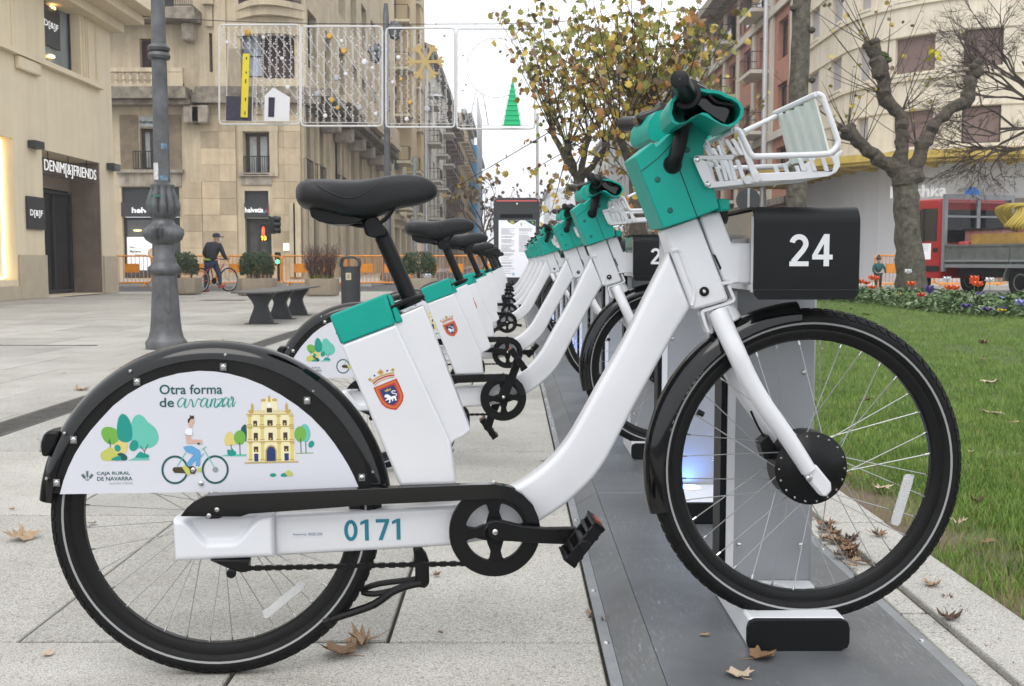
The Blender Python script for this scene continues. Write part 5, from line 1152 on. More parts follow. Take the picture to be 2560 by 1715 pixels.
# cream fashion shop on the left
XD = -11.2
def zD(x, y): return onX(x / 1.743, y / 1.743, XD)
def zy(x, y): p = zD(x, y); return p.y, p.z
def rectD(x0, y0, x1, y1):            # sighted rectangle on the shop wall -> u0,u1,z0,z1 (u = y - 14)
    a, c = zD(x0, (y0)), zD(x1, (y1)); return [a.y - 14, c.y - 14, None, None]
FD = Face([(XD, 14), (XD, 29.75)], 1)
df = thing('fashion_shop', 'cream stucco corner shop with a dark recessed entrance and lit windows', 'shop', (XD, 22, 0))
uy = lambda x: zD(x, 900).y - 14
zz = lambda x, y: zD(x, y).z
win_s = (3.0, uy(66), 0.45, zz(66, 605)); ent = (uy(190), uy(440), 0.02, zz(440, 712), 0.24 * (uy(440) - uy(190)) + 0.05); DJ = ent[4] - 0.05; win_u = (uy(220), uy(372), zz(372, 335), 9.5)
b = MB(); FD.wall(b, 0, 15.75, 0, 12, [win_s, ent, win_u], 0.35)
b.add([(XD, 29.75, 0), (XD - 9, 29.75, 0), (XD - 9, 29.75, 12), (XD, 29.75, 12)], [(0, 1, 2, 3)]); b.build('wall', M['st_cream'], df, smooth=0)
w = window(FD, df, win_s, M['glass_pale'], None, 'shop_window', d=0.3)
b = MB(); FD.slab(b, win_s[1] - 0.10, win_s[1] - 0.02, win_s[2] + 0.05, win_s[3] - 0.03, -0.28, -0.24); FD.slab(b, win_s[0], win_s[1] - 0.11, win_s[3] - 0.09, win_s[3] - 0.03, -0.28, -0.24); FD.slab(b, win_s[0], win_s[1] - 0.11, win_s[2] + 0.02, win_s[2] + 0.06, -0.28, -0.24); b.build('light_strip', M['warm2'], w, smooth=0)
w = window(FD, df, win_u, M['glass_pale'], M['anth'], 'window', 0.05, 0, d=0.3)
r_ = (uy(253), uy(327), zz(327, 232), zz(327, 66)); b = MB(); FD.slab(b, r_[0], r_[1], r_[2], r_[3], -0.28, -0.24); pn = b.build('hanging_sign', M['anth'], w, smooth=0)
def textD(s_, u0, u1, z0, z1, d, par, m='signw', bold=0.02, ext=0.0, name='lettering'): return text_on(name, s_, M[m], par, FD.P(u0, d, z0), (0, 1, 0), (0, 0, 1), u1 - u0, z1 - z0, bold, ext)
textD('D[&]F', r_[0] + .1, r_[1] - .1, lerp(r_[2], r_[3], .42), lerp(r_[2], r_[3], .62), -0.235, pn)
for xz, yz in ((300, 55), (290, 260)):
    b = MB(); p = FD.P(uy(xz), -0.27, zz(xz, yz)); b.lathe([(0.10, 0), (0.09, 0.05), (0.001, 0.08)], p, 'Z', 12); b.build('spot_lamp', M['warm'], w)
# entrance: side wall, glazed door, threshold, illuminated name
b = MB(); FD.slab(b, ent[0], ent[1], 0.02, ent[3], -DJ - 0.049, -DJ - 0.03); b.build('entrance_back', M['glass_dark'], df, smooth=0)
b = MB(); b.box(XD - DJ, XD - 0.02, 14 + ent[1] - 0.03, 14 + ent[1] - 0.004, 0.02, ent[3] - 0.01); jm = b.build('entrance_side', M['stone_brown'], df, smooth=0)
b = MB(); b.box(XD - DJ * .85, XD - DJ * .15, 14 + ent[1] - 0.045, 14 + ent[1] - 0.031, 0.5, 2.3); b.build('side_panel', M['stone_brown'], jm, bevel=0.004)
b = MB(); FD.slab(b, ent[0], ent[1], -0.01, 0.015, -DJ, -0.02); b.build('threshold', mat('red_tile', (0.33, 0.24, 0.2), 0.6, var=0.15), df, smooth=0)
door = (ent[0] + 0.05, ent[1] - 0.05, 0.05, 2.7); window(FD, df, door, M['glass_dark'], M['anth'], 'glazed_door', 0.07, 2, 1, d=DJ - 0.02)
b = MB(); FD.slab(b, ent[0] + .02, ent[1] - .03, 2.75, ent[3] - 0.02, -DJ + 0.01, -DJ + 0.03); b.build('transom', M['stone_brown'], df, smooth=0)
textD('DENIM[&]FRIENDS', ent[0] + 0.25, ent[1] - 0.12, ent[3] - 0.55, ent[3] - 0.20, -0.06, df, ext=0.012, bold=0.0)
b = MB(); FD.slab(b, ent[0] + 0.25, ent[1] - 0.12, ent[3] - 0.58, ent[3] - 0.55, -0.14, -0.10); b.build('letter_rail', M['anth'], df, smooth=0)
for k in range(3):
    b = MB(); p = FD.P(lerp(ent[0], ent[1], (k + .5) / 3), -0.12, ent[3] - 0.2); b.box(p.x - .01, p.x + .01, p.y - .01, p.y + .01, p.z, p.z + 0.2); b.build('letter_hanger', M['anth'], df)
pq = (uy(110), uy(184), zz(147, 1000), zz(147, 858)); b = MB(); FD.slab(b, *pq, 0.01, 0.06); pl_ = b.build('plaque', M['anth'], df, smooth=0)
textD('D[&]F', pq[0] + .1, pq[1] - .12, lerp(pq[2], pq[3], .36), lerp(pq[2], pq[3], .60), 0.063, pl_)
for x0, x1, y0, y1 in ((128, 168, 612, 645), (468, 500, 711, 740)):
    b = MB(); FD.slab(b, uy(x0), uy(x1), zz(x0, y1), zz(x0, y0), 0.01, 0.20); b.build('wall_lamp', M['anth'], df, bevel=0.01)
b = MB()

for a0_, a1_, h_ in ((win_s[1] + 0.05, ent[0] - 0.01, 1.02), (ent[1] + 0.01, 15.74, 1.02), (0, win_s[1] + 0.04, 0.32)): b = MB(); FD.slab(b, a0_, a1_, 0.0, h_, 0.004, 0.06); b.build('plinth', M['plinth'], df, bevel=0.01)
zc = zz(445, 388); b = MB(); FD.slab(b, 0, uy(447), zc - 0.06, zc + 0.04, 0.003, 0.16); FD.slab(b, 0, uy(440), zc + 0.041, zc + 0.09, 0.003, 0.08); b.build('string_course', M['st_cream'], df, smooth=0)
for k, xx in enumerate((383, 392, 401, 437)): b = MB(); FD.slab(b, uy(xx) - 0.05, uy(xx), zc + 0.1, 9.5, 0.003, 0.05); b.build('pilaster_rib', M['st_cream'], df, smooth=0)
for xx in (5, 18, 80): b = MB(); FD.slab(b, uy(xx) - 0.06, uy(xx), zc + 0.1, 9.5, 0.003, 0.05); b.build('pilaster_rib', M['st_cream'], df, smooth=0)
b = MB(); FD.slab(b, uy(85), uy(180), zc - 0.36, zc - 0.07, 0.003, 0.12); b.build('console', M['st_cream'], df, bevel=0.03)
b = MB(); b.box(XD - 2, XD + 1.25, 23, 30.4, 7.75, 8.2); b.box(XD - 1, XD + 0.85, 23, 30.1, 7.5, 7.745); b.box(XD - 1, XD + 0.35, 23, 29.9, 7.25, 7.495); b.build('eaves', M['st_cream'], df, smooth=0)

# sandstone corner block with the insurance office
YH = 46.0
def hz(x, y): return at(280 + x / 2.855, y / 2.855, YH)          # upper sightings
def hz2(x, y): return at(280 + x / 3.25, 400 + y / 3.25, YH)     # street-level sightings
X0H = -22.0; XC = at(752, 400, YH).x
FH = Face([(X0H, YH), (XC, YH)], 1)
ho = thing('corner_office_block', 'tan sandstone corner building with insurance office shop fronts and stone balustrade', 'building', (XC - 6, YH, 0))
def rh(f, x0, y0, x1, y1): a, c = f(x0, y0), f(x1, y1); return (a.x - X0H, c.x - X0H, c.z, a.z)
shop = rh(hz2, 75, 220, 560, 835); shop = (shop[0], shop[1], 0.15, shop[3]); dr2 = rh(hz2, 1075, 250, 1280, 835); dr2 = (dr2[0], dr2[1], 0.1, dr2[3])
w1 = rh(hz, 195, 915, 345, 1215); w2 = rh(hz, 945, 945, 1125, 1255); w3 = rh(hz, 195, 275, 345, 510); w4 = rh(hz, 690, 235, 720, 515); w5 = rh(hz, 915, 245, 1330, 560); w6 = rh(hz, 200, -300, 440, 60); w7 = rh(hz, 930, -330, 1300, 20)
b = MB(); holes = [shop, dr2, w1, w2, w3, w4, w5, w6, w7]; FH.wall(b, 0, XC - X0H, 0, 22, holes, 0.4); b.build('wall', M['sand_wall'], ho, smooth=0)
zfl = hz(0, 690).z; zfl2 = hz(0, 820).z
def overl(u0, u1, z0, z1, hs, g=0.06): return any(u0 < h[1] + g and u1 > h[0] - g and z0 < h[3] + g and z1 > h[2] - g for h in hs)
rb = random.Random(4); nblk = 0
panel_r = rh(hz, 55, 820, 500, 1230)
cols = [hz2(-60, 0).x - X0H, hz2(72, 0).x - X0H, hz2(568, 0).x - X0H, hz2(726, 0).x - X0H, hz2(874, 0).x - X0H, hz2(1010, 0).x - X0H, hz2(1070, 0).x - X0H, hz2(1300, 0).x - X0H, hz2(1400, 0).x - X0H, XC - X0H]
z = 0.02; rowi = 0
while z < zfl2 + 0.35:
    hh = 0.72
    for i in range(len(cols) - 1):
        a, c = cols[i], cols[i + 1]
        if i in (1, 6): 
            parts_ = [(a, c)]
        else: parts_ = [(a, c)] if c - a < 1.3 else [(a, (a + c) / 2), ((a + c) / 2, c)]
        for (p, q) in parts_:
            if overl(p, q, z, z + hh, holes + [panel_r]): continue
            m_ = MB(); pr = 0.05 + (0.03 if i % 2 == 0 else 0.0) + rb.uniform(0, 0.006); FH.slab(m_, p + 0.006, q - 0.006, z + 0.006, z + hh - 0.006, 0.002, pr); m_.build('stone_block', M['sand'], ho, smooth=0); nblk += 1
    z += hh; rowi += 1
# shop front
w = window(FH, ho, (shop[0], shop[1], shop[2], hz2(0, 465).z), M['glass_shop'], M['anth'], 'shop_window', 0.10, 0, d=0.25)
sg = (shop[0], shop[1], hz2(0, 462).z, hz2(0, 345).z); b = MB(); FH.slab(b, *sg, -0.05, 0.10); sgo = b.build('fascia_sign', M['anth'], ho, smooth=0)
def textH(s_, x0, y0, x1, y1, d, par, f=hz2, m='signw', bold=0.03): a, c = f(x0, y1), f(x1, y0); return text_on('lettering', s_, M[m], par, (a.x, YH - d, a.z), (1, 0, 0), (0, 0, 1), c.x - a.x, c.z - a.z, bold)
textH('helvetia', 168, 385, 405, 432, 0.105, sgo)
b = MB(); FH.slab(b, shop[0], shop[1], sg[3] + 0.01, shop[3], -0.2, -0.12); b.build('shutter_box', M['anth'], ho, smooth=0)
po = rh(hz2, 95, 625, 350, 830); b = MB(); FH.slab(b, po[0], po[1], 0.5, po[3], -0.24, -0.22); poo = b.build('poster', M['signw'], w, smooth=0)
textH('Hoy.', 130, 700, 178, 720, -0.215, poo, m='anth'); textH('Mañana.', 130, 732, 225, 752, -0.215, poo, m='anth'); textH('Siempre.', 172, 762, 268, 782, -0.215, poo, m='anth')
a_ = hz2(322, 760); b = MB(); b.lathe([(0.0005, 0), (0.34, 0.02), (0.36, .05)], (a_.x, YH + 0.205, a_.z), 'Y', 20); b.build('poster_portrait', mat('portrait_tones', (0.45, 0.25, 0.15), 0.6, col2=(0.6, 0.42, 0.3), vscale=3), poo)
a_ = hz2(195, 578); b = MB(); b.lathe([(0.001, 0), (0.16, 0.02), (0.18, .05), (0.001, 0.07)], (a_.x, YH + 0.2, a_.z), 'Z', 14); b.build('ceiling_lamp', M['warm'], w)
# door
sg2 = (dr2[0], dr2[1], hz2(0, 470).z, hz2(0, 350).z); b = MB(); FH.slab(b, *sg2, -0.05, 0.06); sg2o = b.build('fascia_sign', M['anth'], ho, smooth=0)
textH('helvetia', 1083, 385, 1232, 428, 0.066, sg2o)
for pts, m_ in ((((1236, 432), (1258, 385), (1262, 400), (1246, 436)), 'p_blue'), (((1258, 384), (1278, 430), (1266, 434), (1250, 398)), 'p_red')):
    b = MB(); P3 = [hz2(x, y) for x, y in pts]; P3 = [Vector((p.x, YH - 0.067, p.z)) for p in P3]; b.add(P3, [(0, 1, 2, 3)]); b.build('sign_emblem', M[m_], sg2o, smooth=0)
b = MB(); FH.slab(b, dr2[0], dr2[1], sg2[3] + .01, dr2[3], -0.2, -0.14); b.build('shutter_box', M['anth'], ho, smooth=0)
window(FH, ho, (dr2[0], dr2[1], dr2[2], sg2[2] - 0.01), M['glass_shop'], M['anth'], 'glazed_door', 0.12, 1, d=0.3)
# first floor windows
for h, nm in ((w1, 1), (w2, 2)):
    window(FH, ho, h, M['curtain'], M['frame_brown'], 'window', 0.14, 1, 1, d=0.3)
    zr = lerp(h[2], h[3], 0.44); railing(FH, ho, h[0] - (0.25 if nm == 1 else 0.02), h[1] + (0.25 if nm == 1 else 0.02), h[2] + 0.05, zr, 0.16, M['iron'], 12)
b = MB(); FH.slab(b, panel_r[0], w1[0] - 0.05, panel_r[2], panel_r[3], 0.003, 0.05); FH.slab(b, w1[1] + 0.05, panel_r[1], panel_r[2], panel_r[3], 0.003, 0.05)
M['hbrick'] = mat('herringbone_brick', (0.24, 0.19, 0.13), 0.9, var=0.25, vscale=2, bump=0.4, bscale=12)
def bricknodes(m, sc=1.0):
    n, l = m.node_tree.nodes, m.node_tree.links; g = n.new('ShaderNodeNewGeometry'); sx = n.new('ShaderNodeSeparateXYZ'); l.new(g.outputs['Position'], sx.inputs[0]); ad = n.new('ShaderNodeMath'); l.new(sx.outputs[0], ad.inputs[0]); l.new(sx.outputs[1], ad.inputs[1]); cb = n.new('ShaderNodeCombineXYZ'); l.new(ad.outputs[0], cb.inputs[0]); l.new(sx.outputs[2], cb.inputs[1])
    t = n.new('ShaderNodeTexBrick'); t.inputs['Scale'].default_value = 4.0 * sc; l.new(cb.outputs[0], t.inputs['Vector']); bp = n.new('ShaderNodeBump'); bp.inputs['Strength'].default_value = 0.8; bp.inputs['Distance'].default_value = 0.02; l.new(t.outputs['Fac'], bp.inputs['Height']); bp.invert = True; l.new(bp.outputs[0], n['Principled BSDF'].inputs['Normal'])
bricknodes(M['hbrick']); b.build('brick_panel', M['hbrick'], ho, smooth=0)
sgw = rh(hz, 198, 832, 345, 905); b = MB(); FH.slab(b, *sgw, -0.02, 0.08); s3 = b.build('sign_board', M['curtain'], ho, smooth=0); textH('helvetia', 203, 858, 330, 885, 0.085, s3, hz, 'anth')
for x0, y0, x1, y1 in ((50, 1235, 500, 1330), (925, 1258, 1145, 1320)):
    r_ = rh(hz, x0, y0, x1, y1); b = MB(); FH.slab(b, r_[0], r_[1], r_[2], r_[3], 0.003, 0.06); FH.slab(b, r_[0] - .1, r_[1] + .1, r_[3] + 0.003, r_[3] + 0.14, 0.003, 0.18); b.build('spandrel', M['sand_grey'], ho, smooth=0)
for (x0, y0, x1, y1) in ((905, 905, 945, 1260), (1127, 905, 1190, 1260)):
    r_ = rh(hz, x0, y0, x1, y1); b = MB(); FH.slab(b, *r_, 0.08, 0.13); b.build('window_surround', M['sand_wall'], ho, smooth=0)
r_ = rh(hz, 905, 890, 1190, 940); b = MB(); FH.slab(b, *r_, 0.08, 0.14); b.build('window_surround', M['sand_wall'], ho, smooth=0)
# upper windows
window(FH, ho, w3, M['blind_brown'], M['frame_brown'], 'window', 0.06, 0, d=0.35); window(FH, ho, w4, M['blind_brown'], None, 'window', d=0.35); window(FH, ho, w6, M['glass_dark'], M['frame_brown'], 'window', 0.08, 1, d=0.35); window(FH, ho, w7, M['glass_dark'], M['frame_brown'], 'window', 0.08, 2, d=0.35)
us = lerp(w5[0], w5[1], 0.36); window(FH, ho, (w5[0], us, w5[2] + .1, w5[3]), M['blind_blue'], M['frame_brown'], 'window', 0.05, 0, 2, d=0.3); window(FH, ho, (us + .02, w5[1], w5[2], w5[3]), M['blind_brown'], M['frame_brown'], 'window', 0.07, 2, d=0.3)
# main balustrade and cornice under it
zb0, zb1 = hz(0, 640).z, hz(0, 520).z
ub = hz(540, 0).x - X0H
b = MB(); FH.slab(b, 0, ub + 0.1, zb0 - 0.5, zb0 - 0.02, 0.003, 1.0); FH.slab(b, 0, ub + 0.2, zb0 - 0.72, zb0 - 0.52, 0.003, 0.7); FH.slab(b, ub + .21, XC - X0H + 0.05, zb0 - 0.62, zb0 - 0.2, 0.003, 0.5); FH.slab(b, ub + .3, XC - X0H, zb0 - 0.19, zb0 + 0.1, 0.003, 0.3); b.build('cornice', M['st_dark'], ho, smooth=0)
b = MB(); FH.slab(b, 0, ub, zb1 - 0.12, zb1 + 0.05, 0.72, 0.98); FH.slab(b, ub - 0.75, ub, zb0, zb1 - .121, 0.74, 0.96); FH.slab(b, 0, ub, zb0 - 0.019, zb0 + 0.12, 0.76, 0.94); b.build('balustrade_rail', M['sand_wall'], ho, smooth=0)
ul = hz(20, 0).x - X0H; k = 0
while ul + k * 0.30 < ub - 0.9:
    u = ul + k * 0.30; p = FH.P(u, 0.85, zb0 + 0.12); hgt = zb1 - zb0 - 0.24
    MB().lathe([(0.07, 0), (0.07, .05), (0.045, .1), (0.085, hgt * .35), (0.045, hgt * .8), (0.07, hgt * .9), (0.07, hgt)], p, 'Z', 10).build('baluster', M['sand_wall'], ho); k += 1
for uu in (hz(510, 0).x - X0H, hz(600, 0).x - X0H - 0.2):
    b = MB(); FH.slab(b, uu, uu + 0.75, zb0 - 1.5, zb0 - 0.73, 0.003, 0.55); b.build('bracket', M['sand_grey'], ho, bevel=0.08)
# balconies above
zt0 = hz(0, 90).z; r_ = rh(hz, 430, 90, 640, 130); b = MB(); FH.slab(b, 0, r_[1], zt0 - 0.5, zt0, 0.003, 1.1); b.build('balcony_slab', M['st_dark'], ho, smooth=0); railing(FH, ho, 0.1, r_[1] - 0.1, zt0 + 0.08, zt0 + 1.1, 1.0, M['iron'], 110)
b = MB(); FH.slab(b, hz(515, 0).x - X0H, hz(600, 0).x - X0H, zt0 - 1.3, zt0 - 0.51, 0.003, 0.6); b.build('bracket', M['sand_grey'], ho, bevel=0.1)
def bow(u0, u1, d0, dm, n=10): return [(u0 + (u1 - u0) * k / n, d0 + (dm - d0) * math.sin(PI * k / n)) for k in range(n + 1)]
zt1 = hz(0, 40).z; ua, uc = hz(885, 0).x - X0H, hz(1385, 0).x - X0H
bw_ = bow(ua, uc, 0.05, 1.3); b = MB()
for (za, zb_, sc) in ((zt1 - 0.25, zt1 - 0.0, 1.0), (zt1 - 0.6, zt1 - 0.252, 0.8), (zt1 - 1.3, zt1 - 0.602, 0.5)):
    vs = [FH.P(u, d * sc, za) for u, d in bw_] + [FH.P(u, d * sc, zb_) for u, d in bw_]; n = len(bw_)
    fs = [(i, i + 1, n + i + 1, n + i) for i in range(n - 1)] + [tuple(range(n)), tuple(range(2 * n - 1, n - 1, -1))]; b.add(vs, fs)
b.build('bowed_balcony', M['sand_wall'], ho, smooth=0)
b = MB()
for k in range(61):
    t = k / 60; u = ua + (uc - ua) * (0.06 + 0.88 * t); d = 0.05 + 1.2 * math.sin(PI * (0.06 + 0.88 * t)); p = FH.P(u, d, zt1); b.box(p.x - .012, p.x + .012, p.y - .012, p.y + .012, zt1, zt1 + 1.05)
for zq in (zt1 + 0.06, zt1 + 1.05): b.tube([FH.P(ua + (uc - ua) * (0.06 + 0.88 * t / 20), 0.05 + 1.2 * math.sin(PI * (0.06 + 0.88 * t / 20)), zq) for t in range(21)], 0.02, 6)
b.build('railing', M['iron'], ho, smooth=0)
b = MB(); r_ = rh(hz, 655, 0, 735, 50); FH.slab(b, r_[0], r_[1], hz(0, 40).z, hz(0, 0).z, 0.003, 0.35); FH.slab(b, r_[0] + .1, r_[1] - .1, hz(0, 190).z, hz(0, 42).z, 0.003, 0.12); b.build('pilaster_capital', M['sand_wall'], ho, smooth=0)
for x_ in (1340, 770):
    b = MB(); u = hz(x_, 0).x - X0H; FH.slab(b, u - 0.25, u + 0.25, zb0 + 0.12, 14, 0.003, 0.10); b.build('pilaster', M['sand_wall'], ho, smooth=0)
b = MB(); r_ = rh(hz2, 1395, 675, 1447, 738); FH.slab(b, *r_, 0.10, 0.12); b.build('notice_plate', M['signw'], ho, smooth=0)
# its long side down the street
FS = Face([(XC, YH), (XC, 74)], 1)
def sx(u, v): return onX(u, v, XC)
def z3(x, y): return sx(740 + x / 3.564, 300 + y / 3.564)
sh_ = []; up1 = []; up2 = []
for (xa, xb) in ((42, 118), (160, 212), (272, 318), (375, 405), (440, 462), (515, 535)):
    ya_, yb_ = z3(xa, 900).y - YH, z3(xb, 900).y - YH; sh_.append((ya_, yb_, 0.2, 3.4))
for (xa, xb) in ((48, 130), (168, 245), (350, 425), (468, 525), (545, 590)):
    ya_, yb_ = z3(xa, 400).y - YH, z3(xb, 400).y - YH; up1.append((ya_, yb_, 4.4, 7.6))
for k in range(6): up2.append((2.0 + k * 4.3, 4.2 + k * 4.3, 9.6, 12.2))
for k in range(6): up2.append((2.0 + k * 4.3, 4.2 + k * 4.3, 14.0, 16.6))
b = MB(); FS.wall(b, 0, 28, 0, 22, sh_ + up1 + up2, 0.5); b.add([(XC, 74, 0), (XC - 10, 74, 0), (XC - 10, 74, 22), (XC, 74, 22)], [(0, 1, 2, 3)]); b.build('wall', M['sand_wall'], ho, smooth=0)
for k, h in enumerate(sh_): window(FS, ho, h, M['glass_shop'] if k != 2 else M['blind_brown'], M['anth'], 'shop_window', 0.12, 0, d=0.3)
for h in up1: window(FS, ho, h, M['glass_dark'], M['frame_brown'], 'window', 0.12, 1, d=0.4); railing(FS, ho, h[0], h[1], h[2] + .05, h[2] + 1.0, 0.12, M['iron'], 9)
for h in up2: window(FS, ho, h, M['blind_brown'], M['frame_brown'], 'window', 0.1, 1, d=0.4)
b = MB(); FS.slab(b, 0, 28, 8.0, 8.35, 0.003, 1.3); FS.slab(b, 0, 28, 7.7, 7.99, 0.003, 0.9); b.build('cornice', M['st_dark'], ho, smooth=0)
for k in range(3):
    u = 4 + k * 8.5; b = MB(); FS.slab(b, u, u + 5.5, 8.36, 8.7, 0.003, 1.6); FS.slab(b, u, u + 5.5, 8.71, 9.7, 1.35, 1.5); b.build('balcony', M['sand_wall'], ho, smooth=0)
    for q in (0.4, 4.5): b = MB(); FS.slab(b, u + q, u + q + 0.6, 7.0, 7.69, 0.003, 1.0); b.build('bracket', M['sand_grey'], ho, bevel=0.1)
for k in range(9): b = MB(); FS.slab(b, k * 3.2 + 0.1, k * 3.2 + 0.6, 0, 7.6, 0.003, 0.14); b.build('pilaster', M['sand_wall'], ho, smooth=0)
b = MB(); FS.slab(b, 0.4, 2.6, 3.42, 4.1, 0.02, 0.12); b.build('fascia_sign', M['anth'], ho, smooth=0)

# houses further down the left side of the street
def row_house(x, ya, yb, h, fl, wallm, label, nw, pane, balc=None, fh=3.3, roofm=None, name='town_house', side=1, base=4.0, sill=True, front=True, shopm='glass_shop', deep=9):
    t = thing(name, label, 'building', (x, (ya + yb) / 2, 0)); L = yb - ya
    F = Face([(x, ya), (x, yb)], 1) if side > 0 else Face([(x, yb), (x, ya)], 1)
    hs = []; sp = L / nw
    for f in range(fl):
        z0 = base + 0.9 + f * fh
        if z0 + 2 > h: break
        for k in range(nw): hs.append((sp * k + sp * 0.27, sp * k + sp * 0.73, z0, z0 + fh * 0.62))
    sh = [(sp * k + sp * 0.12, sp * k + sp * 0.88, 0.2, base - 0.6) for k in range(nw)]
    b = MB(); F.wall(b, 0, L, 0, h, hs + sh, 0.35); dx = -deep if side > 0 else deep
    b.add([(x, ya, 0), (x + dx, ya, 0), (x + dx, ya, h), (x, ya, h)], [(0, 1, 2, 3)]); b.add([(x, ya, h), (x + dx, ya, h), (x + dx, yb, h), (x, yb, h)], [(0, 1, 2, 3)]); b.add([(x, yb, 0), (x + dx, yb, 0), (x + dx, yb, h), (x, yb, h)], [(0, 1, 2, 3)])
    b.build('wall', M[wallm], t, smooth=0)
    for h_ in hs: window(F, t, h_, M[pane], M['frame_brown'], 'window', 0.1, 1 if sp > 2 else 0, d=0.3)
    for h_ in sh: window(F, t, h_, M[shopm], None, 'shop_window', d=0.3)
    b = MB(); F.slab(b, -0.2, L + 0.2, h - 0.1, h + 0.5, 0.003, 0.7); b.build('cornice', M['st_dark'] if wallm != 'st_yellow' else M['sand_wall'], t, smooth=0); b = MB(); F.slab(b, 0, L, base - 0.1, base + 0.25, 0.003, 0.35); b.build('string_course', M['st_dark'] if wallm != 'st_yellow' else M['sand_wall'], t, smooth=0)
    if balc:
        for f in range(fl):
            z0 = base + 0.8 + f * fh
            if z0 + 2 > h: break
            for k in range(0, nw, balc):
                b = MB(); F.slab(b, sp * k + sp * .12, sp * k + sp * .88, z0 - .2, z0, 0.003, 1.1); s_ = b.build('balcony', M['st_white' if wallm == 'redbrick' else wallm], t, smooth=0)
                railing(F, t, sp * k + sp * .14, sp * k + sp * .86, z0 + 0.03, z0 + 1.0, 1.0, M['iron'], 8)
    if roofm:
        b = MB(); xo = 0.6 if side > 0 else -0.6; b.add([(x + xo, ya - .3, h + .5), (x + xo, yb + .3, h + .5), (x + dx * .6, yb + .3, h + 3), (x + dx * .6, ya - .3, h + 3)], [(0, 1, 2, 3)]); b.add([(x + xo, ya - .3, h + .5), (x + dx * .6, ya - .3, h + 3), (x + dx, ya - .3, h + .5)], [(0, 1, 2)]); b.build('roof', M[roofm], t, smooth=0)
    return t, F, sp
M['st_yellow'] = stucco('pale_yellow_stucco', (0.68, 0.60, 0.43), 0.07); M['st_ochre'] = stucco('ochre_stucco', (0.55, 0.43, 0.26), 0.08); M['st_brown'] = stucco('brown_brick_far', (0.26, 0.18, 0.13), 0.15); M['st_white'] = stucco('pale_render', (0.62, 0.58, 0.50), 0.06); M['st_mist'] = stucco('haze_tinted_render', (0.75, 0.76, 0.78), 0.03); M['st_grey'] = stucco('grey_render', (0.45, 0.45, 0.44), 0.08); M['tile_roof'] = mat('clay_roof', (0.20, 0.10, 0.07), 0.9, var=0.3, vscale=2, bump=0.5, bscale=9)  # near-white st_mist puts part of the distant haze into the wall colour
XL = XC + 0.2
t_, F_, sp_ = row_house(XL + 0.6, 75, 92, 24, 6, 'st_yellow', 'pale yellow ornate town house next down the street from the sandstone block', 4, 'glass_dark', 2)
b = MB(); F_.slab(b, 0.3, 1.6, 7.5, 9.6, 0.05, 0.15); b.build('green_banner', mat('dark_green_banner', (0.01, 0.06, 0.05), 0.6), t_, smooth=0)
for k in range(2): b = MB(); F_.slab(b, 2 + k * 8, 6 + k * 8, 8.2, 24, 0.003, 1.1); bo = b.build('oriel_bay', M['st_ochre'], t_, smooth=0)
t_, F_, sp_ = row_house(XL + 1.6, 92.5, 118, 19, 4, 'st_white', 'cream street house with red roof edge above a white shop', 5, 'glass_dark', 2, roofm='tile_roof')
b = MB(); b.box(XL - 2.2, XL + 1.5, 92.2, 92.45, 0, 4.2); sf = b.build('shop_front', M['p_white'], t_, smooth=0)
text_on('lettering', 'MANGO', M['anth'], sf, (XL - 2.0, 92.15, 3.3), (1, 0, 0), (0, 0, 1), 3.0, 0.62, 0.02)
b = MB(); b.box(XL - 1.8, XL + 1.0, 92.12, 92.19, 0.1, 2.8); b.build('lit_doorway', M['warm2'] if False else mat('lit_interior', (0.5, 0.38, 0.28), 0.5, emit=(1, .75, .5), estr=0.25), sf, smooth=0)
row_house(XL + 1.2, 118.5, 150, 20, 5, 'st_brown', 'brown brick apartment house with stacked balconies down the street', 6, 'glass_dark', 1)
row_house(XL + 1.8, 150.5, 182, 22, 6, 'st_ochre', 'ochre apartment house behind the brown one on the left', 6, 'glass_dark', 1)
# scaffolded house wrapped in blue netting
t_, F_, sp_ = row_house(XL + 1.4, 183, 214, 26, 6, 'st_grey', 'grey building wrapped in scaffolding with bright blue netting', 6, 'glass_dark')
M['net'] = mat('blue_netting', (0.04, 0.30, 0.58), 0.8, var=0.35, vscale=0.6)
for (z0, z1, d) in ((0, 19, 1.6), ):
    b = MB(); F_.slab(b, 0.2, 22, 3.0, 21, 1.5, 1.54); b.add([(XL + 2.9, 182.8, 3), (XL - 3.5, 182.8, 3), (XL - 3.5, 182.8, 21), (XL + 2.9, 182.8, 21)], [(0, 1, 2, 3)]); b.build('netting', M['net'], t_, smooth=0)
for k in range(7):
    b = MB(); u = k * 4.4; b.tube([F_.P(u + 0.1, 1.6, 0), F_.P(u + 0.1, 1.6, 29)], 0.09, 6); b.build('scaffold_pole', M['alu'], t_)
for k in range(7): b = MB(); b.tube([F_.P(0, 1.62, 4 + 3.7 * k), F_.P(30, 1.62, 4 + 3.7 * k)], 0.09, 6); b.build('scaffold_rail', M['alu'], t_)
row_house(XL + 1.6, 215, 262, 24, 6, 'st_grey', 'grey house at the far end of the left side', 8, 'glass_dark')
row_house(12, 330, 400, 24, 6, 'st_mist', 'tall block coloured pale as if fading into the mist at the end of the street', 6, 'glass_pale', side=-1)
row_house(18.5, 190, 240, 25, 6, 'st_white', 'pale misty apartment house far down the right side', 6, 'glass_pale', side=-1)

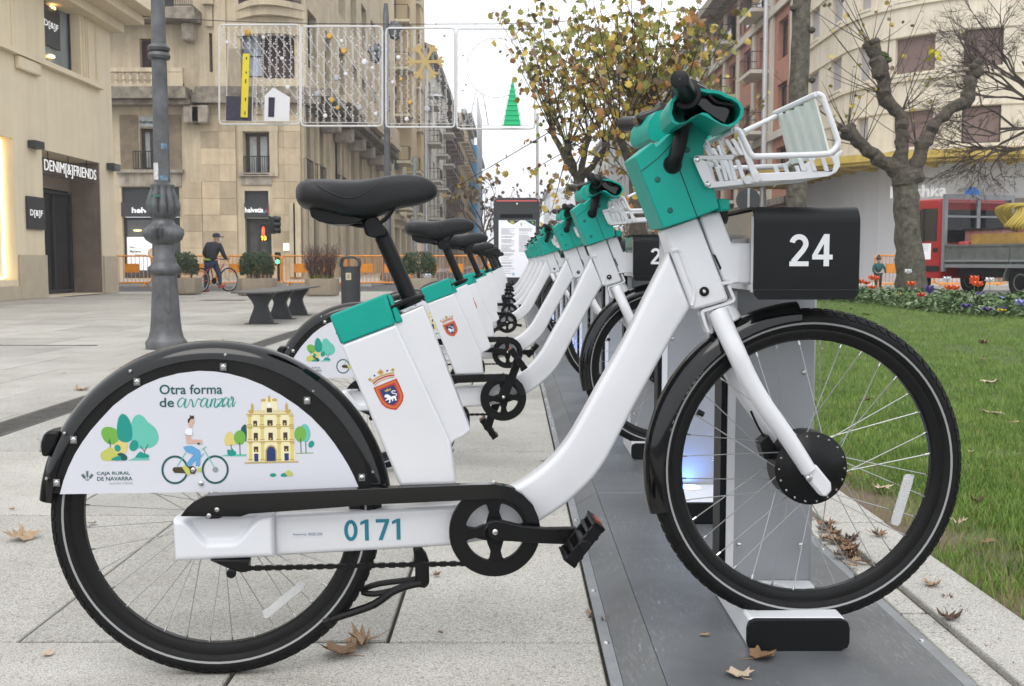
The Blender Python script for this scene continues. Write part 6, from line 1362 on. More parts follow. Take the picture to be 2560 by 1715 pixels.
# right side: rounded corner store, brick house, bright curtain-wall house
XR = 14.3
cpts = [(XR, 54.0), (XR, 46.5)]
for k in range(1, 13): a = PI - (PI / 2) * k / 12 * 1.0; cpts.append((XR + 6.0 + 6.0 * math.cos(a), 46.5 - 6.0 * math.sin(a)))
cpts.append((34, 40.5))
FR = Face(cpts, -1)
if FR.P(1, 1).x > XR: FR.out = 1
FR.out = FR.out
st = thing('corner_store', 'pale curved corner building with strip windows above a yellow canopy and clothes store', 'building', (XR + 8, 44, 0))
M['st_bersh'] = stucco('streaked_cream_render', (0.70, 0.63, 0.51), 0.10, 0.7); M['canopy'] = mat('yellow_canopy', (0.52, 0.37, 0.08), 0.6, var=0.2, vscale=3); M['canopy_glass'] = mat('canopy_panel', (0.36, 0.31, 0.16), 0.4, var=0.2, vscale=1.5)
def zr(x, y): return (1750 + x / 2.89, y / 2.89)
def Ru(x, y):                          # u on the curved wall for a sighted point
    u_, v_ = zr(x, y); a, b_, c = ray(u_, v_); best = None
    for i in range(int(FR.L[-1] * 20)):
        u = i / 20; p = FR.P(u); 
        if p.y <= 0: continue
        e = abs(p.x / p.y - a / b_)
        if best is None or e < best[0]: best = (e, u, p.y)
    t = best[2] / b_; return best[1], CH + c * t
lv = []
for (xa, xb, ya_, yb_) in ((1415, 1695, 262, 525), (1912, 2190, 240, 500), (955, 1028, 45, 270), (797, 860, 180, 395), (1150, 1225, 370, 625)):
    u0, zt_ = Ru(xa, ya_); u1, zb_ = Ru(xb, yb_); 
    lv.append((u0, u1))
zT = Ru(1550, 262)[1]; zB = Ru(1550, 525)[1]; zT2 = Ru(1550, 800)[1]; zB2 = Ru(1550, 1070)[1]; dz = zT - zT2
UL = [l for l in lv]
uC = FR.L[-1]
extra = [(uC - 7.0, uC - 4.4), (uC - 3.4, uC - 1.0)]
hs = []
for (a, c) in UL + [e for e in extra if all(e[0] > l[1] or e[1] < l[0] for l in UL)]:
    for k in range(-1, 3): hs.append((a, c, zB + dz * k, zT + dz * k))
zcan = Ru(1550, 1190)[1]
b = MB(); FR.wall(b, 0, uC, zcan, 20, hs, 0.18); b.build('wall', M['st_bersh'], st, smooth=0)
for i, h in enumerate(hs): window(FR, st, h, M['blind_mauve' if h[0] > 11 else 'blind_grey'], M['frame_brown'] if h[0] > 13 else None, 'window', 0.05, 0, d=0.15, sill=M['st_bersh'])
for k in range(-1, 3): b = MB(); FR.slab(b, 0, uC, zB + dz * k - 0.30, zB + dz * k - 0.14, 0.003, 0.10); FR.slab(b, 0, uC, zT + dz * k + .03, zT + dz * k + .12, 0.003, 0.06); b.build('string_course', M['st_bersh'], st, smooth=0)
b = MB(); FR.wall(b, 0, uC, 0, zcan, [(19.5, 22.5, 0.0, 2.9)], 0.5); b.build('shop_wall', M['p_white'], st, smooth=0)
b = MB(); FR.slab(b, 14.8, 15.4, 0, 3.4, 0.003, 0.25); b.build('pier', M['p_grey'], st, smooth=0); b = MB(); FR.slab(b, 15.41, uC, 0, 3.3, 0.003, 0.12); b.build('dark_shopfront', mat('taupe_panel', (0.25, 0.22, 0.19), 0.5), st, smooth=0)
window(FR, st, (16.5, 18.8, 0.1, 3.0), M['glass_shop'], M['anth'], 'shop_window', 0.1, 1, d=-0.14)
window(FR, st, (3, 7.5, 0.2, 3.2), M['glass_pale'], None, 'shop_window', d=-0.03)
# canopy: ribbed underside, stepped edge
b = MB(); FR.slab(b, 0, uC, zcan - 0.04, zcan + 0.02, 0.003, 3.0); b.build('canopy_deck', M['canopy_glass'], st, smooth=0)
for i, (d0, d1, z0, z1) in enumerate(((2.85, 3.1, -0.18, 0.12), (3.101, 3.25, -0.06, 0.22))): b = MB(); FR.slab(b, 0, uC, zcan + z0, zcan + z1, d0, d1); b.build('canopy_edge', M['canopy'], st, smooth=0)
b = MB(); FR.slab(b, 0, uC, zcan - 0.14, zcan - 0.041, 1.45, 1.6); b.build('canopy_purlin', M['canopy'], st, smooth=0)
for k in range(int(uC / 1.3)): b = MB(); FR.slab(b, k * 1.3, k * 1.3 + 0.14, zcan - 0.17, zcan - 0.042, 0.01, 2.84); b.build('canopy_rib', M['canopy'], st, smooth=0)
su, sz = Ru(1398, 1435); su2, sz2 = Ru(1795, 1330)
pa, pb = FR.P(su, 0.13), FR.P(su2, 0.13); xd = (pb - pa); wl_ = xd.length; xd.normalize()
pa.z = sz; text_on('lettering', 'Bershka', M['signw'], st, pa - xd.cross(Vector((0, 0, 1))) * -0.12, xd, (0, 0, 1), wl_, (sz2 - sz) * 1.0, 0.015, 0.05)
# brick house
M['redbrick'] = mat('pink_brick', (0.46, 0.22, 0.15), 0.9, var=0.12, vscale=2); bricknodes(M['redbrick'], 0.9)
t_, F_, sp_ = row_house(XR, 54.2, 80, 17.5, 4, 'redbrick', 'pink brick house with cream bands and black iron balconies on the right', 6, 'glass_dark', 2, side=-1, fh=3.35)
L_ = 25.8
for k in range(7): b = MB(); u = k * L_ / 6; F_.slab(b, max(0, u - 0.35), min(L_, u + 0.35), 4.3, 17.3, 0.003, 0.12); b.build('cream_band', M['st_white'], t_, smooth=0)
for z_ in (7.6, 14.3): b = MB(); F_.slab(b, 0, L_, z_ - .15, z_ + .25, 0.121, 0.25); b.build('string_course', M['st_white'], t_, smooth=0)
b = MB(); F_.slab(b, 0, L_, 17.5, 18.0, 0.1, 1.5); b.build('eaves', M['sand_grey'], t_, smooth=0)
# attic windows row
for k in range(9): b = MB(); u = 1 + k * 2.8; F_.slab(b, u, u + 1.1, 15.0, 17.0, 0.01, 0.05); b.build('attic_window', M['glass_dark'], t_, smooth=0)
row_house(XR + 1.2, 81, 120, 19, 5, 'st_white', 'cream house with close window bays behind the autumn trees', 10, 'glass_pale', None, side=-1)
row_house(XR + 2.0, 121, 180, 22, 6, 'st_grey', 'grey many windowed house behind the autumn trees', 12, 'glass_pale', None, side=-1)
# ---------------------------------------------------------------- street level: kerbs, far pavement
M['kerbdark'] = mat('weathered_kerb', (0.20, 0.19, 0.17), 0.9, var=0.3, vscale=3)
tag(MB().box(-30, 0.4, 31.2, 31.5, -0.06, -0.004).build('kerb', M['kerbdark'], None), kind='structure')
tag(MB().box(-30, XC + 4.0, 38.6, 46.0, -0.05, 0.10).build('far_pavement', M['granite2'], None), kind='structure')
tag(MB().box(XC, XC + 3.6, 46.0, 270, -0.05, 0.10).build('street_pavement', M['granite2'], None), kind='structure')
tag(MB().box(9.0, 34, 33.5, 40.5, -0.05, 0.10).build('store_pavement', M['granite2'], None), kind='structure')

M['castiron'] = mat('cast_iron_grey', (0.105, 0.108, 0.112), 0.45, metal=0.45, var=0.35, vscale=5, bump=0.15, bscale=40)
def lathe_mod(b, prof, c, n=48):
    k = len(prof); vs = []
    for i in range(n):
        a = 2 * PI * i / n
        for r, h, am, lobes in prof: rr = r * (1 + am * (abs(math.cos(lobes * a / 2)) - 0.5)); vs.append((c[0] + rr * math.cos(a), c[1] + rr * math.sin(a), c[2] + h))
    fs = [(i * k + q, ((i + 1) % n) * k + q, ((i + 1) % n) * k + q + 1, i * k + q + 1) for i in range(n) for q in range(k - 1)]
    return b.add(vs, fs)
LPX, LPY = -3.417, 10.33
lp = thing('lamp_post', 'ornate grey cast iron lamp post standing on the plaza at the left', 'lamp post', (LPX, LPY, 0))
LT = [(1518, 86, 0, 8), (1490, 88, 0, 8), (1478, 80, 0, 8), (1470, 74, 0, 8), (1440, 67, 0, 8), (1390, 62, 0, 8), (1300, 57, 0, 8), (1200, 51, 0, 8), (1196, 60, 0, 8), (1185, 68, .06, 20), (1165, 66, .06, 20), (1155, 58, 0, 8), (1140, 48, 0, 8), (1128, 50, 0, 8), (1120, 44, 0, 8), (1068, 43, 0, 8), (1062, 52, 0, 8), (1045, 70, .10, 22), (1020, 77, .14, 22), (1000, 75, .14, 22), (985, 62, .10, 22), (975, 50, 0, 8), (958, 43, 0, 8), (950, 46, 0, 8), (942, 56, .08, 10), (915, 66, .16, 10), (885, 64, .18, 10), (850, 54, .16, 10), (825, 47, .12, 10), (815, 50, 0, 8), (806, 50, 0, 8), (800, 40, 0, 8), (795, 33, 0, 8)]
kk = LPY / FPX / 1.743
prof = [(hw * kk, at(416, y / 1.743, LPY).z, am * 1.9, lo) for y, hw, am, lo in LT]; prof[0] = (prof[0][0], 0, 0, 8)
b = MB(); lathe_mod(b, prof, (LPX, LPY, 0)); b.build('base', M['castiron'], lp, smooth=50)
def za(y): return at(416, y / 1.743, LPY).z
b = MB(); b.lathe([(34 * kk, za(797)), (32 * kk, za(400)), (31 * kk, za(262)), (44 * kk, za(258)), (48 * kk, za(245)), (44 * kk, za(232)), (36 * kk, za(228)), (44 * kk, za(222)), (47 * kk, za(210)), (40 * kk, za(198)), (31 * kk, za(192)), (28 * kk, za(0)), (26 * kk, 5.5), (24 * kk, 7.5)], (LPX, LPY, 0), 'Z', 24); b.build('shaft', M['castiron'], lp)
b = MB(); b.box(LPX + 0.0, LPX + 0.085, LPY - 0.128, LPY - 0.12, za(1360), za(1215)); b.build('inspection_door', M['castiron'], lp, bevel=0.003)
b = MB()
for k in range(6):
    a0 = -PI / 2 + math.radians(-42 + k * 7); pass
def wrap(rad, a0, a1, z0, z1, n=6):
    b = MB(); vs = []
    for i in range(n + 1): a = math.radians(lerp(a0, a1, i / n)); vs += [(LPX + rad * math.cos(a), LPY + rad * math.sin(a), z0), (LPX + rad * math.cos(a), LPY + rad * math.sin(a), z1)]
    return b.add(vs, [(2 * i, 2 * i + 2, 2 * i + 3, 2 * i + 1) for i in range(n)])
M['paper'] = mat('torn_paper', (0.55, 0.53, 0.54), 0.8, var=0.3, vscale=20); M['oldpaper'] = mat('blue_sticker', (0.12, 0.20, 0.28), 0.6, var=0.6, vscale=30)
wrap(34.6 * kk, 205, 262, za(785), za(712)).build('pasted_notice', M['paper'], lp); wrap(34.6 * kk, 285, 330, za(652), za(628)).build('sticker', M['oldpaper'], lp); wrap(34.6 * kk, 270, 330, za(788), za(766)).build('sticker', M['oldpaper'], lp)
b = MB()
for dz, wdt in ((0.0, 14), (0.022, 20), (0.045, 14), (0.068, 8)):
    wrap(64 * kk * (1 - dz * 1.0), 255, 285 - wdt, za(885) + dz, za(885) + dz + 0.010)
b = wrap(66.5 * kk, 240, 246, za(900), za(850), 2); b2_ = wrap(63 * kk, 240, 285, za(862), za(852), 4); b.add(b2_.v, b2_.f); b.build('green_paint', mat('green_spray', (0.02, 0.13, 0.08), 0.6), lp)
# lantern out of view, on top
b = MB(); b.lathe([(0.03, 7.5), (0.16, 7.55), (0.24, 8.1), (0.05, 8.35), (0.001, 8.5)], (LPX, LPY, 0), 'Z', 8); b.build('lantern', M['castiron'], lp)

# bench
BX, BY0, BY1 = -3.46, 13.9, 17.45
be = thing('bench', 'dark grey plaza bench with three hourglass legs and a thin flat top', 'bench', (BX, 15.6, 0))
M['bench'] = mat('bench_iron', (0.03, 0.032, 0.036), 0.5, var=0.2, vscale=6, bump=0.1, bscale=60); M['bench_top'] = mat('bench_slab', (0.10, 0.098, 0.095), 0.6, var=0.3, vscale=4)
b = MB(); b.box(BX - 0.27, BX + 0.27, BY0, BY1, 0.435, 0.46); b.build('seat', M['bench_top'], be, bevel=0.006)
for yy in (14.45, 15.65, 16.85):
    o = [(-.17, 0), (.17, 0), (.155, .06), (.10, .20), (.09, .25), (.11, .30), (.20, .42), (.20, .434), (-.20, .434), (-.20, .42), (-.11, .30), (-.09, .25), (-.10, .20), (-.155, .06)]
    b = MB(); b.prism([Vector((BX + x, yy - 0.05, z)) for x, z in o], [Vector((BX + x, yy + 0.05, z)) for x, z in o]); b.build('leg', M['bench'], be, bevel=0.006)
    b = MB(); b.box(BX - .22, BX + .22, yy - .09, yy + .09, 0.001, 0.008); b.build('foot_plate', M['bench'], be)
# litter bin
BNX, BNY = -3.22, 20.95
bn = thing('litter_bin', 'dark grey cylindrical litter bin with an arched hood', 'litter bin', (BNX, BNY, 0)); M['bin'] = mat('bin_grey', (0.032, 0.036, 0.04), 0.5, var=0.12, vscale=8)
b = MB(); b.lathe([(0.185, 0.0), (0.19, 0.03), (0.195, 0.76), (0.185, 0.765), (0.18, 0.75), (0.17, 0.3)], (BNX, BNY, 0), 'Z', 32); b.build('body', M['bin'], bn)
hd_ = []
for sgn in (-1, 1): pass
o = [(-.198, .765), (-.198, .86), (-.17, .93), (-.10, .965), (0, .975), (.10, .965), (.17, .93), (.198, .86), (.198, .765), (.165, .765), (.165, .845), (.14, .895), (.08, .92), (0, .925), (-.08, .92), (-.14, .895), (-.165, .845), (-.165, .765)]
b = MB(); b.prism([Vector((BNX + x, BNY - 0.14, z)) for x, z in o], [Vector((BNX + x, BNY + 0.14, z)) for x, z in o]); b.build('hood', M['bin'], bn, bevel=0.008)
b = MB(); b.lathe([(0.2, 0.735), (0.202, 0.745), (0.202, 0.765), (0.17, 0.768)], (BNX, BNY, 0), 'Z', 32); b.build('rim', M['bin'], bn)
b = MB(); b.box(BNX - .065, BNX + .04, BNY - .2, BNY - .19, .50, .64); st_ = b.build('crest_sticker', mat('cream_sticker', (.55, .47, .3), .6), bn); b = MB(); b.box(BNX - .04, BNX + .015, BNY - .2035, BNY - .2005, .53, .61); b.build('emblem', M['p_grey'], st_)

# planters
M['agg'] = granite('exposed_aggregate', (0.36, 0.30, 0.235), 0.05, (0.5, 1.35))
M['box_leaf'] = mat('box_leaf', (0.045, 0.075, 0.022), 0.6, col2=(0.02, 0.034, 0.012), vscale=9); M['twig_red'] = mat('purple_twig', (0.085, 0.045, 0.04), 0.8, var=0.3, vscale=9); M['yel_leaf'] = mat('lime_leaf', (0.32, 0.36, 0.08), 0.6)
def planter(px0, px1, py_base, kind, label):
    c0, c1 = gp(px0, py_base), gp(px1, py_base); w = (c1.x - c0.x) / 2; x, y = (c0.x + c1.x) / 2, c0.y + w; h = 0.43
    t = thing('planter', label, 'planter', (x, y, 0), 0, 'stone planters along the plaza edge')
    ring = lambda r, z: [Vector((x + r * sx_, y + r * sy_, z)) for sx_, sy_ in ((-1, -.62), (-.62, -1), (.62, -1), (1, -.62), (1, .62), (.62, 1), (-.62, 1), (-1, .62))]
    b = MB(); rs_ = [ring(w * .94, 0), ring(w, 0.05), ring(w, h), ring(w * .86, h), ring(w * .84, h - .08)]; 
    vs = [p for r in rs_ for p in r]; fs = [(k * 8 + i, k * 8 + (i + 1) % 8, (k + 1) * 8 + (i + 1) % 8, (k + 1) * 8 + i) for k in range(4) for i in range(8)] + [tuple(32 + i for i in range(8))]
    b.add(vs, fs); b.build('tub', M['agg'], t, bevel=0.012)
    r = random.Random(int(px0)); lf = MB(); tw = MB()
    if kind == 'box':
        tw.tube([(x, y, h - .1), (x, y, h + .3)], .04, 6)
        for k in range(3800):
            a, e = r.uniform(0, 2 * PI), math.acos(r.uniform(-.55, 1)); q = r.uniform(.75, 1.04) if r.random() < .8 else r.uniform(.3, .8)
            sx_ = math.copysign(abs(math.cos(a)) ** .7, math.cos(a)); sy_ = math.copysign(abs(math.sin(a)) ** .7, math.sin(a)); q *= 1 + .07 * noise.noise(Vector((math.cos(a) * 2.5, math.sin(a) * 2.5, e * 2 + px0)))
            p = Vector((x + w * .95 * q * math.sin(e) ** .55 * sx_, y + w * .95 * q * math.sin(e) ** .55 * sy_, h + .30 + .40 * q * math.cos(e)))
            u = Vector((r.gauss(0, 1), r.gauss(0, 1), r.gauss(0, 1))).normalized(); v = u.orthogonal().normalized(); s_ = r.uniform(.018, .036); lf.add([p - u * s_, p + v * s_ * .6, p + u * s_, p - v * s_ * .6], [(0, 1, 2, 3)])
        s_ = lf.build('shrub', M['box_leaf'], t, smooth=0); tw.build('stem', M['twig_red'], t)
    else:
        for k in range(170):
            a, q = r.uniform(0, 2 * PI), w * .75 * r.random() ** .5; p = Vector((x + q * math.cos(a), y + q * math.sin(a), h - .05)); lean = Vector((math.cos(a), math.sin(a), 0)) * r.uniform(0, .3); hh = r.uniform(.5, .95)
            tw.tube([p, p + lean * .5 + Vector((r.uniform(-.05, .05), 0, hh * .6)), p + lean + Vector((r.uniform(-.08, .08), 0, hh))], [.006, .005, .002], 4)
            for j in range(3): m_ = p + lean * .7 + Vector((0, 0, hh * r.uniform(.4, .9))); tw.tube([m_, m_ + Vector((r.uniform(-.15, .15), r.uniform(-.15, .15), r.uniform(.05, .2)))], .003, 3)
        tw.build('shrub', M['twig_red'], t, smooth=0)
        for k in range(160):
            a, q = r.uniform(0, 2 * PI), w * .7 * r.random() ** .5; p = Vector((x + q * math.cos(a), y - w * .15 + q * math.sin(a), h - .02)); d = Vector((r.uniform(-1, 1), r.uniform(-1, 1), 0)).normalized(); lf.add([p - d * .01, p + d * .01, p + d * r.uniform(.04, .14) + Vector((0, 0, r.uniform(.06, .18)))], [(0, 1, 2)])
        lf.build('grass_tuft', M['yel_leaf'], t, smooth=0)
    return t
def q3(x, y): return 280 + x / 3.25, 400 + y / 3.25
planter(q3(520, 0)[0] - 60, q3(655, 0)[0], 736, 'box', 'stone planter with a dense green shrub half hidden behind the lamp post')
planter(q3(1003, 0)[0], q3(1292, 0)[0], 738, 'box', 'octagonal stone planter with a clipped green box shrub beside the bench')
planter(q3(1556, 0)[0], q3(1815, 0)[0], 739, 'twig', 'stone planter with bare reddish twigs and lime leaves left of the bin')
planter(995, 1090, 737, 'box', 'stone planter with a low shrub seen between the bike saddles')
gl = at(1069, 687, 33); b = MB(); b.lathe([(.001, -.14), (.1, -.1), (.14, 0), (.1, .1), (.001, .14)], gl, 'Z', 16); b.tube([(gl.x, gl.y, 0), (gl.x, gl.y, gl.z - .12)], .03, 8)
tag(b.build('globe_lamp', M['p_white'], None), 'small white globe lamp on a short stem behind the barriers', 'lamp')

# works barriers
M['orange'] = mat('orange_barrier', (0.78, 0.28, 0.02), 0.45, var=0.15, vscale=4)
def barrier(x0, x1, y, label, y2=None):
    t = thing('works_barrier', label, 'barrier', ((x0 + x1) / 2, y, 0), 0, 'orange works barriers'); y2 = y if y2 is None else y2
    def P(s, z): return Vector((lerp(x0, x1, s), lerp(y, y2, s), z))
    z0, z1, r = 0.16, 1.06, 0.028; L = abs(x1 - x0); c = 0.10 / L
    b = MB(); b.tube([P(c, z0), P(1 - c, z0), P(1 - c * .3, z0 + .03), P(1, z0 + .1), P(1, z1 - .1), P(1 - c * .3, z1 - .03), P(1 - c, z1), P(c, z1), P(c * .3, z1 - .03), P(0, z1 - .1), P(0, z0 + .1), P(c * .3, z0 + .03)], r, 8, closed=True); b.build('frame', M['orange'], t)
    n = 16
    for k in range(1, n): 
        s = k / n; b = MB(); b.tube([P(s, z0), P(s, z1)], 0.013, 5); b.build('bar', M['orange'], t)
    for s in (0.30, 0.70):
        b = MB(); a_, c_ = P(s - .11, 0.5), P(s + .11, 0.5); b.add([a_ + Vector((0, -.03, 0)), c_ + Vector((0, -.03, 0)), c_ + Vector((0, -.03, .3)), a_ + Vector((0, -.03, .3)), a_ + Vector((0, -.02, 0)), c_ + Vector((0, -.02, 0)), c_ + Vector((0, -.02, .3)), a_ + Vector((0, -.02, .3))], [(0, 1, 2, 3), (7, 6, 5, 4), (0, 4, 5, 1), (3, 2, 6, 7), (0, 3, 7, 4), (1, 5, 6, 2)]); b.build('plate', M['orange'], t)
    for s in (0.1, 0.9): b = MB(); p = P(s, 0); b.tube([p + Vector((0, -.3, .02)), p + Vector((0, 0, .16)), p + Vector((0, .3, .02))], 0.018, 6); b.build('foot', M['orange'], t)
    return t
xb = -14.4; lbs = ['leftmost orange works barrier beside the cream shop', 'orange works barrier left of the cyclist', 'orange works barrier behind the cyclist', 'orange works barrier behind the clipped box planter', 'orange works barrier behind the red twig planter', 'orange works barrier behind the litter bin', 'orange works barrier below the second saddle', 'orange works barrier left of the information totem']
for k in range(8):
    if k < 6: barrier(xb, xb + 2.15, 35.6 + 0.05 * (k % 2), lbs[k], 35.7)
    else: barrier(xb, xb + 2.0, 34.9 if k == 7 else 35.4, lbs[k], 34.8)
    xb += 2.2 if k < 5 else 2.1
barrier(13.6, 15.9, 41.0 - 7.2, 'orange works barrier by the child in front of the store'); barrier(11.6, 13.5, 33.6, 'orange works barrier left of the pollarded tree')

# traffic lights
M['sig'] = mat('signal_black', (0.012, 0.013, 0.014), 0.5); M['pole_green'] = mat('dark_green_pole', (0.02, 0.045, 0.04), 0.5); M['red_on'] = mat('red_lamp', (0.8, 0.05, 0.03), 0.4, emit=(1, 0.05, 0.02), estr=5); M['amber_on'] = mat('amber_digits', (0.8, 0.4, 0.05), 0.4, emit=(1, 0.4, 0.03), estr=4); M['green_on'] = mat('green_lamp', (0.05, 0.7, 0.3), 0.4, emit=(0.05, 1, 0.35), estr=4)
YT = 38.0
def tq(x, y): u, v = q3(x, y); return at(u, v, YT)
p = tq(1284, 700); tl = thing('traffic_signal', 'dark green signal pole with red pedestrian lamp in front of the office door', 'traffic light', (p.x, YT, 0))
b = MB(); b.tube([(p.x, YT, 0.1), (p.x, YT, tq(0, 455).z)], 0.055, 12); b.build('pole', M['pole_green'], tl)
a_, c_ = tq(1212, 660), tq(1262, 515); b = MB(); b.box(a_.x, c_.x, YT - .16, YT + .1, a_.z, c_.z); h_ = b.build('pedestrian_head', M['sig'], tl, bevel=0.02)
m_ = tq(1238, 582); b = MB(); b.box(m_.x - .05, m_.x + .05, YT - .18, YT - .165, m_.z - .02, m_.z + .09); b.box(m_.x - .045, m_.x - .008, YT - .18, YT - .165, m_.z - .14, m_.z - .021); b.box(m_.x + .008, m_.x + .045, YT - .18, YT - .165, m_.z - .14, m_.z - .021); b.lathe([(.001, -.18), (.036, -.18), (.036, -.165)], (m_.x, YT, m_.z + .13), 'Y', 12); b.build('red_walker', M['red_on'], h_, smooth=0)
m_ = tq(1238, 635); digits_on('countdown', '10', M['amber_on'], h_, (m_.x - .085, YT - .172, m_.z - .08), (1, 0, 0), (0, 0, 1), 0.16, 0.62)
a_, c_ = tq(1290, 600), tq(1312, 462); b = MB(); b.box(a_.x, c_.x + .05, YT - .12, YT + .12, a_.z, c_.z); h2 = b.build('vehicle_head', M['sig'], tl, bevel=0.02)
for k in range(3): m_ = tq(1318, 478 + k * 46); b = MB(); b.tube([(m_.x - .02, YT, m_.z), (m_.x + .22, YT, m_.z - .02)], [0.11, 0.10], 14, cap=False); b.build('visor', M['sig'], h2)
p2 = tq(540, 370); t2 = thing('traffic_signal', 'black vehicle signal partly hidden by the ornate lamp post', 'traffic light', (p2.x - .25, YT - 2, 0)); b = MB(); b.tube([(p2.x - .25, YT - 2, 0), (p2.x - .25, YT - 2, tq(0, 285).z)], .05, 10); b.build('pole', M['pole_green'], t2)
a_, c_ = tq(528, 465), tq(552, 285); b = MB(); b.box(a_.x - .15, c_.x, YT - 2.12, YT - 1.88, a_.z, c_.z); h2 = b.build('vehicle_head', M['sig'], t2, bevel=.02)
for k in range(3): m_ = tq(556, 312 + k * 66); b = MB(); b.tube([(m_.x - .04, YT - 2, m_.z), (m_.x + .3, YT - 2, m_.z - .03)], [0.13, 0.12], 14, cap=False); b.build('visor', M['sig'], h2)
p3 = tq(1302, 815); t3 = thing('traffic_signal', 'small low signal with a green lamp behind the barriers', 'traffic light', (p3.x, YT + 1, 0)); b = MB(); b.tube([(p3.x, YT + 1, 0.1), (p3.x, YT + 1, p3.z + .2)], .05, 8); b.build('pole', M['sig'], t3); b = MB(); b.box(p3.x - .1, p3.x + .1, YT + .85, YT + 1, p3.z - .2, p3.z + .3); hh_ = b.build('head', M['sig'], t3, bevel=.02); b = MB(); b.lathe([(.001, 0), (.075, 0), (.08, .03)], (p3.x, YT + .83, p3.z - .05), 'Y', 14); b.build('green_lamp', M['green_on'], hh_)

# other lamp posts
def lamp2(u, Y, ztop, label):
    x = at(u, 600, Y).x; t = thing('lamp_post', label, 'lamp post', (x, Y, 0)); b = MB(); b.lathe([(.36, 0), (.34, .3), (.24, .5), (.22, 1.1), (.27, 1.2), (.2, 1.35), (.14, 1.5), (.13, 3), (.12, ztop - .5), (.08, ztop)], (x, Y, 0), 'Z', 16); b.build('post', M['castiron'], t)
    return t, x
t_, x_ = lamp2(970, 43.0, 11.2, 'dark ornate street lamp rising behind the hanging decorations')
for dx, dz in ((-0.45, -1.0), (0.35, -0.1)):
    b = MB(); b.tube([(x_, 43, 10.2 + dz), (x_ + dx * .7, 43, 10.6 + dz), (x_ + dx, 43, 10.5 + dz)], .04, 6); b.build('arm', M['castiron'], t_); b = MB(); b.lathe([(.02, .35), (.30, .1), (.32, 0), (.24, -.05), (.2, -.35), (.05, -.45)], (x_ + dx, 43, 10.3 + dz), 'Z', 14); b.build('lantern', M['castiron'], t_)
x_ = at(1066, 600, 60).x; t_ = thing('street_lamp', 'slim grey street lamp with a flat disc head in mid street', 'lamp post', (x_, 60, 0)); zt_ = at(1066, 215, 60).z; b = MB(); b.tube([(x_, 60, 0), (x_, 60, zt_)], [.12, .07], 10); b.build('post', M['alu'], t_); pz = at(1090, 243, 60); b = MB(); b.tube([(x_, 60, pz.z), (pz.x, 60, pz.z)], .04, 6); b.lathe([(.001, .18), (.3, .12), (.5, 0), (.3, -.1), (.001, -.14)], pz, 'Z', 16); b.build('lamp_head', M['alu'], t_)
x_ = at(1343, 600, 34).x; t_ = MB().tube([(x_, 34, 0), (x_, 34, 5.6)], [.06, .04], 8).build('slim_pole', M['alu'], None); tag(t_, 'thin bare metal pole rising behind the information totem', 'pole')
x_ = at(1905, 600, 50).x; t_ = thing('street_lamp', 'grey steel lamp mast in front of the pink brick house', 'lamp post', (x_, 50, 0)); b = MB(); b.tube([(x_, 50, 0), (x_, 50, 17)], [.16, .10], 10); b.build('post', M['alu'], t_); b = MB(); b.tube([(x_, 50, 16.9), (x_ - 1.2, 50, 17.3)], .06, 8); b.build('lamp_head', M['alu'], t_)
x_ = at(1871, 500, 27); t_ = thing('road_sign', 'grey back of a round road sign behind the nearest dock', 'sign', (x_.x, 27, 0)); b = MB(); b.tube([(x_.x, 27, 0), (x_.x, 27, x_.z + .3)], .035, 8); b.build('pole', M['alu'], t_); b = MB(); b.lathe([(.001, .02), (.30, .02), (.31, .035), (.001, .05)], (x_.x, 27, x_.z), 'Y', 28); b.build('disc', M['anth'], t_)
x_ = at(2431, 487, 36); t_ = thing('road_sign', 'round blue road sign just above the red truck', 'sign', (x_.x, 36, 0)); b = MB(); b.tube([(x_.x, 36.05, 0), (x_.x, 36.05, x_.z + .25)], .035, 8); b.build('pole', M['alu'], t_); b = MB(); b.lathe([(.001, 0), (.26, 0), (.27, .02), (.001, .03)], (x_.x, 36, x_.z), 'Y', 28); b.build('disc', mat('sign_blue', (.02, .12, .4), .5), t_)
x_ = at(1078, 560, 52); t_ = MB().tube([(x_.x - .8, 52, 0), (x_.x - .8, 52, 6)], .09, 10).build('poster_pole', mat('sticker_pole', (.08, .14, .14), .7, col2=(.4, .42, .42), vscale=14), None); tag(t_, 'green street pole covered in torn stickers behind the saddles', 'pole')

# information totem
YK = 21.0
k0, k1 = at(1234, 494, YK), at(1349, 494, YK); kx = (k0.x + k1.x) / 2; kw = (k1.x - k0.x) / 2; kt = k0.z; kb = 0.95
ki = thing('information_totem', 'black information totem with a lit white notice panel at the row end', 'kiosk', (kx, YK, 0))
o = [(-kw * .62, .02), (kw * .62, .02), (kw * .66, .45), (kw, .85), (kw, kt - .09), (kw - .03, kt - .03), (kw - .09, kt), (-kw + .09, kt), (-kw + .03, kt - .03), (-kw, kt - .09), (-kw, .85), (-kw * .66, .45)]
b = MB(); b.prism([Vector((kx + x, YK, z)) for x, z in o], [Vector((kx + x, YK + .22, z)) for x, z in o]); b.build('body', M['anth'], ki, bevel=.01)
def kq(x, y): return at(1230 + x / 6.27, 470 + y / 6.27, YK)
a_, c_ = kq(105, 1400), kq(685, 505); M['notice'] = mat('lit_notice', (.72, .72, .76), .4, emit=(.9, .9, 1), estr=.25)
b = MB(); b.box(a_.x, c_.x, YK - .012, YK - .001, a_.z, c_.z); no = b.build('notice_panel', M['notice'], ki, smooth=0)
a2, c2 = kq(70, 212), kq(705, 190); b = MB(); b.box(a2.x, c2.x, YK - .008, YK - .001, a2.z, c2.z); b.build('red_strip', mat('red_strip', (.6, .12, .12), .4), ki)
b = MB(); p = kq(392, 245); b.lathe([(.001, -.01), (.02, -.01), (.022, 0)], (p.x, YK, p.z), 'Y', 12); b.build('camera_eye', M['steel'], ki)
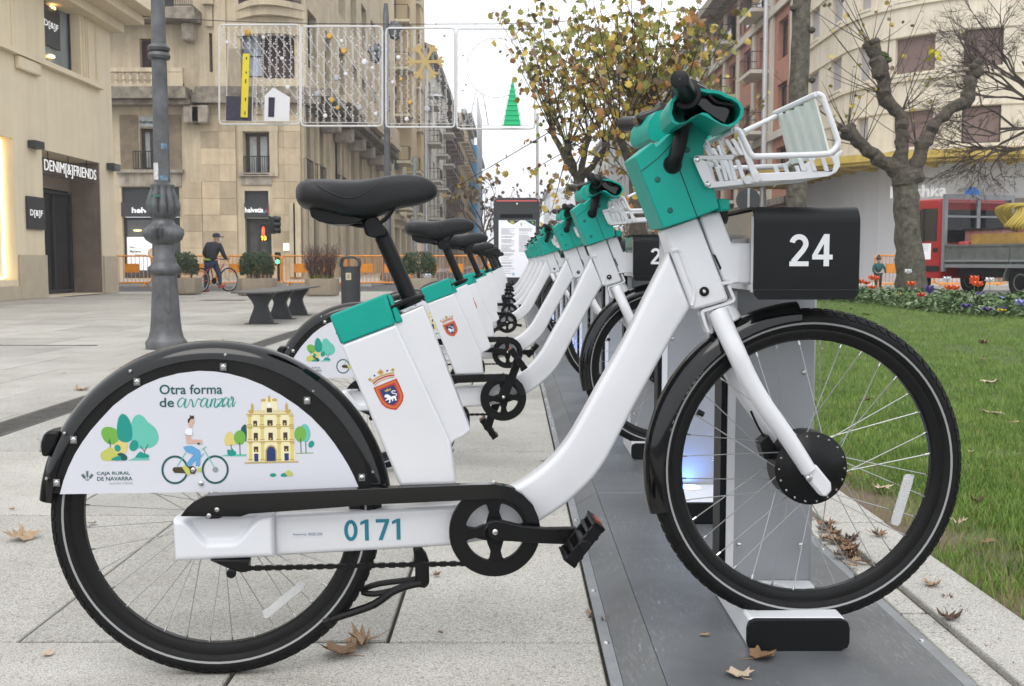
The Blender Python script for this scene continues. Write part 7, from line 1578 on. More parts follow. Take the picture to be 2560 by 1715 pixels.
b = MB(); a2, c2 = kq(130, 470), kq(640, 410); b.box(a2.x, c2.x, YK - .006, YK - .001, a2.z, c2.z); b.build('slot', M['black'], ki)
M['ink'] = mat('grey_ink', (.36, .36, .40), .6); rk = random.Random(2)
b = MB()
for col, (xa, xb_) in enumerate(((145, 360), (422, 640))):
    y_ = 635
    while y_ < (1340 if col == 0 else 1000):
        L = rk.uniform(.5, 1.0); a2, c2 = kq(xa, y_ + 8), kq(lerp(xa, xb_, L), y_); b.box(a2.x, c2.x, YK - .0145, YK - .0125, a2.z, c2.z); y_ += rk.choice([17, 17, 17, 34])
b.build('printed_lines', M['ink'], no, smooth=0, kind='stuff')
for pts, m_ in ((((230, 506), (270, 545), (330, 570), (380, 545), (440, 508)), 'p_brown'), (((520, 508), (600, 560), (682, 600), (682, 508)), 'p_dark'), (((280, 520), (320, 512), (350, 530), (340, 560), (290, 552)), 'p_lime'), (((620, 530), (645, 525), (655, 550), (630, 558)), 'p_lime'), (((455, 520), (470, 590), (445, 585)), 'p_grey')):
    P3 = [kq(x, y) for x, y in pts]; off = .0135 if m_ != 'p_lime' else .0145; P3 = [Vector((p.x, YK - off, p.z)) for p in P3]; b = MB(); b.add(P3, [tuple(t) for t in tessellate_polygon([P3])]); b.build('printed_artwork', M[m_], no, smooth=0)
p = kq(335, 1350); b = MB(); b.lathe([(.016, 0), (.028, 0)], (p.x, YK - .0135, p.z), 'Y', 18); b.build('printed_artwork', M['p_blue'], no, smooth=0)

# ---------------------------------------------------------------- hanging winter light panels
YP = 30.0
M['deco'] = mat('deco_white', (.66, .66, .66), .5); M['gold'] = mat('deco_gold', (.55, .34, .08), .3, metal=.7); M['silver'] = mat('deco_silver', (.40, .42, .45), .35, metal=.3); M['deco_y'] = mat('deco_yellow', (.75, .62, .02), .5); M['deco_g'] = mat('deco_green', (.0, .52, .20), .5); M['deco_k'] = mat('deco_dark', (.03, .03, .06), .6, var=.5, vscale=12)
def dq(x, y): return at(540 + x / 6.03, 60 + y / 6.03, YP)
def dq2(x, y): return at(900 + x / 2.6, y / 2.6, YP)
def dpanel(u0, u1, v0, v1, label, seed, nv=11, diag=True, skip=None, orn=()):
    t = thing('light_panel', label, 'decoration', (at((u0 + u1) / 2, v1, YP).x, YP, at(u0, v1, YP).z), 0, 'hanging light panels'); r = random.Random(seed)
    def P(s, q): return at(lerp(u0, u1, s), lerp(v0, v1, q), YP)
    c = .05; b = MB(); b.tube([P(c, 0), P(1 - c, 0), P(1 - .01, .012), P(1, c), P(1, 1 - c), P(1 - .01, .988), P(1 - c, 1), P(c, 1), P(.01, .988), P(0, 1 - c), P(0, c), P(.01, .012)], .028, 6, closed=True); b.tube([P(.03, .965), P(.97, .965)], .012, 4)
    for s_ in (.2, .45, .7, .9): b.tube([P(s_, .965), P(s_, 1)], .008, 4)
    b.build('frame', M['deco'], t)
    st_ = MB(); bl = MB()
    def bead(p, s_=.016): bl.add([p + Vector((s_, 0, 0)), p + Vector((-s_, 0, 0)), p + Vector((0, s_, 0)), p + Vector((0, -s_, 0)), p + Vector((0, 0, s_ * 1.3)), p + Vector((0, 0, -s_ * 1.3))], [(0, 2, 4), (2, 1, 4), (1, 3, 4), (3, 0, 4), (2, 0, 5), (1, 2, 5), (3, 1, 5), (0, 3, 5)])
    for k in range(nv + 1):
        s_ = .03 + .94 * k / nv; runs = [(0.02, .96)]
        if skip:
            runs = []; q = .02; cur = None
            while q < .96:
                ok = not skip(s_, q)
                if ok and cur is None: cur = q
                if not ok and cur is not None: runs.append((cur, q)); cur = None
                q += .02
            if cur is not None: runs.append((cur, .96))
        for a, c_ in runs:
            st_.tube([P(s_, a), P(s_, c_)], .009, 4)
            n = int((c_ - a) * 44)
            for j in range(n): p = P(s_, lerp(a, c_, (j + .5) / n)); bead(p + Vector((r.choice([-.035, .035]), -.01, 0)), .017)
    if diag:
        for k in range(-3, 9):
            x0, y0_, x1, y1_ = k * .16, 0.0, k * .16 + .85, 1.0
            pts = [(lerp(x0, x1, j / 24), lerp(y0_, y1_, j / 24)) for j in range(25)]; pts = [q for q in pts if .03 < q[0] < .97 and .02 < q[1] < .95 and not (skip and skip(*q))]
            if len(pts) > 2:
                st_.tube([P(*q) for q in pts], .009, 4)
                for q in pts[::2]: bead(P(*q) + Vector((.05, -.02, .05)), .026)
    st_.build('light_string', M['deco'], t, kind='stuff'); bl.build('bulbs', M['p_white'], t, kind='stuff', smooth=0)
    for (s_, q, rad, m_) in orn:
        p = P(s_, q); b = MB(); b.lathe([(.001, -.03), (rad * .7, -.028), (rad, 0), (rad * .7, .028), (.001, .03)], p + Vector((0, -.05, 0)), 'Y', 18); b.build('bauble', M[m_], t)
    return t, P
def flat3(pts, m, par, name, d=.04, th=.03):
    b = MB(); b.prism([Vector((p.x, YP - d - th, p.z)) for p in pts], [Vector((p.x, YP - d, p.z)) for p in pts]); return b.build(name, m, par, smooth=0)
skip1 = lambda s, q: (s < .44 and q > .23) or (.58 < s < .93 and q > .62)
t1, P1 = dpanel(548, 750, 62, 311, 'light panel with a yellow bar and a white house cut-out', 1, 11, True, skip1, ((.36, .08, .09, 'gold'), (.10, .18, .05, 'p_white'), (.78, .34, .05, 'p_white'), (.55, .13, .05, 'p_white'), (.85, .63, .06, 'p_white')))
o = [dq(185, 375), dq(580, 378), dq(545, 1465), dq(150, 1465)]; b = MB(); b.tube([p + Vector((0, -.02, 0)) for p in o], .014, 5, closed=True); b.build('grid_frame', M['deco'], t1)
b = MB()
for k in range(22): a_, c_ = dq(lerp(190, 570, k / 21), 380), dq(lerp(160, 540, k / 21), 1080); b.tube([a_, c_], .006, 4)
b.build('grid_wires', M['deco_k'], t1, kind='stuff')
flat3([dq(160, 1090), dq(548, 1100), dq(540, 1460), dq(155, 1455)], M['deco_k'], t1, 'dark_board', .03, .02)
yb_ = flat3([dq(418, 455), dq(518, 458), dq(488, 1415), dq(385, 1412)], M['deco_y'], t1, 'yellow_bar', .07, .03)
for x_, y_, h__ in ((470, 740, 30), (463, 870, 60), (460, 1145, 50), (452, 1350, 50), (475, 525, 40)): flat3([dq(x_ - 8, y_ - h__ / 2), dq(x_ + 8, y_ - h__ / 2), dq(x_ + 6, y_ + h__ / 2), dq(x_ - 10, y_ + h__ / 2)], M['deco_k'], yb_, 'dark_dash', .101, .01)
hs_ = flat3([dq(875, 965), dq(1125, 1112), dq(1112, 1475), dq(738, 1470), dq(748, 1090)], M['p_white'], t1, 'house_cutout', .07, .04); flat3([dq(808, 1112), dq(902, 1118), dq(890, 1410), dq(800, 1408)], mat('navy_board', (.015, .015, .05), .6), hs_, 'house_door', .112, .01)
dpanel(753, 956, 66, 315, 'light panel of crossing bulb strings with gold and silver baubles', 2, 11, True, None, ((.35, .10, .09, 'gold'), (.5, .15, .05, 'p_white'), (.53, .25, .09, 'gold'), (.78, .36, .08, 'p_white'), (.44, .52, .09, 'silver'), (.20, .68, .08, 'silver'), (.38, .74, .08, 'gold'), (.55, .48, .06, 'p_white'), (.72, .82, .08, 'silver'), (.30, .90, .06, 'p_white'), (.88, .42, .05, 'p_white'), (.92, .88, .05, 'p_white'), (.45, .82, .06, 'gold')))
sk3 = lambda s, q: False
t3, P3_ = dpanel(965, 1137, 70, 318, 'light panel with a large gold snowflake', 3, 10, False, None, ((.18, .30, .06, 'p_white'), (.10, .55, .05, 'p_white'), (.30, .92, .06, 'p_white'), (.22, .52, .05, 'gold'), (.60, .82, .09, 'silver'), (.85, .08, .04, 'silver'), (.80, .52, .03, 'silver'), (.68, .60, .03, 'silver'), (.35, .75, .07, 'gold')))
sc_ = dq2(428, 405); b = MB(); R_ = .52
for k in range(6):
    a = k * PI / 3 + .02; d = Vector((math.cos(a), 0, math.sin(a))); n_ = Vector((-d.z, 0, d.x)); c_ = sc_ + Vector((0, -.08 - .001 * k, 0)); b.obox(c_ + d * R_ * .5, d * R_ * .5, Vector((0, .015, 0)), n_ * .042)
    for s_ in (-1, 1): e = (d * .75 + n_ * s_ * .66).normalized(); b.obox(c_ + d * R_ * .62 + e * .09, e * .11, Vector((0, .0145 - .0008 * (s_ + 2), 0)), Vector((-e.z, 0, e.x)) * .035)
b.build('snowflake', mat('matt_gold', (.48, .34, .12), .5), t3, smooth=0)
def sk4(s, q):
    x, y = (s - .5) * 190, (q - .45) * 250
    return (x - 4) ** 2 + (y + 12) ** 2 < 76 ** 2
t4, P4_ = dpanel(1142, 1337, 72, 322, 'light panel with a wire moon and a green fir tree', 4, 11, False, sk4, ((.10, .83, .08, 'silver'), (.08, .27, .03, 'silver'), (.12, .56, .03, 'silver'), (.08, .62, .03, 'silver'), (.72, .10, .06, 'p_white')))
cm = dq2(885, 442); b = MB(); rm = (dq2(1075, 442).x - cm.x); b.tube([cm + Vector((rm * math.cos(2 * PI * k / 48), -.02, rm * math.sin(2 * PI * k / 48))) for k in range(48)], .014, 5, closed=True); b.build('moon_ring', M['deco'], t4)
flat3([dq2(993, 500), dq2(1045, 822), dq2(930, 820)], M['deco_g'], t4, 'green_fir', .05, .03)
b = MB(); b.tube([dq2(993, 482) + Vector((0, -.1, 0)), dq2(1052, 824) + Vector((0, -.1, 0)), dq2(923, 822) + Vector((0, -.1, 0))], .014, 5, closed=True); b.build('fir_outline', M['deco'], t4)
for k in range(9): y_ = lerp(560, 810, k / 8); hw_ = (y_ - 490) * .165; a_, c_ = dq2(988 - hw_ * 1.0, y_), dq2(990 + hw_ * .9, y_); b = MB(); b.tube([a_ + Vector((0, -.085, 0)), c_ + Vector((0, -.085, 0))], .018, 5); b.build('fir_garland', M['deco_g'], t4)
b = MB(); b.tube([dq2(778, 480), dq2(835, 815), dq2(708, 812)], .016, 5, closed=True)
b.build('fir_outline', M['silver'], t4); b = MB(); rr_ = random.Random(8)
for k in range(90):
    q = rr_.random() ** .5; y_ = lerp(500, 810, q); hw_ = (y_ - 480) * .18; p = dq2(776 + rr_.uniform(-hw_, hw_), y_); b.add([p + Vector((.016, 0, 0)), p + Vector((-.016, 0, 0)), p + Vector((0, 0, .02)), p + Vector((0, -.016, 0))], [(0, 2, 3), (1, 3, 2), (0, 3, 1)])
b.build('bulbs', M['silver'], t4, kind='stuff')
b = MB(); pts = [at(u, v, YP) for u, v in ((300, 38), (548, 52), (750, 58), (960, 60), (1140, 60), (1337, 58), (1500, 45), (1900, 10))]; b.tube(smooth_path(pts, 4), .012, 5)
for u in (600, 700, 800, 900, 1010, 1090, 1190, 1290): b.tube([at(u, 56, YP), at(u, 72, YP)], .008, 4)
tag(b.build('suspension_cable', M['iron'], None), 'thin steel cable across the street carrying the light panels', 'cable')

# ---------------------------------------------------------------- people
def skin_body(name, joints, bones, m, parent, levels=2):
    me = bpy.data.meshes.new(name); idx = {k: i for i, k in enumerate(joints)}
    Mi = root_matrix(parent).inverted()
    me.from_pydata([tuple(Mi @ Vector(v[0])) for v in joints.values()], [(idx[a], idx[b_]) for a, b_ in bones], [])
    o = bpy.data.objects.new(name, me); C.objects.link(o); o.parent = parent
    sm = o.modifiers.new('skin', 'SKIN'); sm.use_smooth_shade = True
    ly = me.skin_vertices[0] if me.skin_vertices else None
    if ly is None: bm = bmesh.new(); bm.from_mesh(me); bm.verts.layers.skin.verify(); bm.to_mesh(me); bm.free(); ly = me.skin_vertices[0]
    for i, (k, v) in enumerate(joints.items()):
        r = v[1]; ly.data[i].radius = (r, r) if not isinstance(r, tuple) else r; ly.data[i].use_root = (k == 'pelvis')
    su_ = o.modifiers.new('sub', 'SUBSURF'); su_.levels = 1; su_.render_levels = levels
    me.materials.append(m); return o
CX, CY = at(527, 700, 29.6).x, 29.6
rid = thing('person', 'person in dark jacket, jeans and blue cap standing astride a bicycle', 'person', (CX, CY, 0))
M['jacket'] = mat('navy_jacket', (.018, .020, .030), .7, var=.2, vscale=12); M['jeans'] = mat('blue_jeans', (.022, .035, .075), .8, var=.3, vscale=10); M['skin'] = mat('skin', (.5, .32, .24), .6); M['cap'] = mat('navy_cap', (.015, .022, .07), .7); M['redshoe'] = mat('red_shoe', (.35, .04, .05), .6)
def R(x, y, z): return (CX + x, CY + y, z)
J = {'pelvis': (R(.02, 0, .88), .14), 'waist': (R(.03, .02, 1.02), .145), 'chest': (R(.07, .08, 1.24), .165), 'neck': (R(.12, .12, 1.40), .07), 'sl': (R(-.10, .10, 1.34), .085), 'el': (R(-.20, .06, 1.10), .065), 'wl': (R(-.14, .24, .95), .05), 'sr': (R(.26, .08, 1.32), .085), 'er': (R(.34, .10, 1.08), .065), 'wr': (R(.36, .32, .93), .05)}
skin_body('jacket', J, [('pelvis', 'waist'), ('waist', 'chest'), ('chest', 'neck'), ('chest', 'sl'), ('sl', 'el'), ('el', 'wl'), ('chest', 'sr'), ('sr', 'er'), ('er', 'wr')], M['jacket'], rid)
J = {'pelvis': (R(.02, 0, .87), .135), 'hl': (R(-.08, 0, .80), .10), 'kl': (R(-.13, -.02, .47), .075), 'al': (R(-.15, .0, .09), .05), 'hr': (R(.12, .02, .80), .10), 'kr': (R(.22, .08, .50), .075), 'ar': (R(.26, .02, .22), .05)}
skin_body('jeans', J, [('pelvis', 'hl'), ('hl', 'kl'), ('kl', 'al'), ('pelvis', 'hr'), ('hr', 'kr'), ('kr', 'ar')], M['jeans'], rid)
J = {'pelvis': (R(.12, .12, 1.38), .055), 'h1': (R(.14, .13, 1.47), .075), 'h2': (R(.15, .12, 1.55), .088), 'h3': (R(.15, .11, 1.61), .07)}; skin_body('head', J, [('pelvis', 'h1'), ('h1', 'h2'), ('h2', 'h3')], M['skin'], rid)
b = MB(); b.lathe([(.105, 0), (.108, .05), (.085, .10), (.001, .125)], R(.15, .11, 1.555), 'Z', 18); b.obox(R(.27, .17, 1.565), (.06, .03, -.008), (-.035, .07, 0), (0, 0, .008)); b.build('cap', M['cap'], rid, bevel=.006)
b = MB(); b.obox(R(.235, .15, 1.485), (.012, .006, 0), (-.02, .05, 0), (0, 0, .045)); b.build('face_mask', M['p_white'], rid, bevel=.008)
for (x, y, z) in ((-.15, .0, .05), (.27, .05, .17)): b = MB(); b.obox(R(x, y + .05, z), (.045, 0, 0), (.02, .12, 0), (0, 0, .045)); b.build('shoe', M['redshoe'], rid, bevel=.02)
for (x, y, z) in ((-.13, .29, .93), (.365, .37, .92)):
    J = {'pelvis': (R(x, y, z), .035), 'a': (R(x + .01, y + .06, z - .01), .032)}; 
    for k in range(4): J['f%d' % k] = (R(x - .025 + .018 * k, y + .10, z - .02), .010); J['g%d' % k] = (R(x - .025 + .018 * k, y + .115, z - .05), .009)
    J['t'] = (R(x + .045, y + .07, z - .02), .010)
    skin_body('hand', J, [('pelvis', 'a'), ('a', 't')] + [('a', 'f%d' % k) for k in range(4)] + [('f%d' % k, 'g%d' % k) for k in range(4)], M['skin'], rid, 1)
# the person's bicycle
ang = math.radians(58); cb_ = thing('bicycle', 'red and white bicycle under the standing cyclist', 'bicycle', (CX + .06, CY + .1, 0), ang)
def wsimple(x):
    b = MB(); b.lathe([(.33 + .02 * math.cos(a), .02 * math.sin(a)) for a in [2 * PI * k / 8 for k in range(8)]], (x, 0, .35), 'Y', 40, closed_prof=True); w = b.build('wheel', M['rubber'], cb_, local=True)
    b = MB(); b.lathe([(.305, -.01), (.305, .01), (.295, .01), (.295, -.01)], (x, 0, .35), 'Y', 40, closed_prof=True); b.build('rim', M['alu'], w, local=True)
    b = MB(); [b.tube([(x, 0, .35), (x + .3 * math.cos(a), 0, .35 + .3 * math.sin(a))], .003, 4) for a in [2 * PI * k / 20 for k in range(20)]]; b.build('spokes', M['alu'], w, local=True, kind='stuff')
wsimple(-.5); wsimple(.55)
M['cycred'] = mat('cycle_red', (.4, .03, .03), .35)
for nm, pts, m_, r in (('frame', [(-.5, 0, .35), (-.12, 0, .75), (.38, 0, .78), (-.02, 0, .32), (-.12, 0, .75)], 'cycred', .02), ('chainstay', [(-.5, .03, .35), (-.02, 0, .32)], 'cycred', .014), ('fork', [(.36, 0, .88), (.40, 0, .72), (.55, .03, .35)], 'p_white', .018), ('seat_post', [(-.12, 0, .75), (-.16, 0, .90)], 'black', .016), ('handlebar', [(.33, -.28, .95), (.38, 0, .93), (.33, .28, .95)], 'black', .014)):
    b = MB(); b.tube(pts, r, 8); b.build(nm, M[m_], cb_, local=True)
b = MB(); b.obox((-.16, 0, .92), (.13, 0, 0), (0, .07, 0), (0, 0, .03)); b.build('saddle', mat('lime_saddle', (.25, .42, .05), .5), cb_, local=True, bevel=.02)
b = MB(); b.lathe([(.001, -.03), (.09, -.03), (.09, -.02), (.001, -.02)], (-.02, 0, .32), 'Y', 20); b.tube([(-.02, -.05, .32), (.10, -.06, .22)], .012, 6); b.obox((.10, -.10, .21), (.05, 0, 0), (0, .05, 0), (0, 0, .012)); b.build('crankset', M['black'], cb_, local=True)
# child by the store
p = at(2197, 640, 32.6); ch_ = thing('person', 'distant child in teal jacket and black hat by the store barriers', 'person', (p.x, 32.6, 0)); KX, KY = p.x, 32.6
def Rk(x, y, z): return (KX + x, KY + y, z)
J = {'pelvis': (Rk(0, 0, .62), .12), 'c': (Rk(0, 0, .88), .15), 'n': (Rk(0, 0, .99), .06), 'sl': (Rk(-.15, 0, .93), .07), 'el': (Rk(-.22, -.05, .72), .05), 'wl': (Rk(-.14, -.12, .62), .04), 'sr': (Rk(.15, 0, .93), .07), 'er': (Rk(.25, -.04, .76), .05), 'wr': (Rk(.22, -.1, .62), .04)}
skin_body('jacket', J, [('pelvis', 'c'), ('c', 'n'), ('c', 'sl'), ('sl', 'el'), ('el', 'wl'), ('c', 'sr'), ('sr', 'er'), ('er', 'wr')], mat('teal_jacket', (.008, .085, .08), .7), ch_, 1)
J = {'pelvis': (Rk(0, 0, .62), .11), 'hl': (Rk(-.07, 0, .56), .085), 'kl': (Rk(-.08, -.02, .33), .06), 'al': (Rk(-.08, 0, .05), .045), 'hr': (Rk(.07, 0, .56), .085), 'kr': (Rk(.08, -.02, .33), .06), 'ar': (Rk(.09, 0, .05), .045)}
skin_body('trousers', J, [('pelvis', 'hl'), ('hl', 'kl'), ('kl', 'al'), ('pelvis', 'hr'), ('hr', 'kr'), ('kr', 'ar')], M['jacket'], ch_, 1)
J = {'pelvis': (Rk(0, 0, .98), .05), 'a': (Rk(0, -.01, 1.06), .075), 'b': (Rk(0, -.01, 1.14), .085), 'c': (Rk(0, 0, 1.2), .06)}; skin_body('head', J, [('pelvis', 'a'), ('a', 'b'), ('b', 'c')], M['skin'], ch_, 1)
b = MB(); b.lathe([(.1, 0), (.105, .05), (.07, .11), (.03, .14), (.04, .18), (.001, .2)], Rk(0, 0, 1.13), 'Z', 14); b.build('hat', M['sig'], ch_)
ch_.scale = (.82, .82, .82)
# ---------------------------------------------------------------- trees
M['bark'] = mat('plane_bark', (0.115, 0.095, 0.07), 0.9, col2=(0.03, 0.025, 0.019), vscale=10, bump=0.9, bscale=9, detail=9, bdist=0.06); M['bark2'] = mat('mottled_bark', (0.15, 0.135, 0.105), 0.9, col2=(0.04, 0.037, 0.028), vscale=9, bump=0.9, bscale=8, detail=9, bdist=0.05); M['twig'] = mat('dark_twig', (0.035, 0.027, 0.022), 0.9); M['twig_brown'] = mat('brown_twig', (0.075, 0.055, 0.045), 0.9); M['moss'] = mat('moss', (0.05, 0.075, 0.015), 0.9, var=.4, vscale=30)
def lm(n, c, c2): 
    m = mat(n, c, 0.55, col2=c2, vscale=1.6, detail=3); return m
LF = [lm('leaf_olive', (0.30, 0.29, 0.06), (0.15, 0.17, 0.035)), lm('leaf_ochre', (0.55, 0.40, 0.06), (0.34, 0.25, 0.04)), lm('leaf_rust', (0.46, 0.20, 0.04), (0.24, 0.11, 0.03)), lm('leaf_brownish', (0.22, 0.15, 0.06), (0.12, 0.08, 0.04))]
PL = [(0, -.5), (.28, -.38), (.52, -.1), (.3, .02), (.42, .3), (.16, .22), (0, .55), (-.16, .22), (-.42, .3), (-.3, .02), (-.52, -.1), (-.28, -.38)]
def put_leaf(b, p, s, r):
    n = Vector((r.gauss(0, 1), r.gauss(0, 1), r.gauss(0, .7))).normalized(); u = n.orthogonal().normalized(); a = r.uniform(0, 6.28); w = n.cross(u); e1 = u * math.cos(a) + w * math.sin(a); e2 = n.cross(e1); c = r.uniform(.1, .5)
    vs = [p] + [p + (e1 * x + e2 * y) * s + n * (c * s * (x * x + y * y)) for x, y in PL]; k = len(PL); b.add(vs, [(0, 1 + i, 1 + (i + 1) % k) for i in range(k)])
def wob(p, r, s): return p + Vector((r.uniform(-s, s), r.uniform(-s, s), r.uniform(-s, s)))
def autumn_tree(label, base, trunk_r, fork_z, knuckles, seed, nsh, leaves_per, up, spread, lsize=.15, droop=0.25):
    r = random.Random(seed); t = thing('plane_tree', label, 'tree', base, 0, 'autumn plane trees along the lawn'); bx = Vector(base); tr = MB(); br = MB(); tw = MB(); lb = [MB() for _ in LF]
    f = bx + Vector((r.uniform(-.1, .1), 0, fork_z)); pth = smooth_path([bx, bx + Vector((.05, 0, fork_z * .4)), f], 4); tr.tube([wob(p, r, .012) for p in pth], [lerp(trunk_r * 1.25, trunk_r * .9, i / (len(pth) - 1)) for i in range(len(pth))], 12)
    tr.build('trunk', M['bark'], t)
    for kn in knuckles:
        kp = bx + Vector(kn); mid = f.lerp(kp, .5) + Vector((0, 0, -.12)); pp = smooth_path([f - Vector((0, 0, .1)), mid, kp], 4); n = len(pp); br = MB(); br.tube([wob(p, r, .02) for p in pp], [lerp(trunk_r * .62, trunk_r * .42, i / (n - 1)) for i in range(n)], 9)
        br.lathe([(.001, -.12), (trunk_r * .6, -.05), (trunk_r * .7, .03), (trunk_r * .4, .12), (.001, .14)], kp, 'Z', 9); br.build('limb', M['bark'], t)
        for s in range(nsh):
            a = r.uniform(0, 2 * PI); d = Vector((math.cos(a) * spread, math.sin(a) * spread, 1 if r.random() > droop else r.uniform(-.5, .4))).normalized(); L = r.uniform(.5, 1.0) * up; bend = Vector((math.cos(a), math.sin(a), 0)) * .15 * L
            q = [kp, kp + d * L * .4 + bend * .3, kp + d * L * .75 + bend * .6, kp + d * L + bend]; sp = smooth_path(q, 3); m = len(sp); tw.tube(sp, [lerp(.016, .004, i / (m - 1)) for i in range(m)], 4)
            for j in range(leaves_per):
                h = r.random() ** .75; i = min(m - 2, int(h * (m - 1))); p = sp[i].lerp(sp[i + 1], h * (m - 1) - i); off = Vector((r.gauss(0, 1), r.gauss(0, 1), r.gauss(0, .7))) * .13; pe = p + off
                if r.random() < .35: tw.tube([p, pe], .003, 3)
                zc = (pe.z - bx.z - fork_z) / up; w_ = [max(.05, .25 + .5 * zc), .9 - .5 * zc, .55 - .5 * zc, .35]; put_leaf(lb[r.choices(range(4), [max(.03, x) for x in w_])[0]], pe, lsize * r.uniform(.6, 1.25), r)
    tw.build('twigs', M['twig'], t, kind='stuff')
    for k, b in enumerate(lb):
        if b.f: b.build('foliage', LF[k], t, smooth=0)
    return t
def K(u, v, Y, base): p = at(u, v, Y); return (p.x - base[0], p.y - base[1], p.z)
b1 = (at(1455, 600, 22).x, 22.0, 0.03)
autumn_tree('plane tree with ochre autumn leaves standing left of the nearest handlebar', b1, .13, at(1455, 440, 22).z, [K(1420, 375, 21.6, b1), K(1470, 350, 22.4, b1), K(1515, 370, 21.4, b1), K(1380, 330, 22.3, b1)], 21, 15, 22, 2.9, .42, .14, .10)
b2 = (at(1588, 600, 19).x, 19.0, 0.03)
autumn_tree('plane tree with yellowing leaves directly behind the nearest handlebar', b2, .15, at(1588, 415, 19).z, [K(1550, 350, 18.6, b2), K(1620, 330, 19.4, b2), K(1680, 350, 18.8, b2), K(1590, 290, 19.2, b2)], 33, 15, 24, 2.6, .5, .14, .10)
b3 = (at(1745, 600, 33).x, 33.0, 0.03)
autumn_tree('farther plane tree with thin rusty leaves below the basket', b3, .14, at(1745, 460, 33).z, [K(1700, 400, 33, b3), K(1760, 350, 33.4, b3), K(1810, 400, 32.6, b3)], 44, 9, 11, 2.4, .5, .17)
# straight bare trunk
t = thing('plane_tree', 'tall straight bare plane trunk rising behind the basket', 'tree', (at(1992, 600, 20).x, 20, 0.03), 0, 'autumn plane trees along the lawn'); r = random.Random(6)
pts = [at(1992, 700, 20), at(1990, 515, 20), at(1994, 300, 20), at(2001, 120, 20), at(2004, 0, 20), at(2006, -150, 20), at(2010, -400, 20)]; pts[0].z = 0; pth = smooth_path(pts, 5); b = MB(); b.tube([wob(p, r, .012) for p in pth], [lerp(.20, .15, i / (len(pth) - 1)) for i in range(len(pth))], 16); b.build('trunk', M['bark2'], t)
b = MB()
for (u, v) in ((2030, 200), (2030, 75), (1982, 20), (1975, 380)): p = at(u, v, 19.85); b.lathe([(.001, -.07), (.06, -.03), (.07, .02), (.001, .07)], p, 'Z', 8)
b.build('knots', M['bark'], t, kind='stuff')
for k in range(5): a = k * 1.3; top = pts[-1]; b = MB(); b.tube([top, top + Vector((math.cos(a) * .8, math.sin(a) * .8, .9)), top + Vector((math.cos(a) * 1.6, math.sin(a) * 1.4, 2.4))], [.09, .06, .03], 7); b.build('limb', M['bark2'], t)
# pollarded tree
YQ = 24.0
def pz_(x, y): u, v = zr(x, y); return at(u, v, YQ)
t = thing('pollarded_tree', 'knobbly pollarded plane tree with three stub limbs in front of the store', 'tree', (at(2275, 700, YQ).x, YQ, .05)); r = random.Random(9)
tr_ = [at(2280, 735, YQ), at(2276, 690, YQ), at(2270, 600, YQ), at(2266, 520, YQ), at(2262, 470, YQ), at(2262, 430, YQ)]; tr_[0].z = 0.02; pth = smooth_path(tr_, 4); rad = [lerp(.38, .28, min(1, i / 9)) * r.uniform(.95, 1.06) for i in range(len(pth))]; rad[-3:] = [.30, .31, .25]
b = MB(); b.tube([wob(p, r, .02) for p in pth], rad, 18); b.build('trunk', M['bark2'], t)
for zpts, rr in (([(1490, 1300), (1400, 1215), (1290, 1140), (1180, 1060), (1110, 990), (1065, 950)], [.24, .19, .16, .15, .16, .19]), ([(1470, 1330), (1450, 1150), (1460, 980), (1455, 860), (1390, 760), (1335, 690), (1330, 600), (1300, 500), (1270, 400), (1240, 330)], [.26, .17, .15, .15, .14, .19, .14, .19, .17, .15]), ([(1540, 1320), (1560, 1190), (1610, 1040), (1660, 960), (1720, 870), (1820, 790), (1920, 740), (1950, 650), (1965, 560), (1985, 490)], [.27, .20, .16, .14, .13, .14, .17, .14, .16, .15])):
    q = smooth_path([pz_(*p) for p in zpts], 3); n = len(q); R_ = []
    for i in range(n): f = i / 3; k = min(int(f), len(rr) - 2); R_.append(lerp(rr[k], rr[k + 1], f - k) * r.uniform(.82, 1.14))
    b = MB(); b.tube([wob(p, r, .03) for p in q], R_, 12); b.build('limb', M['bark'], t)
    b = MB(); e = q[-1]
    for k in range(7): o = wob(e, r, .12); b.lathe([(.001, -.09), (.08, -.04), (.1, .02), (.05, .08), (.001, .1)], o, 'Z', 8)
    b.build('knuckle', M['bark'], t)
b = MB()
for (x, y) in ((1330, 410), (1350, 440), (1310, 400)): b.lathe([(.001, -.07), (.09, -.02), (.08, .05), (.001, .08)], pz_(x, y) + Vector((0, -.08, 0)), 'Z', 8)
b.build('moss', M['moss'], t)
tw = MB(); lv = [MB() for _ in LF]
for (x, y, n_, sx_) in ((1065, 940, 9, -.2), (1330, 680, 12, -.6), (1240, 330, 9, 0), (1985, 490, 5, .4), (1460, 800, 9, .3), (1560, 1050, 7, .3), (1180, 1060, 6, -.6)):
    p0_ = pz_(x, y)
    for k in range(n_):
        d = Vector((r.uniform(-.9, .9) + sx_ * .5, r.uniform(-.4, .4), r.uniform(.3, 1))).normalized(); L = r.uniform(.9, 2.4); q = smooth_path([p0_, p0_ + d * L * .5 + Vector((0, 0, -.05)), p0_ + d * L], 3); tw.tube(q, [lerp(.014, .004, i / (len(q) - 1)) for i in range(len(q))], 4)
        for j in range(r.choice([0, 1, 2, 3])): i = r.randrange(2, len(q)); put_leaf(lv[r.choice([0, 1, 1, 3, 3])], wob(q[i], r, .06), r.uniform(.07, .14), r)
tw.build('twigs', M['twig'], t, kind='stuff')
for k, bb in enumerate(lv):
    if bb.f: bb.build('foliage', LF[k], t, smooth=0)
b = MB(); rr_ = random.Random(12)
for k in range(14): put_leaf(b, wob(at(2336, 135, YQ - .3), rr_, .12), .13, rr_)
b.build('foliage', mat('leaf_yellow', (.55, .47, .03), .6), t, smooth=0)
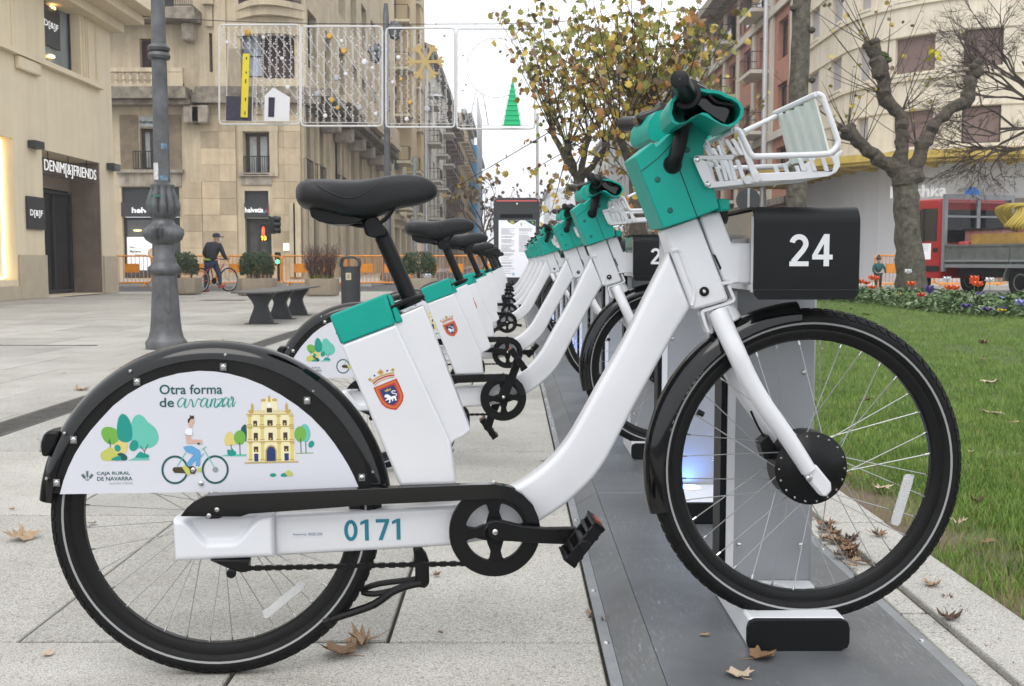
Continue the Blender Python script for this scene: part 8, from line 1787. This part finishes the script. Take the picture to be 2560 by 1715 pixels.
# bare fine-twigged tree on the right
def bare(base, h, seed, label, name, r0, dirs, m='twig', leaf=None, depth=5, grp=None):
    t = thing(name, label, 'tree', base, 0, grp); r = random.Random(seed); tk = MB(); tw = MB(); lf = MB(); bx = Vector(base); top = bx + Vector((0, 0, h)); tk.tube([bx, bx.lerp(top, .5) + Vector((.05, 0, 0)), top], [r0, r0 * .85, r0 * .7], 10); tk.build('trunk', M['bark'], t)
    def grow(p, d, L, rad, lev):
        q = p + d * L * .5 + Vector((r.uniform(-.08, .08), r.uniform(-.08, .08), r.uniform(-.03, .08))) * L; e = p + d * L + Vector((0, 0, -.05 * L)); tw.tube([p, q, e], [rad, rad * .8, rad * .6], 5 if lev > 2 else 3)
        if leaf and lev < 2 and r.random() < leaf[0]: put_leaf(lf, wob(e, r, .1), leaf[1] * r.uniform(.6, 1.2), r)
        if lev == 0: return
        for k in range(r.choice([2, 3, 3, 4])):
            nd = (d + Vector((r.gauss(0, .45), r.gauss(0, .45), r.gauss(.02, .38)))).normalized(); grow(q.lerp(e, r.uniform(0, 1)) , nd, L * r.uniform(.55, .8), max(.004, rad * .6), lev - 1)
    for d, L in dirs: grow(bx + Vector((0, 0, h * r.uniform(.7, 1))), Vector(d).normalized(), L, r0 * .4, depth)
    tw.build('branches', M[m], t, smooth=0, kind='stuff')
    if lf.f: lf.build('foliage', leaf[2], t, smooth=0)
    return t
bare((13.3, 25.5, 0.03), 5.0, 3, 'bare fine-twigged dark tree reaching in from the right edge', 'bare_tree', .13, [((-1, 0, .15), 1.6), ((-.9, -.2, .5), 1.7), ((-.8, .2, -.25), 1.5), ((-.6, 0, 1), 1.7), ((-1, .1, -.1), 1.4), ((.5, 0, 1), 1.5), ((-.9, 0, .8), 1.8)], 'twig_brown', None, 6)
bare((-1.6, 62, 0), 2.6, 5, 'small reddish bare street tree left of the information totem', 'bare_tree', .14, [((-.3, 0, 1), 1.7), ((.4, 0, 1), 1.8), ((.9, 0, .6), 1.5), ((-.8, 0, .7), 1.5), ((0, .3, .8), 1.6)], 'twig_red', (.5, .28, LF[3]), 4)
bare((1.2, 75, 0), 2.8, 8, 'small bare street tree directly behind the information totem', 'bare_tree', .15, [((-.4, 0, 1), 1.9), ((.4, 0, 1), 1.9), ((.9, 0, .5), 1.6), ((-.9, 0, .6), 1.6)], 'twig_red', (.5, .3, LF[3]), 4)
# hedge row behind the docks
for k, (u, v, Y, w, h, lab) in enumerate(((1480, 640, 30, 2.4, 1.5, 'low brownish autumn hedge behind the far bikes'), (1720, 640, 34, 3.4, 2.2, 'brown leafy hedge seen under the basket'))):
    p = at(u, v, Y); r = random.Random(k); lb = [MB(), MB()]
    t = thing('hedge', lab, 'hedge', (p.x, Y, 0))
    for j in range(2600): q = Vector((p.x + r.uniform(-w, w), Y + r.uniform(-.5, .5), h * r.random() ** .7)); put_leaf(lb[j % 2], q, r.uniform(.05, .11), r)
    lb[0].build('foliage', LF[3], t, smooth=0); lb[1].build('foliage', LF[2] if k else LF[0], t, smooth=0)
    b = MB(); [b.tube([(p.x + r.uniform(-w, w), Y + r.uniform(-.3, .3), 0), (p.x + r.uniform(-w, w), Y + r.uniform(-.3, .3), h)], .012, 4) for _ in range(60)]; b.build('stems', M['twig'], t, kind='stuff')

# ---------------------------------------------------------------- red flatbed truck
tp = at(2356, 640, 26); TR = math.radians(-72)
tk = thing('flatbed_truck', 'red flatbed works truck with grey dropsides parked beyond the flower bed', 'truck', (tp.x, 26, 0), TR)
M['trred'] = mat('truck_red', (.50, .02, .02), .35, coat=.2, var=.12, vscale=2); M['bedgrey'] = mat('dropside_grey', (.17, .18, .17), .55, metal=.3, var=.3, vscale=3); M['framegrey'] = mat('frame_grey', (.30, .31, .33), .5, metal=.3)
cabp = [(-.06, .45), (-.06, 2.32), (-.14, 2.42), (-.9, 2.44), (-1.05, 2.36), (-1.62, 1.42), (-2.05, 1.25), (-2.15, .95), (-2.15, .45), (-1.72, .45), (-1.6, .72), (-1.35, .86), (-1.1, .72), (-.98, .45)]
cabp = [(x if x > -.95 else -.95 + (x + .95) * .35, z) for x, z in cabp]
b = MB(); b.prism([Vector((x, 0.0, z)) for x, z in cabp], [Vector((x, 2.0, z)) for x, z in cabp]); cab = b.build('cab', M['trred'], tk, local=True, bevel=.05, seg=3)
wn_ = [(-.22, 1.38), (-.22, 2.18), (-.80, 2.2), (-.90, 2.1), (-1.08, 1.5), (-1.08, 1.38)]
for yy in (-.012, 2.012): b = MB(); b.prism([Vector((x, yy, z)) for x, z in wn_], [Vector((x, yy + .008 if yy < 0 else yy - .008, z)) for x, z in wn_]); dw = b.build('door_window', M['glass_dark'], tk, local=True)
b = MB(); b.box(-.72, -.66, -.02, -.001, 1.36, 2.2); b.build('window_bar', M['sig'], tk, local=True)
b = MB(); b.box(-.058, -.045, .15, 1.85, 1.35, 2.15); b.build('rear_window', M['glass_dark'], tk, local=True)
b = MB(); b.box(-.98, -.12, -.02, -.001, .62, .76); b.build('rubbing_strip', M['sig'], tk, local=True); b = MB(); b.box(-.32, -.18, -.03, -.001, 1.1, 1.2); b.build('door_handle', M['sig'], tk, local=True)
b = MB(); b.box(-.95, -.42, -.006, -.001, .92, 1.32); dm = b.build('door_notice', M['signw'], tk, local=True); b = MB(); b.box(-.90, -.83, -.009, -.0065, 1.15, 1.27); b.build('door_emblem', M['p_red'], dm, local=True); b = MB(); [b.box(-.78, -.5, -.009, -.0065, 1.28 - k * .045, 1.29 - k * .045) for k in range(4)]; b.build('door_lettering', M['ink'], dm, local=True)
b = MB(); b.tube([(-1.08, -.02, 1.5), (-1.14, -.16, 1.52)], .02, 6); b.obox((-1.16, -.2, 1.62), (.03, 0, 0), (0, .08, 0), (0, 0, .16)); b.build('mirror', M['sig'], tk, local=True)
# headboard frame and mesh
for nm, bx_ in (('headboard_post', (.0, .09, -.04, .05, .62, 2.52)), ('headboard_post', (.0, .09, 1.98, 2.07, .62, 2.52)), ('headboard_rail', (.0, .09, .051, 1.979, 2.40, 2.52)), ('headboard_rail', (.02, .07, .051, 1.979, 1.95, 2.0)), ('headboard_rail', (.0, .08, .051, 1.979, 1.22, 1.30)), ('headboard_post', (.02, .07, .95, 1.05, 1.31, 2.39))):
    b = MB(); b.box(*bx_); b.build(nm, M['framegrey'], tk, local=True)
b = MB()
for k in range(36): y_ = .08 + k * .053; b.box(.03, .036, y_, y_ + .006, 1.31, 2.39)
for k in range(18): z_ = 1.34 + k * .06; b.box(.038, .044, .055, 1.975, z_, z_ + .006)
b.build('mesh_guard', M['sig'], tk, local=True, kind='stuff')
b = MB(); b.box(.02, 4.3, 0.06, 1.98, .80, .86); b.build('bed_floor', M['bedgrey'], tk, local=True)
for y0_, y1_ in ((.0, .04), (2.0, 2.04)):
    for k in range(2):
        x0_ = .10 + k * 2.1; b = MB(); b.box(x0_, x0_ + 2.07, y0_, y1_, .84, 1.27); d_ = b.build('dropside', M['bedgrey'], tk, local=True, bevel=.008)
        for z_ in (.86, 1.22): b = MB(); b.box(x0_, x0_ + 2.07, y0_ - .02, y0_ - .001, z_, z_ + .05); b.build('dropside_rib', M['framegrey'] if z_ < 1 else M['bedgrey'], d_, local=True)
b = MB(); b.box(.1, 4.25, -.02, .05, .72, .80); b.build('bed_rail', M['framegrey'], tk, local=True)
b = MB(); b.box(.1, 4.2, .4, 1.6, .5, .7); b.build('chassis', M['sig'], tk, local=True)
b = MB(); b.box(.35, 1.6, .35, 1.9, .87, 1.62); b.build('toolbox', mat('worn_red', (.36, .05, .05), .6, col2=(.42, .3, .26), vscale=5), tk, local=True, bevel=.01); b = MB(); b.box(.3, 1.65, .3, 1.95, 1.622, 1.66); b.build('toolbox_lid', M['sig'], tk, local=True)
b = MB(); b.box(.5, .62, .06, 1.9, 1.15, 1.20); 
b = MB(); b.box(.85, 4.0, .10, .14, .9, 1.52); b.build('timber_board', mat('yellow_board', (.42, .25, .06), .7, var=.25, vscale=4), tk, local=True)
b = MB(); b.box(.42, .75, .08, .30, .9, 1.35); b.build('fuel_can', mat('red_can', (.5, .07, .06), .45), tk, local=True, bevel=.04)
M['hose'] = mat('yellow_hose', (.50, .38, .07), .55)
for k in range(7):
    b = MB(); c_ = Vector((1.25 + .05 * k, .6 + .03 * k, 1.95)); R_ = .28 + .015 * (k % 3); b.tube([c_ + Vector((.15, 0, -.05)) + Vector((R_ * math.cos(a) * .8, .15 * math.sin(a * 2), R_ * math.sin(a))) for a in [PI * 2 * i / 28 for i in range(28)]], .028, 7, closed=True); b.build('hose', M['hose'], tk, local=True)
for x_ in (-1.02, 2.5):
    for y_ in (.14, 1.86):
        b = MB(); b.lathe([(.001, -.11), (.2, -.11), (.24, -.09), (.36, -.1), (.39, -.07), (.39, .07), (.36, .1), (.001, .1)], (x_, y_, .39), 'Y', 28); w = b.build('wheel', M['rubber'], tk, local=True); b = MB(); b.lathe([(.001, -.09), (.12, -.10), (.2, -.115), (.21, -.1)], (x_, y_, .39), 'Y', 20); b.build('wheel_hub', M['bedgrey'], w, local=True)
for y_ in (.0, 1.75):
    b = MB(); b.lathe([(.46, 0), (.50, 0), (.50, .28), (.46, .28)], (2.5, y_, .42), 'Y', 16, 0, PI, closed_prof=True); b.build('mudguard', M['bedgrey'], tk, local=True)
b = MB(); b.box(3.9, 4.2, -.02, .3, .42, .62); b.build('rear_lamp_board', M['p_red'], tk, local=True)

# ---------------------------------------------------------------- flower bed
edge = [gp(1960, 744, .07), gp(2050, 751, .07), gp(2200, 766, .07), gp(2356, 783, .07), gp(2480, 791, .07), gp(2640, 798, .07)]
rf_ = random.Random(14); M['bedleaf'] = mat('bed_leaf', (.10, .18, .045), .55, col2=(.045, .085, .025), vscale=3); M['bedleaf2'] = mat('bed_leaf_pale', (.20, .26, .15), .55); fb = [MB(), MB()]
fbt = thing('flower_bed', 'planted flower bed with mixed leaves along the lawn before the truck', 'flower bed', ((edge[0] + edge[-1]) / 2)[:])
def bedpt(s, d): i = min(len(edge) - 2, int(s * (len(edge) - 1))); p = edge[i].lerp(edge[i + 1], s * (len(edge) - 1) - i); return Vector((p.x + d * .35, p.y + d, 0))
for k in range(9000):
    s, d = rf_.random(), 3.2 * rf_.random(); p = bedpt(s, d); cl = .5 + .5 * noise.noise(Vector((p.x * 2.2, p.y * 2.2, 0))); hmax = .06 + .36 * max(0, cl) * min(1, .35 + d); p.z = lz(p.x, p.y) + hmax * rf_.random() ** .6
    n = Vector((rf_.gauss(0, .6), rf_.gauss(0, .6), 1)).normalized(); u = n.orthogonal().normalized(); a = rf_.uniform(0, 6.28); e1 = u * math.cos(a) + n.cross(u) * math.sin(a); e2 = n.cross(e1); L = rf_.uniform(.025, .075); w = L * rf_.uniform(.2, .5); fb[0 if rf_.random() < .8 else 1].add([p - e1 * L, p + e2 * w, p + e1 * L, p - e2 * w], [(0, 1, 2, 3)])
fb[0].build('leaves', M['bedleaf'], fbt, smooth=0, kind='stuff'); fb[1].build('pale_leaves', M['bedleaf2'], fbt, smooth=0, kind='stuff')
def flower_proto(name, m, h, R_, petals, mid):
    b = MB(); b.tube([(0, 0, 0), (.01, 0, h * .6), (0, 0, h)], .004, 4); me_s = b
    o = bpy.data.objects.new(name, None)
    st_ = MB(); st_.tube([(0, 0, 0), (.012, 0, h * .55), (0, 0, h)], .004, 4)
    hd2 = MB()
    for k in range(petals):
        a = 2 * PI * k / petals; d = Vector((math.cos(a), math.sin(a), 0)); s_ = Vector((-d.y, d.x, 0)); c = Vector((0, 0, h)); hd2.add([c - Vector((0, 0, R_ * .3)), c + d * R_ * .7 - s_ * R_ * .6 + Vector((0, 0, R_ * .15)), c + d * R_ * .8 + Vector((0, 0, R_ * .8)), c + d * R_ * .7 + s_ * R_ * .6 + Vector((0, 0, R_ * .15)), c + Vector((0, 0, R_ * .5))], [(0, 1, 2, 3), (1, 2, 4), (2, 3, 4)])
    return st_, hd2, m, mid
KINDS = [('poppy', 'orange poppy', mat('petal_orange', (.75, .13, .03), .5), .42, .085, 6), ('poppy', 'white poppy', M['p_white'], .48, .075, 6), ('pansy', 'purple pansy', mat('petal_purple', (.07, .04, .22), .6), .16, .085, 5), ('pansy', 'pale blue pansy', mat('petal_blue', (.28, .30, .62), .6), .18, .09, 5), ('pansy', 'yellow pansy', mat('petal_yellow', (.7, .45, .03), .5), .2, .07, 5), ('poppy', 'red flower', mat('petal_red', (.62, .05, .03), .5), .26, .08, 6)]
MESHF = {}
def flower(u, v, ki, where):
    nm, lab, m_, h, R_, np_ = KINDS[ki]; base = None; best = 1e9
    for i in range(60):
        for j in range(12):
            p = bedpt(i / 59, j * .27); p.z = lz(p.x, p.y) + h; du = p.x / p.y - (u - 1280) / FPX; pv = at(u, v, p.y); e = abs(pv.x - p.x) * 2 + abs(pv.z - p.z)
            if e < best: best = e; base = p.copy()
    base.z -= h; pv = at(u, v, base.y); base.x = pv.x; h2 = max(.1, pv.z - base.z)
    t = thing(nm, lab + ' ' + where, 'flower', base, 0, lab + ' flowers in the bed'); key = (ki,)
    if key not in MESHF:
        st_, hd2, _, _ = flower_proto('x', m_, h, R_, np_, None); a = st_.build('stem', M['bedleaf'], t, local=True); c = hd2.build('petals', m_, t, local=True, smooth=0); MESHF[key] = (a.data, c.data)
    else:
        for n2, me in zip(('stem', 'petals'), MESHF[key]): o = bpy.data.objects.new(n2, me); C.objects.link(o); o.parent = t
    t.scale = (1, 1, h2 / h)
def z7(x, y): return 2050 + x / 3.267, 420 + y / 3.267
for x, y, ki, wh in ((425, 905, 0, 'tall beside the nearest dock head'), (425, 980, 0, 'low beside the nearest dock head'), (330, 935, 0, 'at the edge of the dock head'), (458, 908, 0, 'left of the pollarded trunk'), (380, 945, 0, 'between dock head and trunk'), (745, 955, 0, 'in front of the pollarded trunk'), (720, 855, 1, 'standing against the pollarded trunk'), (1038, 915, 1, 'below the truck door'), (1055, 985, 0, 'below the truck door, left of a pair'), (1103, 988, 0, 'below the truck door, right of a pair'), (1260, 915, 0, 'tall before the truck bed'), (1258, 945, 0, 'under the tall one before the truck bed'), (1290, 960, 0, 'small before the truck bed'), (1385, 925, 1, 'right of the tall orange poppy'), (655, 1040, 4, 'low in front of the pollarded trunk'), (825, 1045, 5, 'low right of the pollarded trunk'), (760, 1070, 2, 'below the red flower'), (895, 1010, 2, 'under the truck cab'), (1310, 1050, 2, 'under the truck bed'), (1485, 1080, 3, 'at the right of the bed'), (1640, 1110, 3, 'at the right edge of the photo'), (1190, 1135, 2, 'near the bed front, left one'), (1365, 1165, 2, 'near the bed front, middle one'), (1490, 1175, 2, 'near the bed front, right one'), (1485, 1195, 4, 'under the right purple pansy'), (1370, 1190, 4, 'under the middle purple pansy')):
    flower(*z7(x, y), ki, wh)

# ---------------------------------------------------------------- damp winter air
hzm = bpy.data.materials.new('mist'); hzm.use_nodes = True; nn = hzm.node_tree.nodes; nn.remove(nn['Principled BSDF']); pv_ = nn.new('ShaderNodeVolumePrincipled'); pv_.inputs['Color'].default_value = (.96, .97, 1, 1); pv_.inputs['Density'].default_value = 0.0011; pv_.inputs['Anisotropy'].default_value = 0.2
hzm.node_tree.links.new(pv_.outputs[0], nn['Material Output'].inputs['Volume'])
HAZE = True
if HAZE:
    hb_ = MB().box(-310, 310, -16, 812, -1.2, 33).build('haze', hzm, None, smooth=0); tag(hb_, 'thin pale winter mist filling the street', 'mist', kind='stuff')
